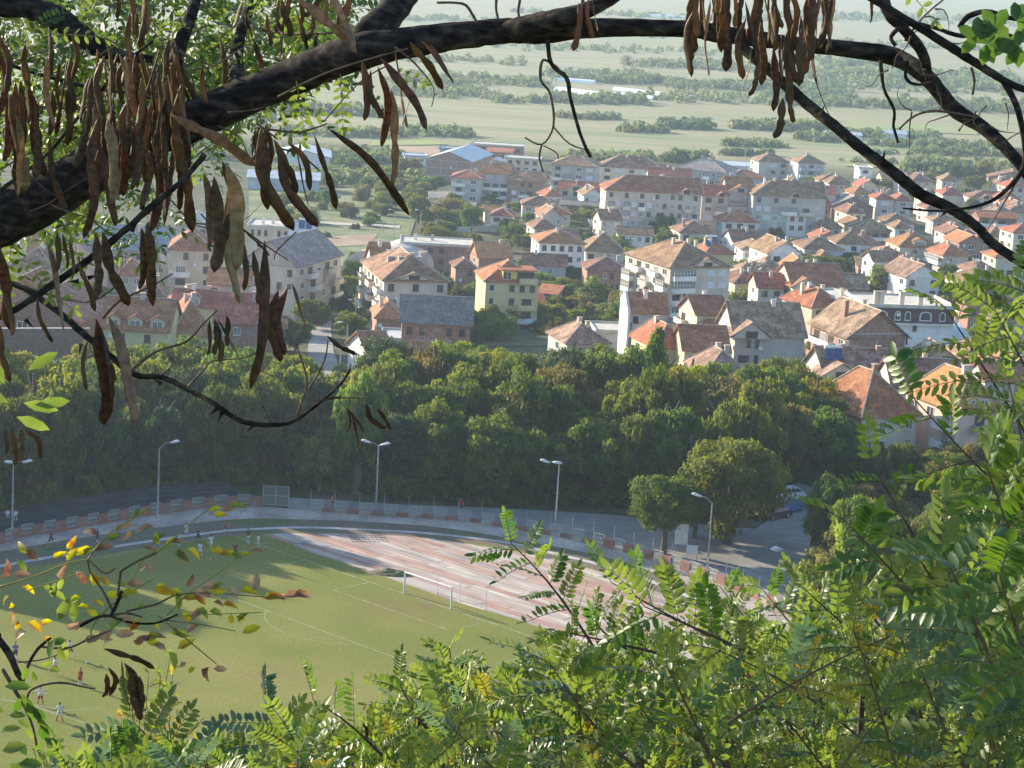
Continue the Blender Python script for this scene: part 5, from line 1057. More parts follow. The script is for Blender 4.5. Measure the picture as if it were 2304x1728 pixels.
# ---------------- people ----------------
M_skin=mat('skin',(0.42,0.24,0.16)); M_hair=mat('hair',(0.03,0.022,0.018))
CM={k:mat('cloth_'+k,c,rough=.9) for k,c in {'white':(.62,.62,.66),'black':(.03,.03,.035),'red':(.38,.04,.04),'maroon':(.22,.04,.06),'blue':(.12,.16,.35),'orange':(.6,.18,.05),'dark':(.05,.05,.07)}.items()}
def ring_body(name,paths,m,parent,n=8):
    """lofted tapering limbs sharing one mesh"""
    mb=MB()
    for P,Rr in paths: mb.tube(P,Rr,n)
    return mb.build(name,m,parent,smooth=True)
def person(px,py,rz,shirt,shorts,socks,label,pose='stand',s=1.0,pos=None,group=None):
    p=pos or G(px,py); o=thing('person',label,'person',(p.x,p.y,p.z),rz,group,(s,s,s))
    if pose=='stand': L=[((.1,0,.93),(.12,-.02,.5),(.13,.03,.08)),((-.1,0,.93),(-.13,-.03,.5),(-.15,.02,.08))]; A_=[((.19,0,1.43),(.27,.02,1.15),(.25,-.06,.9)),((-.19,0,1.43),(-.27,.02,1.15),(-.25,-.06,.9))]; lean=0
    elif pose=='run': L=[((.1,0,.93),(.12,-.28,.62),(.12,-.1,.22)),((-.1,0,.93),(-.11,.16,.5),(-.12,.5,.38))]; A_=[((.19,-.06,1.43),(.26,.22,1.2),(.22,.1,.95)),((-.19,-.06,1.43),(-.26,-.2,1.2),(-.2,-.42,1.3))]; lean=-.08
    elif pose=='kick': L=[((.1,0,.93),(.16,-.3,.6),(.2,-.45,.25)),((-.1,0,.93),(-.14,.03,.5),(-.2,.1,.08))]; A_=[((.19,0,1.43),(.42,.05,1.3),(.6,0,1.2)),((-.19,0,1.43),(-.4,.08,1.25),(-.6,.1,1.15))]; lean=.03
    elif pose=='wide': L=[((.1,0,.93),(.22,-.02,.5),(.3,.03,.08)),((-.1,0,.93),(-.2,-.03,.5),(-.26,.02,.08))]; A_=[((.19,0,1.43),(.3,.02,1.17),(.22,-.12,1.0)),((-.19,0,1.43),(-.3,.02,1.17),(-.22,-.12,1.0))]; lean=0
    else: L=[((.1,0,.5),(.14,-.42,.5),(.14,-.45,.08)),((-.1,0,.5),(-.14,-.42,.5),(-.14,-.45,.08))]; A_=[((.19,0,1.0),(.25,-.1,.75),(.15,-.35,.6)),((-.19,0,1.0),(-.25,-.1,.75),(-.15,-.35,.6))]; lean=0
    dz=-.43 if pose=='sit' else 0
    hd=[((0,lean,1.5+dz),(0,lean-.01,1.56+dz),(0,lean-.015,1.6+dz),(0,lean-.02,1.67+dz),(0,lean-.01,1.74+dz),(0,lean,1.785+dz)),(.055,.055,.075,.095,.085,.04)]
    V=[]; paths=[hd,[((0,lean*.2,.9+dz),(0,lean*.5,1.2+dz),(0,lean,1.45+dz),(0,lean,1.52+dz)),(.13,.13,.14,.06)]]
    for h,k,f in L:
        paths.append([(h,k,f),(.085,.058,.04)]); paths.append([(f,(f[0],f[1]-.07,f[2]-.045),(f[0],f[1]-.2,f[2]-.055)),(.045,.045,.03)])
    for a,e,wr in A_:
        paths.append([(a,e,wr),(.05,.042,.03)]); d=(Vector(wr)-Vector(e)).normalized(); h0=Vector(wr)
        paths.append([(h0,h0+d*.05,h0+d*.09),(.028,.036,.03)])
        sd=d.orthogonal().normalized()
        for q in range(4): 
            t=h0+d*.08+sd*(q-1.5)*.018; paths.append([(t,t+d*(.05+.01*(q in(1,2))),t+d*.08+Vector((0,-.012,0))),(.009,.008,.006)])
        t=h0+d*.03+sd*.03; paths.append([(t,t+sd*.025+d*.03,t+sd*.03+d*.055),(.011,.009,.007)])
    # face: nose and ears
    paths.append([((0,lean-.1,1.69+dz),(0,lean-.125,1.655+dz)),(.01,.016)])
    for sx in (-1,1): paths.append([((sx*.085,lean,1.69+dz),(sx*.1,lean,1.65+dz)),(.018,.012)])
    b=ring_body('body',paths,M_skin,o)
    ring_body('hair',[[((0,lean+.015,1.66+dz),(0,lean+.02,1.73+dz),(0,lean+.01,1.79+dz),(0,lean,1.815+dz)),(.1,.108,.085,.03)]],M_hair,o)
    sp_=[[((0,lean*.3,.93+dz),(0,lean*.4,1.02+dz),(0,lean*.6,1.25+dz),(0,lean,1.42+dz),(0,lean,1.5+dz)),(.17,.155,.17,.185,.08)]]
    for a,e,wr in A_: m_=Vector(a).lerp(Vector(e),.75); sp_.append([(Vector(a).lerp(Vector((0,lean,a[2])),.35),a,m_),(.09,.08,.068)])
    ring_body('shirt',sp_,CM[shirt],o)
    sh=[[((0,0,.86+dz),(0,0,.98+dz)),(.165,.155)]]
    for h,k,f in L: sh.append([(h,Vector(h).lerp(Vector(k),.8 if shorts!='dark' else 1.0)),(.115,.105)])
    ring_body('shorts' ,sh,CM[shorts],o)
    if socks:
        ring_body('socks',[[(Vector(k).lerp(Vector(f),.25),f),(.06,.048)] for h,k,f in L],CM[socks],o)
    return o
PP=[(419,1210,.3,'white','white','white','player all in white at the left end of the far group by the kerb','stand'),
(403,1231,-.2,'white','black','white','player in white shirt and black shorts, leftmost of the far group','stand'),
(445,1221,.8,'dark','dark',None,'player in dark clothes between two white shirted players','run'),
(450,1253,2.6,'white','white','white','player in white with legs apart near the small ball','wide'),
(474,1237,3.0,'white','white','white','player in white walking behind the small ball','run'),
(507,1207,1.2,'maroon','white','red','player in red and white stripes on the kerb line','run'),
(558,1222,.6,'dark','white','white','player in dark shirt and white shorts before the kerb','stand'),
(529,1254,.1,'maroon','black','white','player in maroon bib and black shorts, nearest of the far group','wide'),
(581,1235,2.0,'white','white','white','player all in white at the right end of the far group','stand'),
(114,1227,1.6,'maroon','dark',None,'person in dark clothes walking along the track at the left','run'),
(219,1222,1.4,'dark','black','white','person in dark top walking along the track near the yellow leaves','stand'),
(34,1484,.2,'blue','dark','white','player in blue shirt behind the dark stem at the left edge','stand'),
(122,1518,1.3,'white','red','red','player in white shirt and red shorts behind the branch','run'),
(157,1480,.9,'white','red','white','farther player in white and red behind the green leaves','kick'),
(180,1543,-.5,'red','red','white','player in red behind a dry leaf at the lower left','stand'),
(90,1586,.4,'white','red','red','player in white shirt and red shorts beside the ball','kick'),
(134,1623,3.1,'white','white','red','player in white with red socks standing nearest at the lower left','wide'),
(1037,1152,.4,'red','dark',None,'person in red top standing behind the mesh barriers','stand')]
for a in PP: person(*a[:7],pose=a[7])
for i,(x,y) in enumerate([(190,1112),(203,1110)]):
    q=inset(terr_line,-1.2-3.5*1.3)[7]+Vector((i*.9,0,0)); person(0,0,.3,'white','blue','white',['spectator in white sitting on the terrace, left one','spectator in white sitting on the terrace, right one'][i],'sit',pos=Vector((q.x,q.y,.62)))
# cyclist
q=G(746,1146); person(0,0,1.5,'orange','dark',None,'person in orange top riding a bicycle behind the barriers','sit',pos=Vector((q.x,q.y,.45)))
bk=thing('bicycle','dark bicycle ridden behind the mesh barriers','bicycle',q,1.5)
for y in (-.75,.35):
    n=18; MB().tube([(0,y+.33*math.cos(2*math.pi*i/n),.34+.33*math.sin(2*math.pi*i/n)) for i in range(n+1)],[.025]*(n+1),5,cap=False).build('wheel',M_tyre,bk)
MB().tube([(0,-.75,.34),(0,-.6,.95)],[.02]*2,6).tube([(0,-.62,.85),(0,-.05,.8)],[.02]*2,6).tube([(0,-.62,.8),(0,-.15,.3)],[.02]*2,6).tube([(0,-.05,.85),(0,-.15,.3)],[.02]*2,6).tube([(0,.35,.34),(0,-.15,.3)],[.02]*2,6).build('bike_frame',PM['dark'],bk)
MB().tube([(-.25,-.6,.98),(.25,-.6,.98)],[.018]*2,6).build('handlebar',M_steel,bk); MB().box(-.07,.07,-.1,.15,.86,.92).build('saddle',M_tyre,bk)
def ball(px,py,z,label):
    g=G(px,py); o=thing('football',label,'ball',(g.x,g.y,.11+z)); mb=MB(); n=14; P=[]
    for i in range(9):
        a=math.pi*i/8; P.append((0,0,-.11*math.cos(a)))
    mb.tube(P,[max(.003,.11*math.sin(math.pi*i/8)) for i in range(9)],n); mb.build('ball_cover',M_white,o,smooth=True)
    mb=MB()
    for a,b in ((0,0),(1.2,.3),(2.5,-.4),(3.8,.5),(5,-.2)): 
        d=Vector((math.cos(a)*math.cos(b),math.sin(a)*math.cos(b),math.sin(b))); mb.tube([d*.104,d*.112],[.035]*2,5)
    mb.build('ball_patches',M_dk,o)
ball(105,1578,.6,'white football in the air beside the player with red shorts'); ball(473,1260,0,'small white football on the far grass'); ball(194,1500,0.3,'white football right of the red player'); ball(559,1224,0,'white football at the feet of the dark shirted player')
# ---------------- foreground locust tree ----------------
M_limb=mat('dark_furrowed_bark',(0.012,0.010,0.009),(0.075,0.06,0.045),55,0.95,1.0,10,stretch=(.45,1,1),c3=(0.03,0.026,0.022),spec=0.08,ramp=(.36,.68))
M_twig=mat('twig_bark',(0.07,0.045,0.03),(0.13,0.09,0.06),40,0.8,0.4,4)
M_green_stem=mat('green_yellow_stalk',(0.30,0.28,0.07),(0.22,0.20,0.05),20,0.6,transl=.2)
def podmat(n,a,b,tr):
    m=mat(n,a,b,4,0.5,0.35,4,stretch=(2,2,3.5),transl=tr,rand=0.5,spec=0.35,c3=tuple((x+y)/2 for x,y in zip(a,b))); return m
M_pod=podmat('dry_seed_pod',(0.055,0.028,0.012),(0.14,0.078,0.034),0.45); M_pod2=podmat('pale_seed_pod',(0.15,0.10,0.05),(0.26,0.19,0.11),0.35)
def leafm(n,c1,c2,tr,rough=.45,c3=None): return mat(n,c1,c2,22,rough,0.15,5,transl=tr,spec=0.4,c3=c3,coord='World')
M_leafA=leafm('locust_leaf',(0.090,0.145,0.030),(0.155,0.205,0.050),0.44)
M_leafB=leafm('locust_leaf_dark',(0.045,0.105,0.022),(0.095,0.16,0.03),0.42)
M_leafC=leafm('locust_leaf_bluish',(0.07,0.13,0.07),(0.12,0.18,0.09),0.35,.35)
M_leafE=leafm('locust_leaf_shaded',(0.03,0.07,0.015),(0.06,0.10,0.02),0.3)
M_leafD=leafm('locust_leaf_turning',(0.20,0.22,0.03),(0.26,0.22,0.05),0.4)
M_leafY=leafm('locust_leaf_yellowing',(0.26,0.31,0.03),(0.22,0.10,0.03),0.5,c3=(0.30,0.29,0.03))
M_leafBr=leafm('locust_leaf_withered',(0.14,0.07,0.035),(0.38,0.26,0.15),0.25,.3)
lt=thing('locust_tree','old locust tree with dark limbs and hanging brown seed pods framing the view','tree',(-2.3,6.0,T(6.0)))
def W2L(o,p): return Vector(p)-Vector(o.location)
def limb(name,P,parent=lt,m=M_limb,disp=True,n=10,seg=7,bump=.07,loc=None):
    if disp and P[0][2] in (9,) and len(P)>7: rj=random.Random(len(P)); P=[(x+rj.gauss(0,4),y+rj.gauss(0,4),r*.72,Y) for x,y,r,Y in P]; bump=.16
    Q=[tuple(q) for q in cr(P,seg)]; pts=[];rad=[]
    for i,(x,y,r,Y) in enumerate(Q):
        if disp: x,y,r=x/.96,y/.96,r/.96
        w_=at(x,y,Y); pts.append(W2L(parent,w_)); rad.append(max(r,.4)*Y/FPX*(.9 if r>28 else 1))
    return MB().tube(pts,rad,n,bump=bump,seed=int(abs(P[0][0])+P[-1][1])).build(name,m,parent,smooth=True)
tb=Vector((-2.3,6.0,T(6.0)-.5)); st=at(-60/.96,500/.96,5.7)
mb=MB(); pp=[W2L(lt,tb),W2L(lt,tb+Vector((.05,0,2.2))),W2L(lt,Vector((-2.1,5.9,73.2))),W2L(lt,Vector((-1.75,5.8,74.35))),W2L(lt,st)]
q=[tuple(v) for v in cr([tuple(p) for p in pp],6)]; mb.tube(q,list(np.interp(np.linspace(0,1,len(q)),[0,.5,1],[.17,.12,.075])),14,bump=.06).build('trunk',M_limb,lt,smooth=True)
limb('limb',[(-60,500,68,5.7),(60,445,66,5.7),(180,375,60,5.7),(290,312,54,5.65),(400,268,50,5.6),(500,222,47,5.6),(600,180,45,5.6),(700,138,44,5.55),(780,110,44,5.5),(880,92,37,5.5),(1000,76,33,5.5),(1100,66,31,5.5),(1180,70,24,5.5),(1300,60,20,5.5),(1480,62,18,5.5),(1560,74,19,5.5),(1700,92,16,5.5),(1830,106,18,5.5),(1930,122,20,5.5),(2000,165,18,5.4),(2060,235,17,5.4),(2130,280,15,5.35),(2200,350,13,5.3),(2260,430,13,5.3),(2400,560,9,5.3),(2560,640,5,5.35),(2720,680,1.5,5.4)],n=14,bump=.06)
limb('limb',[(760,120,40,5.5),(810,60,38,5.55),(850,20,36,5.6),(900,-60,34,5.7),(1000,-260,20,5.8),(1080,-500,5,5.9)])
limb('limb',[(1080,72,28,5.5),(1150,55,26,5.45),(1230,35,22,5.4),(1300,8,16,5.4),(1360,-30,14,5.4),(1500,-120,9,5.4),(1650,-190,2,5.4)])
limb('limb',[(1600,100,12,5.5),(1660,150,12,5.45),(1740,222,12,5.4),(1800,270,12,5.35),(1860,320,12,5.35),(1930,372,13,5.3),(1990,420,13,5.3),(2050,448,12,5.3),(2110,490,11,5.25),(2150,530,11,5.25),(2250,590,10,5.2),(2400,640,6,5.2),(2560,670,1.5,5.2)])
limb('limb',[(440,325,9,5.4),(390,385,9,5.35),(330,440,10,5.3),(270,495,10,5.3),(200,560,11,5.3),(120,612,11,5.25),(30,662,10,5.2),(-50,700,10,5.2)])
limb('limb',[(-40,595,9,5.6),(40,620,9,5.6),(110,662,10,5.55),(170,720,11,5.5),(220,775,11,5.45),(290,805,9,5.4),(350,818,9,5.4),(410,840,8,5.35),(460,880,8,5.3),(520,912,8,5.3),(590,920,7,5.3),(640,902,6,5.3),(690,870,5,5.3),(740,830,4,5.3),(765,800,3,5.3)],n=8)
limb('branch',[(350,270,17,5.6),(372,180,18,5.7),(385,110,16,5.75),(410,40,13,5.8),(435,-40,11,5.9)])
limb('branch',[(520,220,20,5.6),(510,150,17,5.8),(515,90,13,5.9),(535,30,10,6.0),(560,-30,9,6.1)])
limb('branch',[(-40,10,28,5.9),(60,15,26,5.9),(140,50,26,5.85),(200,95,22,5.8),(260,120,14,5.8),(330,128,8,5.8)])
limb('branch',[(1860,-160,5,5.3),(1900,-30,12,5.3),(1920,30,12,5.3),(1950,60,12,5.3),(1990,110,12,5.3),(2005,160,10,5.35),(2010,175,7,5.4)])
limb('branch',[(1800,-90,7,5.0),(1860,-20,8,5.0),(1930,25,8,5.0),(2000,68,9,5.0),(2070,112,10,5.0),(2130,150,9,5.0),(2180,180,8,5.0),(2240,200,7,5.0),(2400,230,4,5.0),(2520,235,1,5.0)],n=8)
limb('branch',[(2168,175,8,5.0),(2190,215,7,5.0),(2205,260,7,5.0),(2215,330,7,5.0),(2204,375,6,5.0),(2140,435,4,5.0),(2040,455,3,5.0),(1950,450,2,5.0)],n=7)
tw=[[(1183,85,6,5.4),(1190,135,6,5.4),(1222,170,7,5.4),(1235,215,6,5.4),(1255,290,6,5.4),(1275,342,7,5.4)],[(1205,150,4,5.4),(1172,132,4,5.4),(1168,170,4,5.4),(1190,205,4,5.4),(1195,270,4,5.4),(1170,312,3,5.4),(1130,298,3,5.4)],[(1195,270,2.5,5.4),(1230,310,2.5,5.4),(1270,325,2.5,5.4)],[(1170,312,3,5.4),(1165,340,3,5.4),(1175,370,2.5,5.4)],[(1172,315,2,5.4),(1200,330,2,5.4),(1205,345,2,5.4)],
[(940,5,4,5.5),(1000,10,4,5.5),(1020,30,5,5.5),(1030,50,5,5.5)],[(1070,-5,4,5.5),(1072,20,4,5.5),(1078,45,4,5.5)],[(1125,-10,4,5.5),(1118,20,4,5.5),(1125,40,4,5.5)],
[(1900,130,6,5.3),(1912,190,5,5.3),(1930,235,5,5.3),(1933,275,5,5.3),(1940,310,6,5.3)],[(1942,280,3,5.3),(1970,255,3,5.3),(2010,240,4,5.3),(2060,245,4,5.3),(2110,255,3,5.3)],
[(1935,100,6,5.3),(1925,80,6,5.3),(1960,55,7,5.3),(2020,62,7,5.3),(2080,78,7,5.3),(2140,70,6,5.3),(2212,85,6,5.3),(2300,110,2,5.3)],[(1958,130,5,5.3),(1955,165,5,5.3),(1980,182,5,5.3),(2015,175,5,5.3)],
[(2070,60,8,5.2),(2090,35,8,5.2),(2130,25,9,5.2),(2180,35,8,5.2),(2230,45,7,5.2),(2300,80,3,5.2)],[(2100,145,4,5),(2105,175,4,5),(2100,205,4,5)],[(1755,160,2,5.4),(1775,215,1.5,5.4),(1800,265,1.5,5.4)],[(1955,90,3,5.3),(2000,30,3,5.3),(2060,-20,3,5.3)],[(2205,370,3,5),(2170,440,2,5),(2130,500,2,5)],
[(0,410,6,5.6),(100,330,5,5.6),(170,250,5,5.6),(240,170,6,5.5),(260,140,6,5.5),(330,90,5,5.5)],[(0,130,5,5.8),(80,160,5,5.8),(200,190,5,5.8),(300,205,6,5.8),(420,230,5,5.7),(600,200,4,5.7)],[(60,230,4,5.7),(150,235,4,5.7),(250,245,4,5.7)],[(540,55,4,5.9),(620,75,4,5.8),(720,70,4,5.7)],
[(555,275,3,5.3),(640,285,4,5.3),(690,275,3,5.3),(705,268,3,5.3)],[(600,320,3,5.3),(650,335,3,5.3),(690,370,3,5.3)],[(555,265,3,5.3),(600,300,3,5.3)],
[(285,800,4,5.4),(340,760,4,5.4),(400,740,4,5.4),(440,700,3,5.4),(470,670,3,5.4)],[(405,838,3,5.4),(440,800,3,5.4),(460,780,3,5.4),(520,775,2,5.4),(560,760,3,5.4)],[(640,900,4,5.3),(665,830,4,5.3),(650,780,3,5.3),(640,740,3,5.3)],[(668,840,3,5.3),(700,780,3,5.3),(708,735,2,5.3)],[(690,868,3,5.3),(730,860,3,5.3),(790,860,2,5.3)],[(590,920,3,5.3),(570,880,2,5.3),(560,870,2,5.3)],[(340,815,3,5.4),(370,790,3,5.4),(365,770,2,5.4)],
[(220,690,4,5.3),(260,650,4,5.3),(330,620,3,5.3),(370,590,3,5.3)],[(0,600,4,5.4),(120,640,4,5.4),(200,650,3,5.3),(260,610,3,5.3)],[(640,500,2,5.3),(600,540,2,5.3),(590,560,2,5.3)],[(500,480,3,5.3),(560,520,3,5.3),(620,565,2,5.3)],
[(855,100,3,5.2),(900,140,3,5.2),(935,190,2,5.2),(930,230,2,5.2)],[(600,210,3,5.1),(700,160,3,5.1),(800,130,3,5.1),(880,105,3,5.1)],[(700,262,2,5.2),(780,180,2,5.2),(840,140,3,5.2)]]
rq=random.Random(77)
for i in range(26):
    x=rq.uniform(-20,520); y=rq.uniform(-10,470); a=rq.uniform(-.5,1.2); L_=rq.uniform(90,230); Y=rq.uniform(5.1,5.6); P=[]
    for k in range(5): P.append((x,y,2.6-.45*k,Y)); x+=math.cos(a)*L_/4; y+=math.sin(a)*L_/4; a+=rq.gauss(0,.35)
    tw.append(P)
for i in range(16):
    x=rq.uniform(1880,2200); y=rq.uniform(10,420)*(.4+.6*(x-1850)/350); a=rq.uniform(-2.6,2.6); P=[]
    for k in range(4): P.append((x,y,2.4-.5*k,5.2)); x+=math.cos(a)*rq.uniform(14,34); y+=math.sin(a)*rq.uniform(14,34); a+=rq.gauss(0,.6)
    tw.append(P)
for t in tw: limb('twig',[(x+rq.gauss(0,1.6),y+rq.gauss(0,1.6),r*(.82-.3*k/len(t)),Y) for k,(x,y,r,Y) in enumerate(t)],m=M_twig if t[0][2]<5 else M_limb,n=6,seg=4,bump=.16)
# thorns and buds on the limbs
mb=MB(); rt=random.Random(5)
for (x,y) in [(305,452),(330,455),(285,500),(170,608),(190,600),(55,690),(175,742),(215,790),(250,815),(1690,100),(1995,150),(2150,300),(2120,270),(2170,540),(2050,452),(1960,80),(2030,205),(1905,350),(1830,300),(1770,250),(2100,480),(480,890),(550,915),(350,830),(420,850),(470,880)]:
    p=W2L(lt,at(x/.96,y/.96,5.3)); d=Vector((rt.uniform(-1,1),0,rt.uniform(-1,1))).normalized()
    mb.tube([p,p+d*.012,p+d*.026],[.006,.003,.0005],5)
mb.build('thorn_set',M_limb,lt)
# pods
def pod_mesh(seed,m):
    r=random.Random(seed); N=18; n=8; mb=MB(); tw_=r.uniform(-.9,.9); cv=r.uniform(-.06,.06)*(2 if seed%4==0 else 1); fat=r.uniform(.9,1.15); ph=r.uniform(0,6)
    base=0; vs=[];fs=[]
    pinch=r.random()*.6+.2
    for i in range(N+1):
        t=i/N; wd=.070*fat*(min(1,(1-t)/.1)**.5 if t<1 else .08)*(1 if t>0 else .1)
        if t<.3: wd*=.12+.88*math.sin(t/.3*math.pi/2)**1.3
        wd*=1-.35*math.exp(-((t-pinch)/.05)**2)*(seed%2); wd*=1+.10*math.sin(21*t+ph)*(.4+t)
        th=.012*(.5+.8*abs(math.sin(math.pi*t*7+ph)))*(1 if 0.02<t<.98 else .2)
        cx=cv*math.sin(math.pi*t)*1.3+.012*math.sin(9*t+ph); a0=tw_*t
        for j in range(n):
            a=2*math.pi*j/n; x=math.cos(a)*wd; y=math.sin(a)*th
            vs.append((cx+x*math.cos(a0)-y*math.sin(a0),x*math.sin(a0)+y*math.cos(a0)+.03*math.sin(3*t+ph),-t))
    for i in range(N):
        for j in range(n): fs.append((i*n+j,i*n+(j+1)%n,(i+1)*n+(j+1)%n,(i+1)*n+j))
    fs.append(tuple(range(n))[::-1]); fs.append(tuple(N*n+j for j in range(n)))
    mb.add(vs,fs); return mb.mesh('seed_pod',m,True)
PODS=[pod_mesh(s,M_pod) for s in range(9)]+[pod_mesh(20+s,M_pod2) for s in range(4)]
PODS3=[pod_mesh(40+s,podmat('sunlit_tint_seed_pod',(0.20,0.085,0.025),(0.34,0.16,0.05),0.6)) for s in range(1)]+[]  # brighter orange pod copy, glow of sun through the pods put into its colour
PODS3+=[pod_mesh(44+s,PODS3[0].materials[0]) for s in range(4)]
rp_=random.Random(11); npod=0
def pod(x,y,Lp,ang=0,Y=5.2,pale=False,par=None,wide=1.0,me=None,turn=None):
    """top at display pixel, Lp long in display px, ang = lean of the tip to the right in degrees"""
    global npod; par=par or lt; npod+=1
    s=Lp/.96*Y/FPX; o=ob('seed_pod',me or (rp_.choice(PODS[9:]) if pale else rp_.choice(PODS[:9])),par,W2L(par,at(x/.96,y/.96,Y)))
    tz=turn if turn is not None else rp_.uniform(-1.35,1.35)
    o.rotation_euler=(Matrix.Rotation(-R(ang)-ROLL,4,'Y')@Matrix.Rotation(rp_.uniform(-.15,.15),4,'X')@Matrix.Rotation(tz,4,'Z')).to_euler()
    o.scale=(min(s,.26)*wide*1.05 if s>.1 else s*wide*1.25,s,s); 
def cluster(x0,x1,y0,y1,n,L0,L1,Y=5.2,a=8,pale=.2):
    for i in range(int(n*1.25)): pod(rp_.uniform(x0,x1),rp_.uniform(y0,y1),rp_.uniform(L0*.75,L1*.95),rp_.gauss(0,a),Y+rp_.uniform(-.2,.3),rp_.random()<pale,wide=.82)
for a in [(640,0,170,48,5.0,True,1.1,.2),(700,-30,150,25,5.0,True,1.0,.3),(370,248,215,60,4.6,True,.95,.1),(705,275,262,43,5.1,False,.55,.3),(780,130,130,3,5.1,False,1.2,0),(800,150,110,15,5.1,False,1.1,.3),(815,140,180,2,5.0,False,.8,.3),(820,125,185,33,5.0,False,.9,.2),(843,190,220,0,5.1,True,.75,.2),(885,90,125,35,5.1,True,1.1,.1),(910,88,115,38,5.1,True,.8,.4),(930,95,75,30,5.1,False,.7,.4),(850,110,170,10,5.15,True,.35,.9),(900,185,90,-20,5.15,True,.35,.9),
 (565,275,180,3,5.2,False,1.15,.1),(560,280,230,18,5.15,False,1.0,.2),(590,300,130,22,5.2,False,1.0,.3),(600,320,190,26,5.2,False,.9,.5),(622,305,120,22,5.1,False,1.1,.3),(680,290,170,14,5.2,False,.5,.6),(640,330,120,12,5.2,False,.4,.9),
 (480,345,190,-2,5.1,False,1.1,.2),(490,350,240,3,5.0,True,1.15,.1),(460,380,210,0,5.1,False,1.1,.2),(500,370,290,2,5.15,True,1.0,.3),(440,370,170,2,5.1,True,.9,.2),(515,500,130,5,5.1,False,1.0,.3),(570,520,330,-6,5.0,False,.8,.2),(545,540,120,5,5.1,False,1.0,.2),(570,560,100,3,5.1,False,.9,.2),(600,625,160,2,5.1,False,1.2,.1),(620,620,150,-3,5.1,False,1.2,.1),(630,610,130,14,5.1,True,.6,.5),(520,490,90,45,5.0,False,.35,.4),
 (205,500,150,0,5.2,False,1.1,.2),(220,500,175,17,5.1,False,1.1,.1),(303,490,140,-3,5.1,False,1.2,.1),(320,480,160,2,5.1,False,1.2,.2),(322,520,150,0,5.1,False,1.1,.1),(170,570,110,18,5.1,True,1.0,.2),(123,500,90,-2,5.2,False,1.1,.4),(135,505,80,4,5.2,False,.9,.6),(150,515,90,2,5.2,False,.8,.6),(80,640,110,14,5.2,False,.7,.5),(100,520,200,10,5.2,True,.7,.6),(205,690,245,2,5.0,False,1.1,.2),(235,680,250,13,5.0,True,.8,.2),(215,700,140,8,5.0,False,.8,.6),(190,735,110,-3,5.0,False,.7,.6),(240,780,90,-2,5.0,False,.9,.3),
 (452,690,80,-3,5.2,False,.9,.5),(462,690,95,8,5.2,False,1.1,.2),(470,695,75,-6,5.2,False,1.1,.2),(490,680,70,-2,5.2,False,1.1,.2),(470,690,100,28,5.2,True,.5,.5),(705,725,78,56,5.2,False,.9,.2),
 (745,880,75,35,5.2,False,.8,.3),(760,900,75,10,5.2,False,.8,.4),(790,870,75,35,5.2,False,1.2,.2),(815,880,60,30,5.2,False,1.1,.1),(740,855,70,-80,5.2,False,.7,.3),(750,885,50,0,5.2,False,.8,.2),
 (10,925,60,0,5.1,False,1.1,.2),(25,925,85,3,5.1,False,1.0,.3),(45,925,75,-2,5.1,False,1.0,.2),(55,925,80,20,5.1,False,1.2,.1),(0,530,190,3,5.1,False,1.2,.2),(2,620,110,12,5.1,True,1.1,.2),(0,700,130,8,5.1,False,.9,.3),
 (1880,-10,60,2,5.2,False,1.1,.2),(1690,210,90,-10,5.1,False,1.3,.1),(1712,190,75,2,5.1,False,1.1,.1),(1640,130,80,-15,5.1,False,1.0,.1)]:
    x,y,L_,an,Y,pl,wd,tn=a; pod(x,y,L_,an,Y,pl,wide=wd*.8,turn=tn)
cluster(-10,60,40,300,14,110,190,5.1,5); cluster(60,160,50,300,10,110,180,5.2,5); cluster(190,400,80,340,46,120,220,5.2,6,.12); cluster(230,330,-40,40,5,80,130,4.9,6,.5); cluster(350,470,60,160,5,80,130,5.4)
for i in range(34): pod(rp_.uniform(190,400),rp_.uniform(100,260),rp_.uniform(60,130),rp_.gauss(0,8),5.45+rp_.uniform(0,.3),me=rp_.choice(PODS3),wide=.9)
for i in range(14): pod(rp_.uniform(520,700),rp_.uniform(-20,90),rp_.uniform(50,100),rp_.gauss(0,10),5.7,me=rp_.choice(PODS3),wide=.9)
for i in range(8): pod(rp_.uniform(530,580),rp_.uniform(262,300),rp_.uniform(50,110),rp_.gauss(0,8),5.4,me=rp_.choice(PODS3),wide=.9)
cluster(640,800,-60,10,6,60,110,5.2,15)
cluster(1240,1290,-40,10,4,70,110,5.2); cluster(1490,1800,-70,20,34,110,170,5.1,4,.15); cluster(1600,1770,30,110,14,90,150,5.15,4,.1)
# the hundred largest pods stay parts of their own, the small rest is one mass
_ps=sorted([o for o in lt.children if o.name.startswith('seed_pod')],key=lambda o:-o.scale.z)[100:]
if _ps:
    mb=MB()
    for o in _ps:
        M=Matrix.LocRotScale(o.location,o.rotation_euler,o.scale); me=o.data
        mb.add([M@v.co for v in me.vertices],[tuple(p.vertices) for p in me.polygons])
    for o in _ps: bpy.data.objects.remove(o)
    _o=mb.build('seed_pods_mass',M_pod,lt,smooth=True); _o['kind']='stuff'
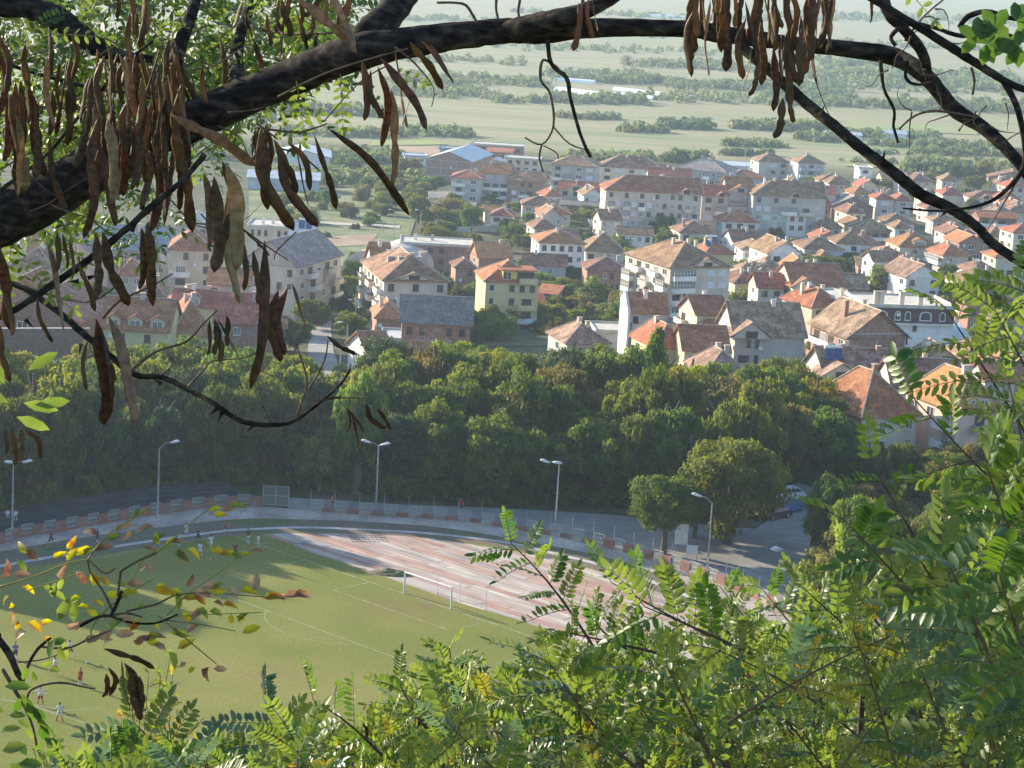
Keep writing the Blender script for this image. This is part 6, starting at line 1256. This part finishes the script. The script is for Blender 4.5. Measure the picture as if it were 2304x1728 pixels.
# ---------------- compound leaves ----------------
class Leaves:
    def __init__(s,seed): s.V={};s.g=np.random.default_rng(seed);s.st=MB()
    def leaflets(s,m,base,d,nrm,L_,Wd,curl=0.15,f=.28):
        """arrays of leaflets: base (n,3), direction d, normal nrm, length L_, width Wd"""
        n=len(base); sd=np.cross(d,nrm); sd/=np.linalg.norm(sd,axis=1)[:,None]+1e-9
        L_=np.broadcast_to(np.asarray(L_,float),(n,))[:,None]; Wd=np.broadcast_to(np.asarray(Wd,float),(n,))[:,None]
        out=[]
        for t,w_ in ((0,0),(.35,1),(.75,.85),(1,0)):
            c=base+d*L_*t-nrm*L_*curl*t*t
            out.append(c)
            if w_: out.append(c+sd*Wd*w_*.5+nrm*Wd*w_*f*.5); out.append(c-sd*Wd*w_*.5+nrm*Wd*w_*f*.5)
        s.V.setdefault(m,[]).append(np.stack(out,1))   # order c0,c1,l1,r1,c2,l2,r2,c3
    def compound(s,m,p,d,up,L_,pairs,ll,droop=.25,gap=1.0,curl=.15,stalk=True,wr=.40):
        g=s.g; p=np.array(p,float); d=np.array(d,float); d/=np.linalg.norm(d); up=np.array(up,float); up-=d*up.dot(d); up/=np.linalg.norm(up)+1e-9
        lift=g.normal(0,.3); t=np.linspace(.12,.97,pairs); P=p+np.outer(t*L_,d)-np.outer(droop*L_*t*t,[0,0,1]); side=np.cross(d,up)
        if stalk:
            tt=np.linspace(0,1,4); Q=p+np.outer(tt*L_,d)-np.outer(droop*L_*tt*tt,[0,0,1]); s.st.tube([tuple(q) for q in Q],[.0011,.001,.0008,.0005],3,cap=False)
        for sg in (-1,1):
            keep=g.random(pairs)<gap; n=int(keep.sum())
            if n==0: continue
            ang=g.normal(1.12,.07,n)[:,None]; dd=d*np.cos(ang)+sg*side*np.sin(ang)+up*g.normal(lift,.08,(n,1)); dd/=np.linalg.norm(dd,axis=1)[:,None]
            nn=up+g.normal(0,.18,(n,3))+g.normal(0,.25,3); nn-=dd*np.sum(nn*dd,1)[:,None]; nn/=np.linalg.norm(nn,axis=1)[:,None]
            l=ll*g.uniform(.8,1.12,n)*(1-.25*np.abs(t[keep]-.5)); s.leaflets(m,P[keep],dd,nn,l,l*wr,curl)
        s.leaflets(m,P[-1:],d[None],up[None],ll,ll*wr,curl)
    def shoot(s,mats,base,tip,nl,LL,ll,pairs=7,rad=.004,droop=.25,spread=1.0):
        g=s.g; base=np.array(base);tip=np.array(tip); ax=tip-base; Ln=np.linalg.norm(ax); ax/=Ln; sag=g.normal(0,.05)*Ln
        pts=[base+ax*Ln*t+np.array([0,0,1])*(sag*math.sin(math.pi*t)) for t in np.linspace(0,1,6)]
        s.st.tube([tuple(p) for p in pts],list(np.linspace(rad,.0012,6)),5,cap=False)
        h=np.cross(ax,[0,-1,.2]); h/=np.linalg.norm(h)
        for i in range(nl):
            t=.12+.88*i/max(nl-1,1); p=base+ax*Ln*t+np.array([0,0,1])*(sag*math.sin(math.pi*t)); sg=-1 if i%2 else 1
            an=g.normal(.95,.18)*(1-.55*t*(i==nl-1)); d=ax*math.cos(an)+h*sg*math.sin(an)*spread+np.array([0,1,0])*g.normal(0,.35)+np.array([0,0,.15])
            up=np.array([g.normal(0,.5),g.normal(-.55,.4),1.0]); m=mats[int(g.integers(len(mats)))]
            s.compound(m,p,d,up,LL*g.uniform(.75,1.15)*(1-.3*t),pairs+int(g.integers(-1,2)),ll*g.uniform(.85,1.1),droop)
    def build(s,parent,stem_mat,lname='foliage'):
        loc=np.array(parent.location)
        for m,L_ in s.V.items():
            A=np.concatenate(L_)-loc; n=len(A); V=A.reshape(-1,3)
            F=np.array([(0,1,2),(1,4,2),(4,5,2),(4,7,5),(0,3,1),(1,3,4),(4,3,6),(4,6,7)]); F=(F[None]+8*np.arange(n)[:,None,None]).reshape(-1,3).astype(np.int32)
            me=bpy.data.meshes.new(lname); me.vertices.add(len(V)); me.vertices.foreach_set('co',V.ravel()); me.loops.add(F.size); me.loops.foreach_set('vertex_index',F.ravel()); me.polygons.add(len(F)); me.polygons.foreach_set('loop_start',np.arange(0,F.size,3,dtype=np.int32)); me.polygons.foreach_set('use_smooth',np.ones(len(F),bool)); me.materials.append(m); me.update(calc_edges=True)
            ob(lname,me,parent)
        if s.st.v:
            s.st.v=[tuple(np.array(v)-loc) for v in s.st.v]; s.st.build('leaf_stalks',stem_mat,parent)
def w(px,py,Y): return tuple(at(px,py,Y))
# leaves on the overhead tree
LV=Leaves(3)
for i in range(430):
    x=rnd.uniform(-40,760); y=rnd.uniform(-60,520)*(1 if x<330 else .62)
    if x>420 and y>200: y*=.5
    if x>560: y*=.45
    Y=rnd.uniform(5.9,8.5); a=rnd.uniform(0,6.28)
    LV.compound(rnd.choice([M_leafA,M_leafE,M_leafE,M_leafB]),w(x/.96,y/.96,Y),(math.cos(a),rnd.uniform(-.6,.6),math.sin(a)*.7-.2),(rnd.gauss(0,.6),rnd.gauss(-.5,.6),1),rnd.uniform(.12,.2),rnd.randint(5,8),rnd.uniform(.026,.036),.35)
for i in range(260):
    x=rnd.uniform(-40,640); y=rnd.uniform(-50,330)*(1 if x<300 else .6); Y=rnd.uniform(5.75,6.6); a=rnd.uniform(0,6.28)
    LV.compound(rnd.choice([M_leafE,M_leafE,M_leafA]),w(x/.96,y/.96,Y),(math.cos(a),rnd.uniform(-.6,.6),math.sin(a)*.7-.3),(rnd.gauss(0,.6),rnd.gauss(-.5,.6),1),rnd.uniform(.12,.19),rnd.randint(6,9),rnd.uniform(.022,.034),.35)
for (x,y,dx,dz,n,Y,L_) in [(640,175,.2,-.9,6,5.3,.10),(735,160,.1,-1,7,5.4,.11),(560,240,1,.1,5,5.3,.13),(600,270,.7,-.4,3,5.3,.06),(100,75,1,.1,6,5.6,.14),(130,490,1,0,5,5.4,.1),(230,515,.6,-.4,4,5.4,.09),(60,560,.4,-.6,4,5.3,.09),(80,600,.7,-.5,4,5.3,.1),(850,155,1,-.2,4,5.6,.07),(1960,-20,.6,-.5,3,5.1,.08)]:
    LV.compound(M_leafA,w(x/.96,y/.96,Y),(dx,0,dz),(.1,-1,.4),L_,n,.026,.1)
for (x,y,s) in [(2150,60,1.3),(2130,95,1.2),(2180,85,1.3),(2110,80,1.2),(2170,115,1.1),(2200,100,1.2),(2195,45,1.1)]:
    for k in range(5):
        a=rnd.uniform(0,6.28); p=np.array([w(x/.96,y/.96,4.9)]); d=np.array([(math.cos(a),.1,math.sin(a))]); LV.leaflets(M_leafB,p,d,np.array([(.0,-1,.3)]),.035*s,.02*s)
for (x,y,a) in [(60,800,35),(20,870,160),(35,900,-20),(50,870,-10),(10,830,120),(75,875,10)]:
    p=np.array([w(x/.96,y/.96,4.2)]); d=np.array([(math.cos(R(a)),.1,math.sin(R(a)))]); LV.leaflets(M_leafA,p,d,np.array([(.1,-1,.3)]),.062,.02)
LV.build(lt,M_green_stem)
# ---------------- dry yellowing branch at the lower left ----------------
dl=thing('locust_sapling','thin locust sapling with withered yellow and brown leaves at the lower left','sapling',(-.95,5.0,T(5.0)))
def fl(P,m,Y=4.9,nm='twig'): limb(nm,[(x,y,r,Y) for x,y,r in P],dl,m,disp=False,n=6,seg=5,bump=.1)
MB().tube([W2L(dl,(-.95,5.0,T(5)-.3)),W2L(dl,(-1.05,4.98,72.2)),W2L(dl,w(-40,1400,4.95)),W2L(dl,w(-5,1432,4.9))],[.03,.02,.010,.009],8).build('stem',M_limb,dl,smooth=True)
fl([(-10,1430,9),(20,1470,9),(40,1515,8),(60,1552,3)],M_limb); fl([(5,1505,5),(38,1560,5),(60,1600,4),(75,1640,3),(85,1690,3)],M_twig); fl([(60,1575,3),(70,1552,3),(110,1538,3),(150,1537,3),(185,1545,2),(215,1550,1.5)],M_twig)
fl([(50,1545,3),(62,1500,4),(85,1460,4),(115,1435,3.5)],M_limb); fl([(90,1455,3),(150,1458,3),(195,1440,3),(250,1418,2)],M_twig); fl([(40,1490,2),(90,1485,2),(140,1470,1.5)],M_twig); fl([(180,1408,5),(235,1385,4),(290,1400,3),(350,1402,3),(400,1382,2.5)],M_limb)
fl([(250,1385,4),(262,1360,5),(275,1330,4)],M_limb); fl([(235,1388,3),(250,1385,3),(285,1380,3),(320,1388,2.5)],M_twig); fl([(285,1375,3),(350,1360,3),(400,1338,2),(480,1335,1.3),(640,1347,1)],M_twig)
fl([(205,1432,2),(208,1410,2),(240,1370,2),(290,1335,2),(345,1302,1.6)],M_green_stem); fl([(255,1380,3.5),(235,1335,3),(205,1290,2.5),(197,1260,2)],M_twig); fl([(197,1260,2.5),(240,1205,2),(290,1172,2),(345,1136,1.6)],M_green_stem)
fl([(265,1340,3),(270,1300,3),(272,1285,4)],M_twig); fl([(272,1285,3),(310,1262,3),(350,1245,3)],M_twig); fl([(350,1245,3),(400,1205,2),(450,1160,1.6),(500,1124,1.3)],M_green_stem); fl([(282,1350,1.5),(300,1300,1.5),(320,1262,1.3),(350,1240,1)],M_green_stem)
fl([(0,1320,3),(60,1303,2),(150,1268,2),(200,1258,2)],M_green_stem); fl([(60,1330,1.5),(130,1305,1.5),(195,1285,1.2)],M_green_stem); fl([(375,1385,1.8),(430,1330,1.6),(490,1290,1.4),(541,1248,1.2)],M_green_stem); fl([(355,1385,2),(420,1438,1.8),(488,1495,1.4)],M_green_stem); fl([(370,1395,1.5),(450,1405,1),(530,1420,1)],M_twig)
fl([(385,1388,1.5),(460,1383,1),(590,1378,1)],M_green_stem); fl([(260,1278,2),(235,1290,2),(200,1260,1.5)],M_twig)
DL=Leaves(9)
def lf(x,y,a,l=26,m=None,Y=4.9,wd=.5,curl=.5):
    p=np.array([w(x,y,Y)]); aa=R(a)+rnd.gauss(0,.1); d=np.array([(math.cos(aa),rnd.uniform(-.3,.3),math.sin(aa))]); d/=np.linalg.norm(d)
    nn=np.array([(rnd.gauss(0,.6),-.7,rnd.uniform(.2,1))]); nn-=d*(nn*d).sum(); nn/=np.linalg.norm(nn); L_=l/FPX*Y
    DL.leaflets(m or rnd.choice([M_leafY,M_leafY,M_leafBr,M_leafBr,M_leafA]),p,d,nn,L_,L_*wd,curl*rnd.uniform(.6,1.5),rnd.uniform(.5,1.3) if m is None else .3)
pts=[(60,1285,120),(85,1260,150),(120,1255,40),(150,1262,60),(170,1250,30),(190,1250,70),(210,1240,35),(150,1235,50),(60,1245,130),(30,1300,20),(50,1320,-20),(90,1320,0),(110,1335,-10),(20,1340,200),(25,1355,-90),(5,1300,60),(240,1215,30),(262,1200,60),(300,1165,70),(312,1160,40),(290,1190,-100),(220,1205,160),(345,1185,180),(345,1225,70),(360,1225,120),(375,1230,60),(385,1220,30),(390,1240,-20),(400,1235,-60),(350,1240,150),(335,1270,200),(340,1290,100),(420,1235,-10),(470,1238,0),(495,1246,10),(520,1245,-15),(460,1215,-60),(540,1250,25),(560,1240,20),(470,1150,35),(500,1150,20),(515,1140,15),(480,1160,10),(170,1285,-40),(205,1285,-60),(225,1300,-20),(130,1300,60),(125,1310,-100),(260,1310,-30),(285,1315,20),(235,1340,10),(210,1355,-10),(185,1345,200),(175,1365,0),(195,1375,-20),(270,1385,-40),(300,1370,20),(350,1320,10),(380,1325,-20),(420,1320,60),(435,1330,0),(440,1345,-20),(410,1345,160),(395,1340,-70),(455,1325,20),(480,1320,30),(510,1325,-30),(540,1330,20),(570,1330,80),(590,1345,10),(600,1345,25),(625,1345,20),(640,1342,25),(660,1340,10),(480,1355,-10),(500,1360,20),(520,1380,-80),(530,1385,-30),(470,1375,-10),(410,1375,-40),(440,1370,-30),(395,1410,-60),(430,1395,50),(420,1425,60),(535,1400,60),(545,1425,30),(340,1400,-20),(310,1390,-100),(260,1430,10),(255,1440,200),(300,1440,-40),(330,1435,20),(340,1440,180),(345,1450,-20),(215,1435,20),(190,1440,10),(360,1430,190),(385,1425,10),(380,1465,-40),(400,1460,30),(420,1490,210),(440,1500,220),(470,1500,240),(480,1505,0),(330,1445,0),(250,1420,60),(60,1400,-20),(90,1405,30),(130,1395,60),(150,1415,20),(170,1420,70),(100,1430,-60),(60,1420,200),(20,1375,-60),(40,1395,-100)]
for (x,y,a) in pts: lf(x,y,a,rnd.uniform(24,44))
for (x,y,a,l) in [(270,1335,10,45),(345,1325,-5,48),(470,1330,0,42),(125,1330,60,36),(130,1395,70,60),(410,1345,20,45),(140,1440,-80,50),(165,1400,80,55)]: lf(x,y,a,l,M_leafA if x<200 else M_leafY,curl=.1,wd=.45)
for (x,y,a,l) in [(150,1440,200,40),(125,1435,250,60),(160,1400,100,40),(130,1455,-60,38),(60,1500,-90,36),(75,1510,-80,30),(90,1500,30,30),(110,1505,0,28),(10,1545,10,60),(50,1560,-70,65),(45,1570,-110,50),(60,1580,-60,60),(75,1590,-50,50),(85,1610,-60,60),(90,1630,-70,50),(40,1620,-20,35),(20,1610,20,40),(55,1640,-40,35),(10,1600,170,40),(100,1660,-30,50),(5,1690,20,60),(20,1720,-10,60),(0,1650,30,50),(40,1720,10,60),(80,1690,60,30),(100,1700,20,35),(60,1700,120,35),(110,1660,-40,35),(120,1680,-60,30)]: lf(x,y,a,l,rnd.choice([M_leafB,M_leafB,M_leafA]),Y=4.4,curl=.2)
DL.build(dl,M_green_stem)
for a in [(222,1402,125,68,4.8,False,.7,.3),(235,1440,72,-2,4.8,False,1.1,.2),(228,1455,60,-8,4.8,False,1.2,.2),(262,1425,120,8,4.8,True,.5,.5),(268,1430,80,8,4.8,False,1.0,.2),(282,1440,125,10,4.8,False,.9,.3),(275,1435,110,12,4.8,False,1.0,.3),(300,1460,80,2,4.8,False,.9,.3)]:
    x,y,L_,an,Y,pl,wd,tn=a; pod(x,y,L_,an,Y,pl,par=dl,wide=wd,turn=tn)
# ---------------- locust thicket at the lower right ----------------
topb=[(200,1810),(230,1740),(280,1700),(340,1680),(430,1695),(520,1680),(620,1680),(700,1650),(780,1660),(870,1600),(930,1520),(1000,1475),(1060,1510),(1130,1520),(1190,1500),(1240,1475),(1330,1475),(1420,1445),(1520,1430),(1620,1400),(1700,1385),(1780,1365),(1860,1350),(1920,1345),(1970,1340),(2020,1335),(2120,1320),(2200,1290),(2304,1230),(2400,1200)]
areas=[(200,700,'low green locust shrub along the bottom left of the thicket',4.6),(640,1040,'locust shrub with reddish pods at the bottom centre',6.2),(1000,1360,'bright green locust shrub below the paved area',5.2),(1300,1660,'dense locust shrub in front of the barrier end',5.8),(1600,1960,'locust shrub with yellowish leaflets below the lot entrance',6.6),(1900,2330,'large leaved locust shrub filling the lower right corner',4.8)]
shr=[]
for k,(x0,x1,lb,Yc) in enumerate(areas):
    xc=(x0+x1)/2; p=at(xc,1900,Yc); o=thing('locust_shrub',lb,'shrub',(p.x,Yc+.5,T(Yc+.5)),0,'locust shrubs of the foreground thicket'); S=Leaves(40+k)
    root=np.array([p.x,Yc+.5,T(Yc+.5)-.2]); stm=MB()
    for j in range(5):
        tx=x0+(x1-x0)*(j+.5)/5; e=np.array(w(tx,itp(topb,tx)+170,Yc+.3*(j%3))); q=[root+np.array([.1*(j-2),0,0]),root*.5+e*.5+np.array([0,.1,-.15]),e]
        Q=[tuple(v) for v in cr([tuple(v) for v in q],5)]; stm.tube([tuple(np.array(v)-np.array(o.location)) for v in Q],list(np.linspace(.022,.006,len(Q))),7,bump=.1)
    stm.build('stem',M_twig,o,smooth=True)
    nsh=int((x1-x0)*.34)
    for j in range(nsh):
        u=rnd.random(); tx=rnd.uniform(x0,x1); ty=itp(topb,tx)+ (u**1.15)*(1760-itp(topb,tx))*1.0+rnd.uniform(5,30)
        if ty>1800: continue
        Y=Yc*rnd.uniform(.8,1.0)+ (u*.0)+rnd.random()**1.5*4.2; Ln=rnd.uniform(.28,.5)*(Y/5.5)**.3
        dx=rnd.gauss(.35 if tx>1000 else .1,.45); dy=rnd.uniform(.5,1.0)
        tip=np.array(w(tx,ty,Y)); base=tip+np.array([dx*Ln,rnd.uniform(-.1,.25)*Ln,-dy*Ln])
        mats=[M_leafA,M_leafA,M_leafB] if rnd.random()<.55 else ([M_leafA,M_leafA,M_leafC] if rnd.random()<.7 else [M_leafA,M_leafA,M_leafD])
        S.shoot(mats,base,tip,rnd.randint(6,9),rnd.uniform(.11,.17),rnd.uniform(.017,.029),rnd.randint(8,11),.003)
    shr.append((o,S))
def special(k,bx,by,tx,ty,Y,nl,LL,ll,mats=None,pairs=8,rad=.004,spread=1.0,droop=.2):
    shr[k][1].shoot(mats or [M_leafA,M_leafA,M_leafB],w(bx,by,Y+.05),w(tx,ty,Y),nl,LL,ll,pairs,rad,droop,spread)
special(2,1345,1470,1150,1222,5.4,13,.125,.027); special(2,1430,1470,1310,1365,5.6,6,.12,.026); special(3,1480,1470,1260,1420,5.2,8,.13,.027)
special(3,1640,1450,1375,1310,5.3,11,.15,.028); special(3,1710,1480,1450,1365,4.9,7,.17,.036); special(3,1650,1430,1545,1320,6.5,8,.14,.027); special(4,1730,1450,1620,1320,7.5,8,.14,.027)
special(4,1840,1460,1715,1325,6.5,8,.16,.03); special(4,1970,1470,1810,1325,5.6,9,.17,.03); special(4,2000,1430,1890,1260,6.0,9,.16,.03)
special(1,1030,1600,1012,1462,6.0,9,.13,.026); special(1,960,1640,900,1540,6,7,.14,.026); special(0,420,1760,300,1625,4.8,7,.15,.034,[M_leafC,M_leafA]); special(0,700,1760,600,1610,4.8,7,.15,.034,[M_leafC,M_leafA]); special(0,860,1700,705,1575,5.4,7,.14,.03)
special(2,1430,1728,1235,1490,4.6,10,.16,.03); special(3,1620,1760,1500,1500,4.5,9,.17,.034); special(5,2180,1740,2070,1500,4.2,9,.19,.04,[M_leafA,M_leafC])
special(5,2330,1010,2125,690,4.9,8,.17,.030,[M_leafA]); special(5,2360,1250,2270,860,4.8,9,.18,.033,[M_leafA,M_leafA,M_leafB]); special(5,2360,1200,2050,890,4.1,7,.12,.040,[M_leafB,M_leafA,M_leafB],6,.003); special(5,2340,1350,2220,1050,4.1,9,.15,.046,[M_leafA,M_leafB],6)
special(5,2140,1440,1900,1170,4.3,6,.12,.042,[M_leafA,M_leafB],6,.003); special(5,2240,1480,2050,1230,4.4,8,.15,.045,[M_leafB,M_leafA],6); special(5,2400,1000,2240,700,4.6,10,.18,.032,[M_leafA]); special(5,2420,1300,2270,1050,4.2,9,.17,.04,[M_leafA,M_leafB]); special(5,2360,900,2300,640,4.7,9,.18,.032,[M_leafA])
special(5,2180,1400,1960,1040,4.7,9,.13,.036,[M_leafA,M_leafB],7); special(5,2260,1560,2120,1240,4.0,11,.17,.045,[M_leafA,M_leafC],7); special(5,2340,1560,2250,1300,3.8,9,.17,.05,[M_leafB],6)
for o,S in shr: S.build(o,M_twig)
for (x,y,n,k) in [(985,1460,5,1),(925,1560,5,1),(790,1590,3,1),(1000,1500,3,1),(1560,1700,2,3)]:
    for j in range(n): pod(x+rnd.uniform(-20,20),y-30,rnd.uniform(40,60),rnd.gauss(0,10),6.2,False,par=shr[k][0],wide=1.1)
# small bush with tiny yellow flowers/leaves and low dark shrubs on the slope
for (x,y,wp,hp,Y,cl,lb) in [(355,1500,150,230,9,'olive','yellow green bush standing before the grass at the lower left'),(90,1690,110,130,9,'green','small bush at the lower left corner')]:
    p=at(x,y+hp,Y); pz=at(x,y,Y).z; g0=T(Y); o=thing('hillside_bush',lb,'bush',(p.x,Y,g0)); S=Leaves(int(x)); rr=random.Random(x)
    for j in range(26):
        tip=np.array([p.x+rr.gauss(0,wp/FPX*Y*.32),Y+rr.gauss(0,.15),rr.uniform(at(x,y+hp,Y).z,pz)]); tip[0]=p.x+(tip[0]-p.x)*min(1,(pz+.05-tip[2])/.25)
        S.shoot([M_leafY,M_leafA] if cl=='olive' else [M_leafA,M_leafB],tip-np.array([rr.gauss(0,.05),0,.3]),tip,6,.07,.016,5,.002)
    mb=MB()
    for j in range(5): mb.tube([(0,0,-.1),(rr.uniform(-.1,.1),0,(pz-g0)*.6),(rr.uniform(-.2,.2),rr.uniform(-.1,.1),(pz-g0)*.93)],[.02,.01,.004],5)
    mb.build('stem',M_twig,o); S.build(o,M_twig)
# trees further down the slope, behind the thicket
hs=[(1080,1640,17),(1250,1600,24),(1420,1540,20),(1560,1500,30),(1700,1440,24),(1850,1400,34),(1990,1340,26),(2130,1330,36),(2270,1280,28),(900,1700,20),(720,1740,16),(1180,1720,14),(1500,1640,14),(1800,1560,16),(2050,1480,16),(2230,1450,18),(500,1760,16),(1950,1290,48),(2120,1250,55),(2290,1200,60)]
for i,(x,y,Y) in enumerate(hs):
    q=at(x,y,Y); Hm=q.z-T(Y)
    if Hm<1.2: continue
    tree(0,0,Hm,max(3.2,Hm*.9),'bush' if Hm<4 else 'broad','green' if Hm<4 or i%2 else 'yellow',f'leafy hillside tree below the thicket, {"far down the slope" if Y>40 else "halfway down" if Y>22 else "just behind the shrubs"}, towards the {"left" if x<1100 else "middle" if x<1700 else "right"}','hillside trees behind the thicket',name='hillside_tree',pos=Vector((q.x,Y,0)),trunk=.15)
# ---------------- haze ----------------
def haze():
    m=bpy.data.materials.new('air_haze'); m.use_nodes=True; t=m.node_tree; t.nodes.remove(t.nodes['Principled BSDF'])
    v=t.nodes.new('ShaderNodeVolumePrincipled'); v.inputs['Color'].default_value=(0.66,0.83,1.0,1); v.inputs['Density'].default_value=HAZE; v.inputs['Anisotropy'].default_value=0.35
    t.links.new(v.outputs[0],t.nodes['Material Output'].inputs['Volume'])
    o=MB().box(-7200,7200,-120,9300,-44.5,86).build('haze',m); o['kind']='stuff'; o['label']='pale blue air haze over the town and plain'
HAZE=0.00011
haze()
